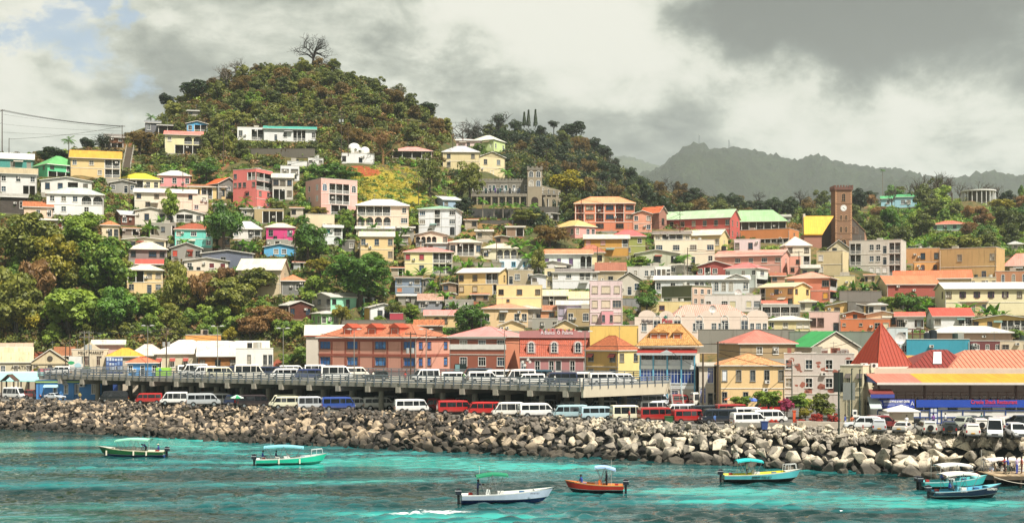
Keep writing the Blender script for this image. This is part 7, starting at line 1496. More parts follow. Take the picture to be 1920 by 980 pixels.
for x in(-2.1,-.6,.8,2.1):m.box(x-.08,-.08,-1.2,x+.08,.08,.8)
m.box(-2.2,-.1,.7,2.2,.1,.9);m.box(-2.2,-.07,-.2,2.2,.07,-.05);m.build('frame',PL('5c2420'),o)
# ------------------------------------------------------------------ ground sheet
def grid_mesh(name,V_,nx,ny,mats,smooth=True):
 me=bpy.data.meshes.new(name);idx=np.arange(nx*ny).reshape(ny,nx)
 f=np.stack([idx[:-1,:-1],idx[:-1,1:],idx[1:,1:],idx[1:,:-1]],-1).reshape(-1,4)
 me.vertices.add(nx*ny);me.vertices.foreach_set('co',V_.reshape(-1).astype(np.float32));me.loops.add(f.size);me.loops.foreach_set('vertex_index',f.reshape(-1).astype(np.int32))
 me.polygons.add(len(f));me.polygons.foreach_set('loop_start',np.arange(0,f.size,4,dtype=np.int32));me.polygons.foreach_set('loop_total',np.full(len(f),4,np.int32))
 me.polygons.foreach_set('use_smooth',np.full(len(f),smooth));me.update(calc_edges=True)
 for m in mats:me.materials.append(m)
 return me
rng=np.random.default_rng(5)
def fbm(x,y,s=1.0,o=4,seed=0):
 r=np.random.default_rng(seed);v=np.zeros_like(x,float);a=1.0
 for k in range(o):
  for _ in range(3):
   t=r.uniform(0,2*pi);p=r.uniform(0,2*pi);f_=s*2**k*r.uniform(.7,1.3);v+=a/3*np.sin((x*cos(t)+y*sin(t))*f_+p+1.3*np.sin((x*sin(t)-y*cos(t))*f_*.6+p*2))
  a*=.5
 return v
def pads_apply(X,Y,Z):
 for cx,cy,ph,w,d,z in PADS:
  c,s=cos(ph),sin(ph);dx,dy=X-cx,Y-cy;a=np.abs(dx*c+dy*s)-w/2-1.2;b=-dx*s+dy*c
  m=(a<0)&(b>-d/2-1.6)&(b<d/2+.8);Z=np.where(m,np.minimum(Z,z-.12),Z)
  m2=(a<0)&(b>-d/2-5)&(b<=-d/2-1.6);Z=np.where(m2,np.minimum(Z,z-.1),Z)
  m3=(a>=0)&(a<2.5)&(b>-d/2-2)&(b<d/2);Z=np.where(m3,np.minimum(Z,z+a*1.0+np.maximum(0,b+d/2)*.8),Z)
 return Z
def terrain():
 pxs=np.concatenate([np.arange(-1700,-520,90),np.arange(-520,2420,11),np.arange(2420,3700,90)]).astype(float)
 rows=list(np.arange(236,480,1.7))+list(np.arange(480,720,5))+list(np.arange(720,1000,20))+[1100,1300,1600,2200,3500,6000]
 ny=len(rows)+4;nx=len(pxs);X=np.zeros((ny,nx));Y=np.zeros((ny,nx));Z=np.zeros((ny,nx))
 T=np.interp(pxs,*zip(*SH_T));W=np.interp(pxs,*zip(*SH_W))
 for r,(yy,zz)in enumerate(((W-3,-2.5),(W+.5,-.9),(T-.8,3.0),(T+.6,ZG))):Y[r]=yy;X[r]=(pxs-960)/F*yy;Z[r]=zz-(0,.8,.45,0)[r]
 for k,yv in enumerate(rows):
  yy=np.maximum(yv,T+1.2+k*.05);Y[4+k]=yy;X[4+k]=(pxs-960)/F*yy;Z[4+k]=gz_raw(X[4+k],yy)
 hill=np.clip((Z-ZG-1)/5,0,1);Z[4:]+=(fbm(X,Y,.12,4,3)*.9*hill)[4:];Z[4:]=np.maximum(Z[4:],ZG)
 Z=np.where(Z>ZG+.3,pads_apply(X,Y,Z),Z)
 m,t,b,o=newmat('hillside_soil');g=t.new('NewGeometry');p=g.outputs['Position'];s=t.new('SeparateXYZ');t.link(p,s.inputs[0])
 n1=t.noise(p,.045,5,.6);n2=t.noise(p,.5,5,.65);n3=t.noise(p,.17,4,.6)
 col=t.mix(t.ramp(n1,.4,.62),lin('4a4a22',.9),lin('7a6238',.9));col=t.mix(t.ramp(n2,.42,.62,0,.8),col,lin('38441a',.8));col=t.mix(t.ramp(n3,.58,.72),col,lin('a0523a',.6))
 # yellow grass bank below the domed house
 def blobm(cx,cy,rx,ry):
  a=t.m('DIVIDE',t.m('SUBTRACT',s.outputs[0],cx),rx);b_=t.m('DIVIDE',t.m('SUBTRACT',s.outputs[1],cy),ry);return t.ramp(t.m('ADD',t.m('MULTIPLY',a,a),t.m('MULTIPLY',b_,b_)),1.1,.6)
 gy=P(710,345,395);col=t.mix(t.m('MULTIPLY',blobm(gy.x,gy.y-4,17,17),t.ramp(n2,.3,.5,.7,1)),col,lin('a8982c',.7));gr=P(675,310,404);col=t.mix(t.m('MULTIPLY',blobm(gr.x,gr.y,7,4),1.0),col,lin('9c4a24',.8));gd=P(400,285,412);col=t.mix(blobm(gd.x,gd.y,8,14),col,lin('8c5a38',.8))
 gt=P(900,435,385);col=t.mix(t.m('MULTIPLY',blobm(gt.x,gt.y,14,14),.8),col,lin('8c6a3c',.8));gc=P(265,600,306);col=t.mix(t.m('MULTIPLY',blobm(gc.x,gc.y,9,8),.8),col,lin('a07850',.7))
 flat=t.ramp(s.outputs[2],ZG+.6,ZG+.15);asph=t.mix(t.ramp(n2,.35,.7),(.085,.08,.075,1),(.16,.15,.135,1));col=t.mix(flat,col,asph)
 low=t.ramp(s.outputs[2],3.6,2.9);col=t.mix(low,col,(.012,.011,.01,1))  # near-black low band: shade in the gaps between boulders, painted into the ground
 t.link(col,b.inputs['Base Color']);b.inputs['Roughness'].default_value=.95;bump(t,b,n2,.5,.3)
 o=obj('hillside_ground',grid_mesh('hillside_ground',np.stack([X,Y,Z],-1),nx,ny,[m]));tag(o,None,None,None,'structure')
def hz(x,y):
 z=gz_raw(x,y);return float(z)
# paved light strip of the car park and painted bay lines
def quay_marks():
 m=MB();a,b=P(1560,0,160),P(2100,0,150);pts=[(1575,shT(1575)+.8),(1960,shT(1960)+.8),(1960,166.5),(1640,166.5),(1575,163)]
 m.poly([((px-960)/F*y,y,ZG+.006)for px,y in pts]);o=m.build('car_park_pavement',WM('b8ae9c',.7));tag(o,None,None,None,'structure')
 for i in range(9):px=1640+i*36;y=shT(px)+2;q=MB();x=(px-960)/F*y;q.poly([(x,y,ZG+.012),(x+.12,y,ZG+.012),(x+1.2,y+4.6,ZG+.012),(x+1.08,y+4.6,ZG+.012)]);o=q.build('parking_line',WHITE);tag(o,None,None,None,'structure')
 m=MB()
 for a_,b_ in zip(range(-60,1560,60),range(0,1620,60)):m.prism([((a_-960)/F*(shT(a_)+1.0),shT(a_)+1.0,ZG+.002),((b_-960)/F*(shT(b_)+1.0),shT(b_)+1.0,ZG+.002),((b_-960)/F*(shT(b_)+1.4),shT(b_)+1.4,ZG+.002),((a_-960)/F*(shT(a_)+1.4),shT(a_)+1.4,ZG+.002)],(0,0,.13))
 o=m.build('quay_kerb',CONC);tag(o,None,None,None,'structure')
quay_marks()
# ------------------------------------------------------------------ water
def water():
 x=np.concatenate([-np.geomspace(3000,105,14),np.arange(-100,100.1,.30),np.geomspace(105,3000,14)]);ys=np.concatenate([[-900,-300,0,50,80,96],np.arange(99,222,.36),[226,260,400]]);X,Y=np.meshgrid(x,ys);nx=len(x)
 inn=np.clip((Y-97)/6,0,1)*np.clip((224-Y)/4,0,1)*np.clip((101-np.abs(X))/4,0,1);msk=.5+.9*fbm(X,Y*2.6,.035,3,31);rough_=np.zeros_like(X)
 for bx,by,rx,ry,am in((250,832,420,10,-.9),(700,868,260,11,-.8),(90,953,190,10,-.9),(1330,917,210,10,-.8),(150,915,190,18,.7),(390,888,130,12,.6),(1000,905,330,14,.6),(1400,960,420,14,.6),(500,950,330,12,.6)):
  Yc=Yg(by,0);Xc=(bx-960)/F*Yc;msk=msk+am*np.exp(-(((X-Xc)/(rx/F*Yc))**2+((Y-Yc)/(ry*Yc*Yc/(CAMZ*F)))**2))
 msk=.16+.84*np.clip(msk,0,1);wv=np.zeros_like(X);rw=np.random.default_rng(12)
 for k in range(30):lam=rw.uniform(1.1,3.4);th=rw.normal(pi/2+.15,.55);kk=2*pi/lam;ph=kk*(X*cos(th)+Y*sin(th))+rw.uniform(0,6.28)+1.1*np.sin(X*rw.uniform(.15,.4)+Y*rw.uniform(-.2,.2)+rw.uniform(0,6));wv+=.0155*lam*(1-2*np.abs(np.sin(ph/2))**.9)
 me=grid_mesh('sea',np.stack([X,Y,wv*msk*inn],-1),nx,len(ys),[])
 m,t,b,o=newmat('sea_water');p=t.new('NewGeometry').outputs['Position']
 wp=t.new('TexNoise');t.link(t.mapping(p,scale=(.012,.03,1)),wp.inputs['Vector']);wp.inputs['Scale'].default_value=1.0;wp.inputs['Detail'].default_value=3
 q=t.vm('ADD',p,t.vm('MULTIPLY',t.vm('SUBTRACT',wp.outputs['Color'],(.5,.5,.5)),(16,7,0)))
 n1=t.noise(t.mapping(q,scale=(.017,.062,1),loc=(3.1,1.7,0)),1.0,3,.55);n2=t.noise(t.mapping(q,scale=(.030,.13,1),loc=(9,4,0)),1.0,2,.5);n3=t.noise(t.mapping(q,scale=(.022,.10,1),loc=(-5,8,0)),1.0,4,.6)
 deep,mid_,turq=(.004,.026,.026,1),(.012,.105,.112,1),(.035,.32,.285,1)
 v=t.m('ADD',t.m('MULTIPLY',n1,.55),t.m('MULTIPLY',n2,.35));v=t.m('ADD',v,.030);sq=t.new('SeparateXYZ');t.link(q,sq.inputs[0]);rip=None
 for bx,by,rx,ry,am in((250,832,420,13,.12),(700,868,260,14,.12),(900,868,200,8,.08),(90,953,190,12,.11),(1330,917,210,12,.12),(1620,925,160,12,.07),(1020,965,300,10,.07),(620,965,240,10,.05),(150,915,190,18,-.09),(390,888,130,12,-.12),(1000,845,330,8,-.10),(1600,895,260,8,-.10),(800,925,120,14,-.08),(60,812,300,6,-.08)):
  Yc=Yg(by,0);Xc=(bx-960)/F*Yc;RX=rx/F*Yc;RY=ry*Yc*Yc/(CAMZ*F);a_=t.m('DIVIDE',t.m('SUBTRACT',sq.outputs[0],Xc),RX);b_=t.m('DIVIDE',t.m('SUBTRACT',sq.outputs[1],Yc),RY);v=t.m('ADD',v,t.m('MULTIPLY',t.m('EXPONENT',t.m('MULTIPLY',t.m('ADD',t.m('MULTIPLY',a_,a_),t.m('MULTIPLY',b_,b_)),-1.0)),am))
 col=t.mix(t.ramp(v,.42,.53),deep,mid_);col=t.mix(t.ramp(v,.51,.60),col,turq)
 # close to the revetment the bottom is dark
 ripple=t.m('MULTIPLY',t.ramp(n3,.36,.52),t.ramp(v,.60,.50,.25,1.0))
 w1=t.noise(t.mapping(p,scale=(1.05,.50,1)),1.0,2,.55,.3);w2=t.noise(t.mapping(p,scale=(.45,.24,1),rot=(0,0,.3)),1.0,2,.5,.4);w3=t.noise(t.mapping(p,scale=(3.5,6,1)),1.0,2,.5)
 hgt=t.m('ADD',t.m('MULTIPLY',w1,t.m('ADD',t.m('MULTIPLY',ripple,1.3),.14)),t.m('ADD',t.m('MULTIPLY',w2,t.m('ADD',t.m('MULTIPLY',ripple,.5),.12)),t.m('MULTIPLY',w3,.08)))
 bump(t,b,hgt,1.0,0.07)
 t.link(col,b.inputs['Base Color']);t.link(t.m('ADD',t.m('MULTIPLY',ripple,-.12),.17),b.inputs['Roughness']);b.inputs['IOR'].default_value=1.33
 # white wake behind the pale grey boat, foam in the surface
 s=t.new('SeparateXYZ');t.link(p,s.inputs[0]);c=P(800,955,Yg(955,0));ang=.12
 X1=t.m('SUBTRACT',s.outputs[0],c.x);Y1_=t.m('SUBTRACT',s.outputs[1],c.y+.1);a=t.m('DIVIDE',X1,4.2);yb=t.m('SUBTRACT',Y1_,t.m('MULTIPLY',X1,.28));bb=t.m('DIVIDE',yb,1.7);d=t.m('ADD',t.m('MULTIPLY',a,a),t.m('MULTIPLY',bb,bb));fn=t.noise(t.mapping(p,scale=(.7,1.6,1)),1.0,5,.7)
 foam=t.ramp(t.m('SUBTRACT',t.m('ADD',1.0,t.m('MULTIPLY',t.m('SUBTRACT',fn,.5),5.5)),d),.1,1.3)
 fb=t.new('BsdfDiffuse');fb.inputs[0].default_value=(.8,.84,.84,1);mx=t.new('MixShader');t.link(foam,mx.inputs[0]);t.link(b.outputs[0],mx.inputs[1]);t.link(fb.outputs[0],mx.inputs[2]);t.link(mx.outputs[0],o.inputs[0])
 me.materials.append(m);ob=obj('sea',me);tag(ob,None,None,None,'structure')
water()
# ------------------------------------------------------------------ boulders of the revetment
def rock_meshes(mat):
 out=[]
 for k in range(12):
  r=random.Random(40+k);bm=bmesh.new();sx,sy,sz=r.uniform(.85,1.25),r.uniform(.7,1.0),r.uniform(.55,.85)
  for i in range(10+k%4):
   v=Vector((r.gauss(0,1),r.gauss(0,1),r.gauss(0,1))).normalized()*r.uniform(.8,1.12);bm.verts.new((v.x*sx,v.y*sy,v.z*sz))
  bmesh.ops.convex_hull(bm,input=bm.verts);loose=[v for v in bm.verts if not v.link_faces];bmesh.ops.delete(bm,geom=loose,context='VERTS')
  bmesh.ops.bevel(bm,geom=list(bm.edges),offset=.035,segments=1,affect='EDGES',profile=.6)
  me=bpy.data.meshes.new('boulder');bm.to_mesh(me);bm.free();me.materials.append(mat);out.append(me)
 return out
def rocks():
 m,t,b,o=newmat('revetment_stone');p=t.new('NewGeometry').outputs['Position'];oi=t.new('ObjectInfo').outputs['Random'];s=t.new('SeparateXYZ');t.link(p,s.inputs[0])
 cell=t.noise(p,.55,1,.3);n=t.noise(p,2.4,6,.68);n2=t.noise(p,7,4,.7);pick=t.m('FRACT',t.m('ADD',t.m('MULTIPLY',oi,1.0),t.m('MULTIPLY',cell,1.6)))
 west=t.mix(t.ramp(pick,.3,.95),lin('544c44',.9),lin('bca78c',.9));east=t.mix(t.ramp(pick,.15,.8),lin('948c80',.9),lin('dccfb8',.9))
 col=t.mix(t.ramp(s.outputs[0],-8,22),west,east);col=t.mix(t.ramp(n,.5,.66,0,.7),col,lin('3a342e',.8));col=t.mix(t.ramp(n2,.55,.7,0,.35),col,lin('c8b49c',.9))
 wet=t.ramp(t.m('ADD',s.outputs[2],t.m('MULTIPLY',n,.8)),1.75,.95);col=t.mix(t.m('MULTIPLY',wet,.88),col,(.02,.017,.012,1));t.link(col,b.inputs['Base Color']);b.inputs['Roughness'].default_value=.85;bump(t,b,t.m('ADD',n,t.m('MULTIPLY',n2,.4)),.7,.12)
 ms=rock_meshes(m);rr=random.Random(77);items=[]
 px=-130.0
 while px<2080:
  T,W=shT(px),shW(px);Tp=Vector(((px-960)/F*T,T,ZG-.1));Wp=Vector(((px-960)/F*W,W,-.35));base=.70+.38*min(1,max(0,px)/1500)**1.5;L=(Tp-Wp).length;st=base*1.15;n=max(3,int(L/st))
  for i in range(n+1):
   f=(i+rr.uniform(-.35,.35))/n;f=max(-.04,min(1.04,f));q=Tp.lerp(Wp,f);sz=base*rr.choice((rr.uniform(.5,.8),rr.uniform(.8,1.25),rr.uniform(.9,1.5)))*(.60+.48*min(1,f*1.8));q+=Vector((rr.uniform(-.5,.5)*base,0,rr.uniform(-.2,.5)*base));items.append((q,sz,rr.choice(ms),(rr.uniform(0,6.28),rr.uniform(-.5,.5),rr.uniform(0,6.28)),px,f))
  px+=base*1.5*F/T
 for k in range(2600):
  px=rr.uniform(-100,2000)if k<1700 else rr.uniform(1480,2000);T,W=shT(px),shW(px);f=rr.uniform(-.06,.26);q=Vector(((px-960)/F*T,T,ZG+.05)).lerp(Vector(((px-960)/F*W,W,-.35)),f);items.append((q+Vector((0,0,rr.uniform(-.1,.25))),rr.uniform(.18,.55),rr.choice(ms),(rr.uniform(0,6.28),rr.uniform(-.5,.5),rr.uniform(0,6.28)),px,f))
 vis=sorted(items,key=lambda t_:-(t_[1]/t_[0].y)if 0<t_[4]<1920 else 1)
 base_=lambda p_:.70+.38*min(1,max(0,p_)/1500)**1.5
 big=vis[:298];rest=vis[298:];zones=((0,480,"rugged brown boulder of the sea wall below the blue office and first minibuses"),(480,960,"dark angular boulder of the sea wall below the shaded deck"),(960,1440,"grey brown boulder of the sea wall in front of the red minibuses"),(1440,1700,"pale grey boulder of the sea wall below the planter garden"),(1700,1990,"large cream white boulder of the sea wall below the car park"))
 for q,sz,me,ro,px_,f in big:
  gp=next((z[2]for z in zones if z[0]<=px_<z[1]),zones[-1][2]);o=obj('boulder',me,None,q)
  vh=min(low+[k_[:-1]for k_ in park],key=lambda k_:abs((k_[1]+k_[2])/2-px_)+(0 if k_[3]>745 else 99));lb=' '.join(('%s %s boulder %s below the %s'%('huge' if sz>base_(px_)*1.2 else 'large' if sz>base_(px_)else 'rough','pale' if px_>1350 else 'greyish' if px_>900 else 'brown',('along the top edge','high on the slope','midway down','low on the slope','at the waterline')[min(4,max(0,int(f*5)))],short(vh[6]))).split()[:16]);o.rotation_euler=ro;o.scale=(sz,sz,sz);tag(o,lb,'boulder','boulders of the sea wall')
 V_,F_=[],[];off=0
 arr={me.name:(np.array([v.co[:]for v in me.vertices]),[tuple(p_.vertices)for p_ in me.polygons])for me in ms}
 from mathutils import Euler
 for q,sz,me,ro,px_,f in rest:
  v,fs=arr[me.name];R_=np.array(Euler(ro).to_matrix());V_.append(v@R_.T*sz+np.array(q));F_+=[tuple(i+off for i in t_)for t_ in fs];off+=len(v)
 me=bpy.data.meshes.new('rock_fill');me.from_pydata(np.concatenate(V_).tolist(),[],F_);me.materials.append(m);o=obj('rock_fill',me);tag(o,"smaller stones packed between the boulders of the sea wall",'rubble',None,'stuff')
rocks()
# ------------------------------------------------------------------ vegetation
def quads_mesh(name,C,Nn,S,mat,asp=1.5,droop=0.0):
 """many small leaf faces: centres C, facing Nn, size S"""
 n=len(C);Nn=Nn/np.linalg.norm(Nn,axis=1,keepdims=True);r=rng.normal(size=(n,3));r[:,2]-=droop*3;U=np.cross(Nn,r);U/=np.linalg.norm(U,axis=1,keepdims=True)+1e-9;Vv=np.cross(Nn,U)
 if droop:U,Vv=Vv,U
 a=(U.T*S*asp*.5).T;b=(Vv.T*S*.5).T;k=(Nn.T*S*.18).T
 P4=np.stack([C-a,C-b*.9+k,C+a,C+b*.9+k],1).reshape(-1,3)
 me=bpy.data.meshes.new(name);me.vertices.add(4*n);me.vertices.foreach_set('co',P4.reshape(-1).astype(np.float32));me.loops.add(4*n);me.loops.foreach_set('vertex_index',np.arange(4*n,dtype=np.int32));me.polygons.add(n);me.polygons.foreach_set('loop_start',np.arange(0,4*n,4,dtype=np.int32));me.polygons.foreach_set('loop_total',np.full(n,4,np.int32));me.update(calc_edges=True);me.materials.append(mat);return me
def clumps(seed,nb,nl,spread=(1,1,.8),rad=(.26,.44),low=-.5,jit=.3):
 r=np.random.default_rng(seed);cs=[]
 while len(cs)<nb:
  d=r.normal(size=3);d/=np.linalg.norm(d);q=d*r.uniform(.25,.80)
  if q[2]>low:cs.append(q*np.array(spread))
 cs=np.array(cs);rs=r.uniform(*rad,size=nb);k=r.integers(0,nb,nl);d=r.normal(size=(nl,3));d/=np.linalg.norm(d,axis=1,keepdims=True);d[:,2]=np.abs(d[:,2])*np.where(r.random(nl)<.8,1,-1);rr_=r.uniform(.72,1.06,nl)
 C=cs[k]+d*(rs[k]*rr_)[:,None]*np.array([1,1,.85]);Nn=d+r.normal(size=(nl,3))*jit+np.array([0,0,.25]);S=r.uniform(.6,1.35,nl);return C,Nn,S
LM={'broad':leafmat('22440f','66902c','leaf_deep_green'),'bright':leafmat('44681a','a4b848','leaf_bright_green'),'olive':leafmat('485618','9c9c44','leaf_olive'),'dry':leafmat('604424','b48c58','leaf_dry_brown'),'yellow':leafmat('6c6c18','b8a834','leaf_yellow_green'),
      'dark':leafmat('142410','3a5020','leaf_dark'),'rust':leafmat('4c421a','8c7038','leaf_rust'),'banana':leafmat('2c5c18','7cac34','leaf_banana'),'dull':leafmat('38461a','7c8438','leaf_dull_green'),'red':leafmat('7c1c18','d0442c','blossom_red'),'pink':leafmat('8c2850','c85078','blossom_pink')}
for k_ in LM:pass
BARK=WD('4c4034');BARKL=PL('8c8478',.9)
def trunk_mesh(seed,h=1.0,r=.06,nb=5,spread=.5,mat=None,up=.9):
 rd=random.Random(seed);m=MB();top=Vector((rd.uniform(-.08,.08),rd.uniform(-.08,.08),h*.55));m.tube((0,0,-.25),top*.5,r*1.3,r,7,cap=False);m.tube(top*.5,top,r,r*.75,7,cap=False)
 for i in range(nb):
  a=2*pi*i/nb+rd.uniform(-.4,.4);e=top+Vector((cos(a)*spread*rd.uniform(.5,1),sin(a)*spread*rd.uniform(.5,1),h*rd.uniform(.25,.5)*up));m.tube(top,e,r*.55,r*.2,5,cap=False)
  for j in range(2):m.tube(top.lerp(e,.6),e+Vector((rd.uniform(-.25,.25),rd.uniform(-.25,.25),rd.uniform(.02,.2))),r*.25,r*.08,4,cap=False)
 return m.mesh('trunk',mat or BARK)
CROWN={}
def crown(kind,v):
 """unit crown: radius about 1 around the origin"""
 k=(kind,v)
 if k in CROWN:return CROWN[k]
 sd=hash(kind)%1000 if False else sum(map(ord,kind))+v*17
 if kind in('broad','mango','dark'):C,Nn,S=clumps(sd,30 if kind!='mango' else 60,4600 if kind!='mango' else 8000,(1,1,.95),(.20,.36)if kind!='mango' else(.15,.25),low=-.85);sz=.082 if kind!='mango' else .062
 elif kind in('bright','olive','dull'):C,Nn,S=clumps(sd,26,3800,(1,1,.95),(.18,.34),low=-.8,jit=.5);sz=.088
 elif kind in('dry','rust','yellow'):C,Nn,S=clumps(sd,18,2600,(1,1,.8),(.2,.4),jit=.8);sz=.085
 elif kind=='spread':C,Nn,S=clumps(sd,16,2400,(1,1,.30),(.18,.30),low=-.2,jit=.5);sz=.085
 else:C,Nn,S=clumps(sd,16,2400,(1,1,.8),(.2,.4));sz=.09
 mat=LM[{'mango':'broad','spread':'olive'}.get(kind,kind)];asp=1.5;dr=0.0
 if kind in('dry','rust'):asp,dr,sz=3.2,.35,sz*.75
 CROWN[k]=quads_mesh('crown',C,Nn,S*sz,mat,asp,dr);return CROWN[k]
TRK={}
def tree(x,y,z,r,kind,label,group=None,hr=1.35,name=None,vr=None,hs=1.0,cat='tree'):
 """crown radius r, centre at height hr*r"""
 v=random.randrange(4)if vr is None else vr;root=empty(name or{'dry':'dry_tree','rust':'dry_tree'}.get(kind,'broadleaf_tree'),(x,y,z),random.uniform(0,6.28),label,cat,group)
 if v not in TRK:TRK[v]=trunk_mesh(v*3+1,1.9,.085,6,.6)
 obj('trunk',TRK[v],root,(0,0,0),0,(r,r,r*hr*.72));obj('crown',crown(kind,v),root,(0,0,r*hr*hs),0,(r,r,r*hs));return root
def tpx(px,pyb,pyt,wpx,kind,label,Y=None,group=None,hr=None,name=None,cat='tree'):
 """tree whose crown spans wpx columns, foot at row pyb, top at row pyt"""
 Y=Y or Yof(px,pyb);a=P(px,pyb,Y);r=wpx/2/F*Y;h=(pyb-pyt)/F*Y;z=a.z;zg=hz(a.x,Y)
 top=a.z+h;hs=max(.45,min(1.6,(h*.86)/(2*r*.92)));zc=top-r*.92*hs;z0=min(zg,zc-r*.6);
 v=random.randrange(4);root=empty(name or 'broadleaf_tree',(a.x,Y,z0),random.uniform(0,6.28),label,cat,group)
 if v not in TRK:TRK[v]=trunk_mesh(v*3+1,1.9,.085,6,.6)
 obj('trunk',TRK[v],root,(0,0,0),0,(r*.9,r*.9,max(.5,(zc-z0))*.62));obj('crown',crown(kind,v),root,(0,0,zc-z0),0,(r,r,r*hs));RECTS_T.append((px,(pyb+pyt)/2,wpx/2));return root
RECTS_T=[]
def palm_mesh(seed,n=13,L=1.0,droop=.9,w=.13):
 r=random.Random(seed);m=MB()
 for i in range(n):
  a=2*pi*i/n+r.uniform(-.2,.2);el=r.uniform(.0,1.1);p=Vector((0,0,0));d=Vector((cos(a)*cos(el),sin(a)*cos(el),sin(el)));side=Vector((-sin(a),cos(a),0));K=7;pts=[p.copy()]
  for k in range(K):p=p+d*(L/K);d=(d+Vector((0,0,-droop*1.6/K))).normalized();pts.append(p.copy())
  for k in range(K):
   for s in(-1,1):
    for q in(0.15,.6):
     b=pts[k].lerp(pts[k+1],q);ww=w*1.9*sin(pi*min(1,(k+q+.6)/(K+.4)))+.03;f=(pts[k+1]-pts[k]).normalized();tip=b+side*s*ww+f*ww*.5-Vector((0,0,ww*.55));m.poly([b,b+f*(L/K)*.42,tip])
 return m
PALM={}
def palm(px,pyb,pyt,wpx,label,group='palms between the houses',kind='palm_tree',Y=None):
 Y=Y or Yof(px,pyb);a=P(px,pyb,Y);r=wpx/2/F*Y;h=(pyb-pyt)/F*Y-r*.35;z=hz(a.x,Y);h=max(.5,a.z+h-z);root=empty(kind,(a.x,Y,z),random.uniform(0,6),label,'palm',group);k=random.randrange(3)
 if k not in PALM:PALM[k]=palm_mesh(k+5).mesh('crown',LM['banana'])
 m=MB();m.tube((0,0,-.5),(0,0,h),.2,.13,7);m.build('trunk',BARKL,root);obj('crown',PALM[k],root,(0,0,h),0,(r*1.15,)*3)
BAN={}
def banana(px,pyb,wpx,label,group,Y=None,hh=1.0):
 Y=Y or Yof(px,pyb);a=P(px,pyb,Y);r=wpx/2/F*Y;k=random.randrange(3);z=hz(a.x,Y);z=min(z,a.z+.3)
 if k not in BAN:
  rd=random.Random(k+60);m=MB()
  for i in range(9):
   an=2*pi*i/9+rd.uniform(-.3,.3);el=rd.uniform(.5,1.35);p=Vector((0,0,.35));d=Vector((cos(an)*cos(el),sin(an)*cos(el),sin(el)));s=Vector((-sin(an),cos(an),0));K=6;pts=[p.copy()]
   for q in range(K):p=p+d*(1.15/K);d=(d+Vector((0,0,-.27))).normalized();pts.append(p.copy())
   for q in range(K):
    w0,w1=.17*sin(pi*(q+.3)/(K+.3)),.17*sin(pi*min(K,q+1.3)/(K+.3));m.poly([pts[q]-s*w0-Vector((0,0,w0*.3)),pts[q],pts[q+1],pts[q+1]-s*w1-Vector((0,0,w1*.3))]);m.poly([pts[q],pts[q]+s*w0-Vector((0,0,w0*.3)),pts[q+1]+s*w1-Vector((0,0,w1*.3)),pts[q+1]])
  BAN[k]=m.mesh('leaf_crown',LM['banana'])
 root=empty('banana_plant',(a.x,Y,z),random.uniform(0,6),label,'banana plant',group);m=MB();m.tube((0,0,-.4),(0,0,r*.55),.16,.1,6);m.build('stem',LM['banana'],root);obj('leaf_crown',BAN[k],root,(0,0,0),0,(r,r,r*1.15*hh))
def bare(px,pyb,pyt,label,Y,seed=1,spread=.9,mat=None,group=None,depth=5,th=.03,fill=None,L0=.30):
 a=P(px,pyb,Y);H_=(pyb-pyt)/F*Y;rd=random.Random(seed);m=MB();tw=MB()
 def br(p,d,L,r,k):
  e=p+d*L;mm=m if k<2 else tw;mm.tube(p,e,r,r*.72,6 if k<2 else 3,cap=False)
  if k>=depth:return
  n=3 if k<3 else 2
  for i in range(n+(k==0)*2):
   ax=Vector((rd.gauss(0,1),rd.gauss(0,.6),rd.gauss(0,.5))).normalized();nd=(d*rd.uniform(.5,.9)+ax*spread*rd.uniform(.6,1.1)+Vector((0,0,.12))).normalized();br(p+d*L*rd.uniform(.55,1.0)if i else e,nd,L*rd.uniform(.62,.82),r*.6,k+1)
 br(Vector((0,0,-.02)),Vector((.02,0,1)),L0,th,0);root=empty('bare_tree',(a.x,Y,min(a.z,hz(a.x,Y)+.5)if Y<700 else a.z),0,label,'tree',group);mt=mat or PL('3c342c',.9)
 for mb,nm in((m,'trunk'),(tw,'branches')):
  me=mb.mesh(nm,mt);zs=max(v.co.z for v in me.vertices);obj(nm,me,root)
 zz=max([v[2]for v in tw.v]+[.5]);s=(a.z+H_-root.location.z)/zz
 for c in COL.objects[-2:]:c.scale=(s,s,s)
 if fill:C,Nn,S=clumps(seed,12,900,(.7,.7,.5));o=obj('crown',quads_mesh('crown',C,Nn,S*.07,LM[fill]),root,(0,0,s*zz*.66),0,(s*zz*.42,)*3)
def cypress(px,pyb,pyt,w,Y,label):
 a=P(px,pyb,Y);r=np.random.default_rng(px);h=(pyb-pyt)/F*Y;R_=w/2/F*Y;n=700;t=r.random(n)**.7;an=r.uniform(0,6.28,n);rad=R_*(1-t)**.8*r.uniform(.5,1,n);C=np.stack([np.cos(an)*rad,np.sin(an)*rad,t*h],-1);Nn=np.stack([np.cos(an),np.sin(an),.4+0*t],-1)
 root=empty('cypress_tree',(a.x,Y,a.z),0,label,'tree','three pointed cypresses on the ridge');m=MB();m.tube((0,0,-1),(0,0,h*.4),.2);m.build('trunk',BARK,root);obj('crown',quads_mesh('crown',C,Nn,np.full(n,.7),LM['dark'],1.6),root)
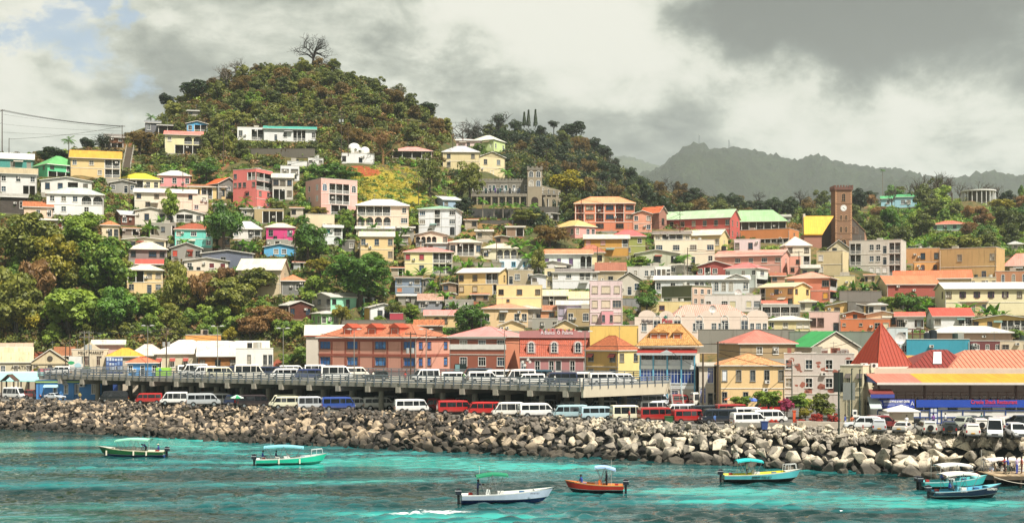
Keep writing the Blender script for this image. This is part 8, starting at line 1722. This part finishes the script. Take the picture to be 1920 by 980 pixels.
# --- trees one can point to
for t_ in((673,575,470,150,'mango',"huge dark green mango tree above the mint green house"),(738,600,560,40,'olive',"small olive tree beside the white gable cottage"),(885,634,568,88,'mango',"round dense green tree behind the brick building"),(420,480,372,78,'broad',"tall dark tree between the turquoise and the white houses"),(578,500,405,74,'broad',"dark glossy tree beside the magenta cottage"),
           (652,440,388,44,'bright',"light green tree in front of the cream villa"),(320,422,352,44,'bright',"forked tree with yellow green leaf tufts"),(160,480,395,110,'bright',"broad bright tree below the peach rusty roofed house"),(55,520,395,130,'olive',"tall olive brown tree at the west end of the wood"),(110,560,430,110,'yellow',"shaggy yellowish tree in the middle of the wood"),
           (205,560,440,120,'bright',"sunlit light green tree in front of the cliff house"),(30,640,500,120,'olive',"olive tree at the foot of the wood's west end"),(130,640,520,130,'bright',"big fresh green tree low in the wood"),(215,640,530,90,'broad',"deep green tree hanging over the market hall"),(65,600,470,90,'dry',"brownish creeper covered tree in the wood"),
           (330,600,487,66,'olive',"slender spreading tree beside the cliff house"),(375,600,500,80,'dry',"dry brown vine hung tree"),(430,610,505,110,'olive',"large yellowish green tree above the timber front warehouse"),(480,560,500,90,'olive',"bushy tree in front of the tall cream house"),(500,630,565,100,'dry',"dry reddish bush over the orange flat block"),(470,645,585,70,'dry',"tangled dry brown shrub on the cliff"),
           (592,575,515,70,'bright',"yellow green tree beside the striped roof house"),(600,520,478,60,'yellow',"pale yellowish tree beside the mango tree"),(575,695,640,60,'bright',"leafy green bush beside the salmon offices"),(540,695,655,40,'bright',"bright bush behind the white flat roofed store"),(640,612,565,55,'yellow',"feathery tree in front of the mint green house"),(712,606,590,34,'bright',"small green bush below the white gable cottage"),(772,600,567,46,'bright',"green tree by the grey shack"),
           (620,352,306,100,'broad',"flat topped green tree behind the pink apartments"),(880,382,300,66,'olive',"leaning fig tree beside the castle"),(806,370,290,52,'dull',"drooping tree beside the beige grey roofed house"),(930,322,300,30,'bright',"bush in front of the lime house"),(895,300,268,44,'bright',"green shrub beside the pale pink ridge house"),(262,292,240,66,'rust',"brown leaved dense tree beside the hill stair"),
           (386,345,296,60,'broad',"dark tree above the orange roofed grey house"),(165,283,258,34,'dark',"small dark round tree on the crest"),(100,300,276,76,'dark',"wide dark flat tree on the crest"),(365,190,148,60,'dark',"dark round tree high on the hill's shoulder"),(313,205,175,34,'dark',"dark tree at the hill's western edge"),(415,172,150,30,'dark',"dark tree at the hilltop's western rim"),(430,232,205,44,'bright',"light green bushy tree above the long white villa"),
           (475,210,170,46,'bright',"bright tree in the middle of the hill face"),(805,215,191,38,'dark',"dark round tree at the hill's eastern edge"),(1010,520,462,40,'olive',"thin tree on the bank below the castle"),(1030,470,420,80,'rust',"tangle of dry reddish branches below the castle garden"),(985,425,388,60,'olive',"red flowering tree below the castle turret"),(1060,378,318,90,'yellow',"wide yellow leaved tree beside the castle turret"),
           (1038,242,226,24,'dark',"small dark tree on the second ridge"),(1080,262,226,44,'dark',"umbrella shaped tree on the ridge skyline"),(1150,478,459,34,'broad',"dark bush between the mustard house and the pale store"),(1200,505,478,60,'bright',"bright green garden creeper below the grey green hut"),(1212,590,545,46,'broad',"dark bush beside the ivy covered wall house"),(1205,552,525,30,'bright',"bright shrub by the tan roofed cottage"),
           (1300,515,492,30,'olive',"olive bush beside the red cottage"),(1275,502,480,26,'broad',"dark shrub under the grey green hut"),(1700,595,545,70,'broad',"dense green tree in front of the lower orange hall"),(1672,590,548,50,'bright',"bright green tree beside the dark terrace wall"),(1795,490,432,88,'olive',"large olive tree growing in the ochre ruin"),(1855,505,472,26,'olive',"small tree clinging to the ruin's wall"),(1633,378,357,32,'dark',"dark dome shaped tree beside the clock tower"),
           (1905,640,612,44,'bright',"round bright bush by the yellow bungalow"),(1875,398,370,60,'yellow',"glowing yellow green bamboo beside the round pavilion"),(1915,390,344,20,'bright',"slim tree at the east end of the ridge"),(1690,366,346,24,'dull',"tree above the pale blue school"),(1755,380,330,40,'dull',"tall tree among bare trunks near the pavilion"),(1725,368,345,30,'dull',"tree beside the pale blue school block"),
           (1330,548,520,30,'bright',"shrub beside the arcaded row"),(1545,478,460,20,'dull',"bush at the foot of the church"),(520,520,500,34,'dull',"bush beside the tall cream house"),(455,402,380,30,'bright',"banana coloured bush below the coral house"),(700,500,470,46,'bright',"tree behind the mango tree"),(520,400,376,40,'olive',"dry green bush below the grey and white house"),(600,400,386,40,'yellow',"sunlit bush in front of the pink apartments")):
 px_,yb_,yt_,w_,k_,lb_=t_;tpx(px_,yb_,yt_,w_,k_,lb_)
for t_ in((68,708,686,16,'yellow',"small potted bright bush before the tan gabled market",250),(163,706,684,24,'bright',"bright green bush beside the billboard",248),(1390,772,735,44,'bright',"feathery young tree before the yellow colonial house",184),(1440,775,722,60,'bright',"light green tree beside the yellow colonial house",183),(1500,775,735,60,'bright',"loose green tree in front of the roofless ruin",178),(1540,795,735,66,'olive',"garden tree with yellow green leaves by the planter wall",167),
           (1475,782,744,34,'pink',"pink flowering bush beside the red minibus",174),(1528,800,770,30,'red',"red flowering shrub above the planter wall",161),(1563,800,772,28,'red',"orange red shrub at the planter wall's end",159),(1450,803,782,24,'red',"coral flowering bush by the low quay wall",160.5),(1500,800,782,26,'red',"low coral flowers beside the orange bollard",161),(1510,790,762,30,'yellow',"yellow green shrub in the planter garden",165)):
 px_,yb_,yt_,w_,k_,lb_,Y_=t_;tpx(px_,yb_,yt_,w_,k_,lb_,Y=Y_,name='flowering_shrub' if k_ in('red','pink')else None,cat='shrub' if k_ in('red','pink')else 'tree')
bare(587,122,60,"great bare silk cotton tree alone on the hilltop",484,3,.85,PL('2c2622',.9),depth=6,th=.05,L0=.46)
bare(612,130,108,"low bare branching shrub beside the hilltop tree",483,8,1.2,PL('2c2622',.9),depth=5,th=.03)
bare(445,150,105,"pale bare tree on the hilltop's western side",478,5,1.0,PL('6c6458',.9),depth=5);bare(425,165,118,"thin leafless tree at the hill's rim",470,6,1.1,PL('6c6458',.9),depth=5)
bare(745,185,155,"leafless white twigged tree on the eastern slope of the hill",476,7,1.1,PL('8c8478',.9),depth=5);bare(718,300,235,"umbrella shaped dry tree with buff twigs",412,9,1.15,PL('8c6c44',.9),depth=5,fill='dry')
bare(1302,395,342,"large bare tree behind the long red hall",560,10,1.1,PL('3c302c',.9),depth=6,th=.04);bare(870,262,222,"grey leafless tree on the saddle",560,11,1.0,PL('4c4844',.9));bare(895,256,218,"second grey leafless tree on the saddle",565,12,1.0,PL('4c4844',.9));bare(935,240,208,"tall thin tree on the ridge with sparse leaves",600,13,.8,PL('383430',.9),fill='dark')
bare(190,275,245,"thin sparse tree on the crest by the wooden house",402,14,1.0,fill='dark')
for i,(px_,yb_,yt_)in enumerate(((1672,368,342),(1712,372,335),(1728,372,328),(1758,372,320),(1768,376,328),(1785,376,332),(1800,378,338),(1838,380,338),(1852,380,345),(1872,380,342),(1822,382,345))):bare(px_,yb_,yt_,('tall','slim','pale','crooked','forked','broad','thin','sparse','short','leaning','twiggy')[i]+' leafless tree standing on the far ridge by the '+('pale blue school' if px_<1760 else 'round pavilion'),555+i,20+i,.6,PL('5c5046',.9),'leafless trees around the pavilion',4,.022)
for i,(px_,yb_,yt_)in enumerate(((1150,330,262),(1250,352,330),(1262,360,340),(1420,385,358),(1345,385,362),(1500,378,352))):bare(px_,yb_,yt_ if i else 285,('big','small','low','wispy','upright','spreading')[i]+' leafless tree on the dark wooded ridge '+('above the orange apartments' if px_<1300 else 'above the long red hall' if px_<1450 else 'beside the church'),640,40+i,.9,PL('3a3430',.9),'leafless trees on the dark ridge',4,.025)
for px_,t in((991,207),(983,211),(1004,206)):cypress(px_,236,t,9,640,"tall pointed cypress on the second ridge" if px_==1004 else("shorter pointed cypress in the ridge trio" if px_==983 else "middle pointed cypress of the ridge trio"))
for px_,yb,yt,w,lb in((129,300,258,28,"coconut palm on the crest between the dark trees"),(283,240,216,22,"coconut palm above the grey weathered shack"),(905,415,372,26,"palm under the castle's west end"),(926,414,382,22,"palm in front of the castle, second in line"),(943,414,382,22,"palm in front of the castle, third in line"),(958,414,382,22,"palm in front of the castle, fourth in line"),(975,414,382,22,"palm in front of the castle, fifth in line"),(1001,404,382,20,"palm at the castle turret's foot"),(950,340,318,34,"fan palm rising behind the castle battlements"),(825,545,500,36,"palm beside the yellow pink roofed house"),(1655,330,318,12,"tiny palm in the far wood"),(460,400,372,30,"palm below the coral house"),(1283,520,478,34,"palm in front of the cream flats"),(1565,462,440,22,"palm behind the beige block")):
 palm(px_,yb,yt,w,lb)
BG=((25,395,30),(280,440,40),(300,428,36),(262,465,36),(228,470,30),(345,470,34),(470,480,44),(455,470,36),(640,470,36),(600,480,36),(745,470,50),(720,460,46),(760,445,30),(765,530,40),(790,530,44),(810,545,30),(850,520,34),(870,515,36),(900,515,34),(925,518,32),(880,506,30),(835,570,44),(850,590,40),(975,480,56),(990,500,50),(1005,512,50),(960,478,44),(845,500,34),(1580,550,26),(1600,548,30),(1618,548,30),(1640,546,28),(1560,545,20),(1540,585,34),(1530,592,30),(1400,565,24),(1415,568,22),(1810,600,60),(1795,605,50),(1850,602,48),(1865,604,50),(1880,604,40),(1735,585,44),(1720,590,40),(1180,512,34),(1215,508,36),(1230,512,30),(1160,522,24),(1225,478,24),(1140,452,24),(1395,520,22),(470,402,30),(490,404,26),(700,440,34),(680,420,30),(870,450,24),(680,450,26),(1010,480,40),(330,360,20),(1240,510,26),(1380,462,22),(1700,470,30),(1735,472,34),(1750,460,30),(1720,480,30),(1770,455,28))
for px_,yb,w in BG:
 lo=min(LAND,key=lambda q:abs(q[0]-px_)+1.2*abs(q[1]-yb));banana(px_,yb,w,' '.join(('%s clump of banana leaves %s the %s'%('broad' if w>35 else 'small','below' if yb>lo[1]+14 else 'up the slope from' if yb<lo[1]-14 else 'just west of' if px_<lo[0]else 'just east of',lo[2])).split()[:16]),'banana plants between the houses')
# --- small outhouses wedged into the gaps of the town
rs=random.Random(31);ns=0;tr_=0;SH_C=('8c8880','b8a890','9c7c60','a8b0b0','c8b8a0','786c60','d8ccb8','b87c60')
while ns<34 and tr_<4000:
 tr_+=1;px_,py_=rs.uniform(230,1900),rs.uniform(400,612)
 if px_<560 and py_>470 or px_>1250 and py_<450 or px_>1500 and py_<520:continue
 w_,h_=rs.uniform(18,34),rs.uniform(10,17);Y_=Yof(px_,py_)
 if any(min(px_+w_/2+1,b_)-max(px_-w_/2-1,a_)>0 and min(py_+1,e_)-max(py_-h_-2,c_)>3 for a_,b_,c_,e_,_ in RECTS)or in_pad((px_-960)/F*Y_,Y_+2,1.5)or any(abs(px_-q[0])<q[2]*.8+w_/2 and abs(py_-h_/2-q[1])<q[2]*.7 for q in RECTS_T):continue
 lo=min(LAND,key=lambda q:abs(q[0]-px_)+1.3*abs(q[1]-py_));rel='below' if py_>lo[1]+12 else 'above' if py_<lo[1]-16 else 'beside';c_=rs.choice(SH_C);rf=rs.choice(('c0b8a8','b07850','9c9890','d8d4cc','c87858'))
 B(' '.join(('%s outhouse with %s roof %s the %s'%({'8c8880':'grey','b8a890':'tan','9c7c60':'brown','a8b0b0':'pale grey','c8b8a0':'cream','786c60':'dark','d8ccb8':'off white','b87c60':'rusty'}[c_],{'c0b8a8':'dull','b07850':'rusty','9c9890':'grey','d8d4cc':'pale','c87858':'orange'}[rf],rel,lo[2])).split()[:16]),px_-w_/2,px_+w_/2,py_-h_-2.5,py_-h_,py_,c_,rf,rs.choice(('shed','gf','gab')),None,rs.choice(('w.','.w','d.w','.P')),Y=Y_,d=4,name='outhouse',cat='shed',rust=rs.choice((.1,.4,.6)),dirt=.9);ns+=1
# --- wood and scrub filling the slopes: individual trees first, the mass after them
terrain()
def blocked(px,py,hw,Y,frac=.22,front_only=True):
 for x0,x1,y0,y1,Yb in RECTS:
  if Yb<Y-1.0:continue
  ox=min(px+hw,x1)-max(px-hw,x0);oy=min(py+hw,y1+1)-max(py-hw,y0)
  if ox>0 and oy>0 and ox*oy>frac*(2*hw)**2:return True
  if ox>3 and oy>4 and ox*oy>.35*(x1-x0)*(y1-y0):return True
 return False
ZONES=[  # polygon-ish boxes: px0, px1, py0, py1, kinds, radius range (m), count, label, group
 (0,560,470,650,('bright','olive','bright','yellow','olive','dry','bright'),(2.6,4.6),66,"shaggy tree in the thick wood on the bluff above the market sheds",'trees of the wood above the market sheds'),
 (300,840,120,300,('olive','rust','dull','olive','dull','rust','olive','dull'),(2.0,4.2),125,"brownish green tree on the steep face of the tall hill",'trees on the face of the tall hill'),
 (850,1540,225,425,('dark','dull','dark','rust','dark'),(3.0,5.2),84,"dark tree on the shaded ridge behind the town",'dark trees on the shaded ridge'),  # mostly dark leaf kinds: cloud shade over the ridge put into leaf colour
 (1480,1920,380,480,('dark','dull','broad','bright','dull','dry'),(3.5,6.0),52,"green tree on the far eastern slope behind the clock tower",'trees on the far eastern slope'),
]
rt=random.Random(123);PLACED=[]
def ridge_top(px):
 return float(np.interp(px,[0,150,240,300,350,420,500,600,700,780,835,850,900,960,1080,1170,1260,1400,1520,1640,1720,1800,1920],[292,280,262,226,182,150,130,126,160,200,225,268,262,246,260,322,362,380,385,382,380,374,392]))
for(a,b,c,d,kinds,rr_,n,lb,gp)in ZONES:
 k=0;tries=0
 while k<n and tries<n*30:
  tries+=1;px_=rt.uniform(a,b);py_=rt.uniform(c,d)
  if py_<ridge_top(px_)+2:continue
  Y_=Yof(px_,py_,286)
  if Y_>680:continue
  r=rt.uniform(*rr_);hw=r*F/Y_
  if any(abs(px_-q[0])<(hw+q[2])*.55 and abs(py_-q[1])<(hw+q[2])*.38 for q in PLACED):continue
  x_=(px_-960)/F*Y_
  if in_pad(x_,Y_,r*.7)or blocked(px_,py_-hw*.9,hw,Y_):continue
  z_=hz(x_,Y_);kd=rt.choice(kinds);lo=min(LAND,key=lambda q:abs(q[0]-px_)+1.6*abs(q[1]-py_));dy_=py_-lo[1];rel='up the slope from' if dy_<-28 else 'below' if dy_>28 else('just west of' if px_<lo[0]else 'just east of')
  lb_=' '.join(('%s %s tree %s the %s'%('small' if r<rr_[0]+(rr_[1]-rr_[0])*.4 else 'big' if r>rr_[0]+(rr_[1]-rr_[0])*.75 else 'middling',{'olive':'olive','rust':'brownish','dull':'dull green','bright':'bright green','dry':'dry brown','broad':'deep green','dark':'dark','yellow':'yellowish'}[kd],rel,lo[2])).split()[:16]);tree(x_,Y_,z_-.3,r,kd,lb_,gp,.95,name={300:'hillside_tree',850:'ridge_tree',1480:'slope_tree'}.get(a));PLACED.append((px_,py_,hw));k+=1
def scatter(name,label,zones,mat_kinds,seed):
 """dense low growth: one object per colour family"""
 r=np.random.default_rng(seed)
 for mk,share in mat_kinds:
  Cs,Ns,Ss=[],[],[]
  for(a,b,c,d,n,rad)in zones:
   cnt=int(n*share);i=0;tr=0
   while i<cnt and tr<cnt*8:
    tr+=1;px_,py_=r.uniform(a,b),r.uniform(c,d)
    if py_<ridge_top(px_)-1:continue
    Y_=Yof(px_,py_,286)
    if Y_>690:continue
    rr2=r.uniform(*rad);x_=(px_-960)/F*Y_;hw=rr2*F/Y_
    if in_pad(x_,Y_,.3+rr2*.5)or blocked(px_,py_-hw*.45,hw*.6,Y_,.30):continue
    z_=hz(x_,Y_);nl=int(26+22*min(2,rr2));dd=r.normal(size=(nl,3));dd/=np.linalg.norm(dd,axis=1,keepdims=True);dd[:,2]=np.abs(dd[:,2]);q=dd*r.uniform(.55,1.05,nl)[:,None]*np.array([rr2,rr2,rr2*r.uniform(.6,1.1)])
    Cs.append(q+np.array([x_,Y_,z_]));Ns.append(dd+r.normal(size=(nl,3))*.5);Ss.append(r.uniform(.3,.62,nl)*min(1.25,.6+.28*rr2));i+=1
  if Cs:o=obj(name,quads_mesh(name,np.concatenate(Cs),np.concatenate(Ns),np.concatenate(Ss),LM[mk],1.5));tag(o,label%mk if '%' in label else label,'undergrowth',None,'stuff')
scatter('hill_undergrowth',"low tangled growth covering the slopes between trees and houses",[(-40,580,430,660,1500,(1.0,2.6)),(-300,-10,300,660,800,(1.2,3.0)),(290,850,118,310,2300,(1.0,2.6)),(0,300,260,430,420,(.7,1.6))],[('dull',.34),('olive',.30),('rust',.20),('bright',.07),('dry',.09)],1)
scatter('ridge_undergrowth',"dark thicket covering the shaded ridge and valley behind the town",[(850,1560,228,430,2300,(1.6,3.4))],[('dark',.55),('dull',.28),('rust',.17)],2)  # cloud shade on this ridge comes from the dark leaf colours
scatter('slope_undergrowth',"green scrub on the eastern slope and in gaps between the houses",[(1440,1990,375,480,1300,(1.2,2.8)),(1925,2330,385,640,1500,(1.2,3.0)),(0,1920,400,640,3600,(.5,1.4)),(560,1100,290,420,520,(.7,1.6)),(100,660,310,480,900,(.6,1.5))],[('broad',.30),('bright',.34),('dull',.20),('banana',.16)],3)
# yellow grass bank
r_=np.random.default_rng(9);Cs,Ns,Ss=[],[],[]
for i in range(1500):
 px_,py_=r_.uniform(655,790),r_.uniform(308,378)
 if((px_-718)/70)**2+((py_-345)/36)**2>1:continue
 Y_=Yof(px_,py_);x_=(px_-960)/F*Y_
 if in_pad(x_,Y_,.3)or blocked(px_,py_-2,3,Y_,.3):continue
 z_=hz(x_,Y_);nl=14;q=r_.normal(size=(nl,3))*np.array([.5,.5,.18]);q[:,2]=np.abs(q[:,2]);Cs.append(q+np.array([x_,Y_,z_]));Ns.append(r_.normal(size=(nl,3))*.5+np.array([0,-.4,.9]));Ss.append(r_.uniform(.25,.5,nl))
o=obj('grass_bank',quads_mesh('grass_bank',np.concatenate(Cs),np.concatenate(Ns),np.concatenate(Ss),leafmat('6c7424','c0b044','leaf_dry_grass'),2.4));tag(o,"steep bank of yellow grass below the domed house",'grass',None,'stuff')
# ------------------------------------------------------------------ mountains across the valley, and the air in between
def mountain(name,prof,Y0,depth,h1,h2,seed,rough=10.0,zb=0):
 px=np.arange(prof[0][0],prof[-1][0],2.2 if Y0<2500 else 5.0);row=np.interp(px,*zip(*prof));ztop=CAMZ-(row-HZ)/F*Y0;X0=(px-960)/F*Y0;nr=70;V_=np.zeros((nr,len(px),3));t=np.linspace(-1,1,nr)
 for i,tt in enumerate(t):
  Yv=Y0+tt*depth;s=(1-abs(tt)**1.35);X=X0*(Yv/Y0);Z=zb+(ztop-zb)*s
  Z=Z+fbm(X,X*0+Yv,.010,3,seed)*rough*(1-s)*s*4+fbm(X,X*0+Yv,.13,3,seed+1)*rough*.14+np.abs(fbm(X,X*0+Yv,.35,2,seed+2))*rough*.10
  V_[i,:,0]=X;V_[i,:,1]=Yv;V_[i,:,2]=Z
 m,tn,b,o=newmat('forest_'+name);p=tn.new('NewGeometry').outputs['Position'];n=tn.noise(p,.012,5,.6);n2=tn.noise(p,.11,4,.65)
 tn.link(tn.mix(tn.ramp(n2,.38,.62),tn.mix(tn.ramp(n,.4,.6),lin(h1),lin(h2)),lin('141c0c')),b.inputs['Base Color']);b.inputs['Roughness'].default_value=.95;bump(tn,b,n2,1.0,6.0)
 ob=obj(name,grid_mesh(name,V_,len(px),nr,[m]));tag(ob,None,None,None,'structure')
mountain('mountain',[(900,430),(1080,360),(1170,336),(1225,322),(1248,308),(1264,294),(1278,282),(1300,269),(1320,273),(1345,279),(1372,280),(1400,285),(1440,294),(1480,306),(1500,305),(1530,297),(1560,306),(1600,312),(1650,320),(1700,325),(1730,335),(1770,338),(1800,334),(1850,326),(1920,331),(2050,345),(2300,400),(2600,470)],3700,1400,'1e2a16','2e3c20',4,66)
mountain('far_mountain',[(700,420),(900,360),(1050,320),(1120,300),(1160,293),(1180,296),(1210,305),(1240,315),(1270,318),(1350,330),(1500,345),(1800,400)],6000,1800,'34402a','4c5830',9,60)
m=bpy.data.materials.new('hazy_air');m.use_nodes=True;t=NT(m.node_tree);t.n.clear();out=t.new('OutputMaterial');vo=t.new('VolumePrincipled');vo.inputs['Color'].default_value=(.82,.90,.95,1);vo.inputs['Density'].default_value=0.00010;vo.inputs['Anisotropy'].default_value=.2;t.link(vo.outputs[0],out.inputs['Volume'])
hb=MB();hb.box(-6500,-950,-6,6500,9000,1150);ho=hb.build('haze',m);tag(ho,None,None,None,'stuff')
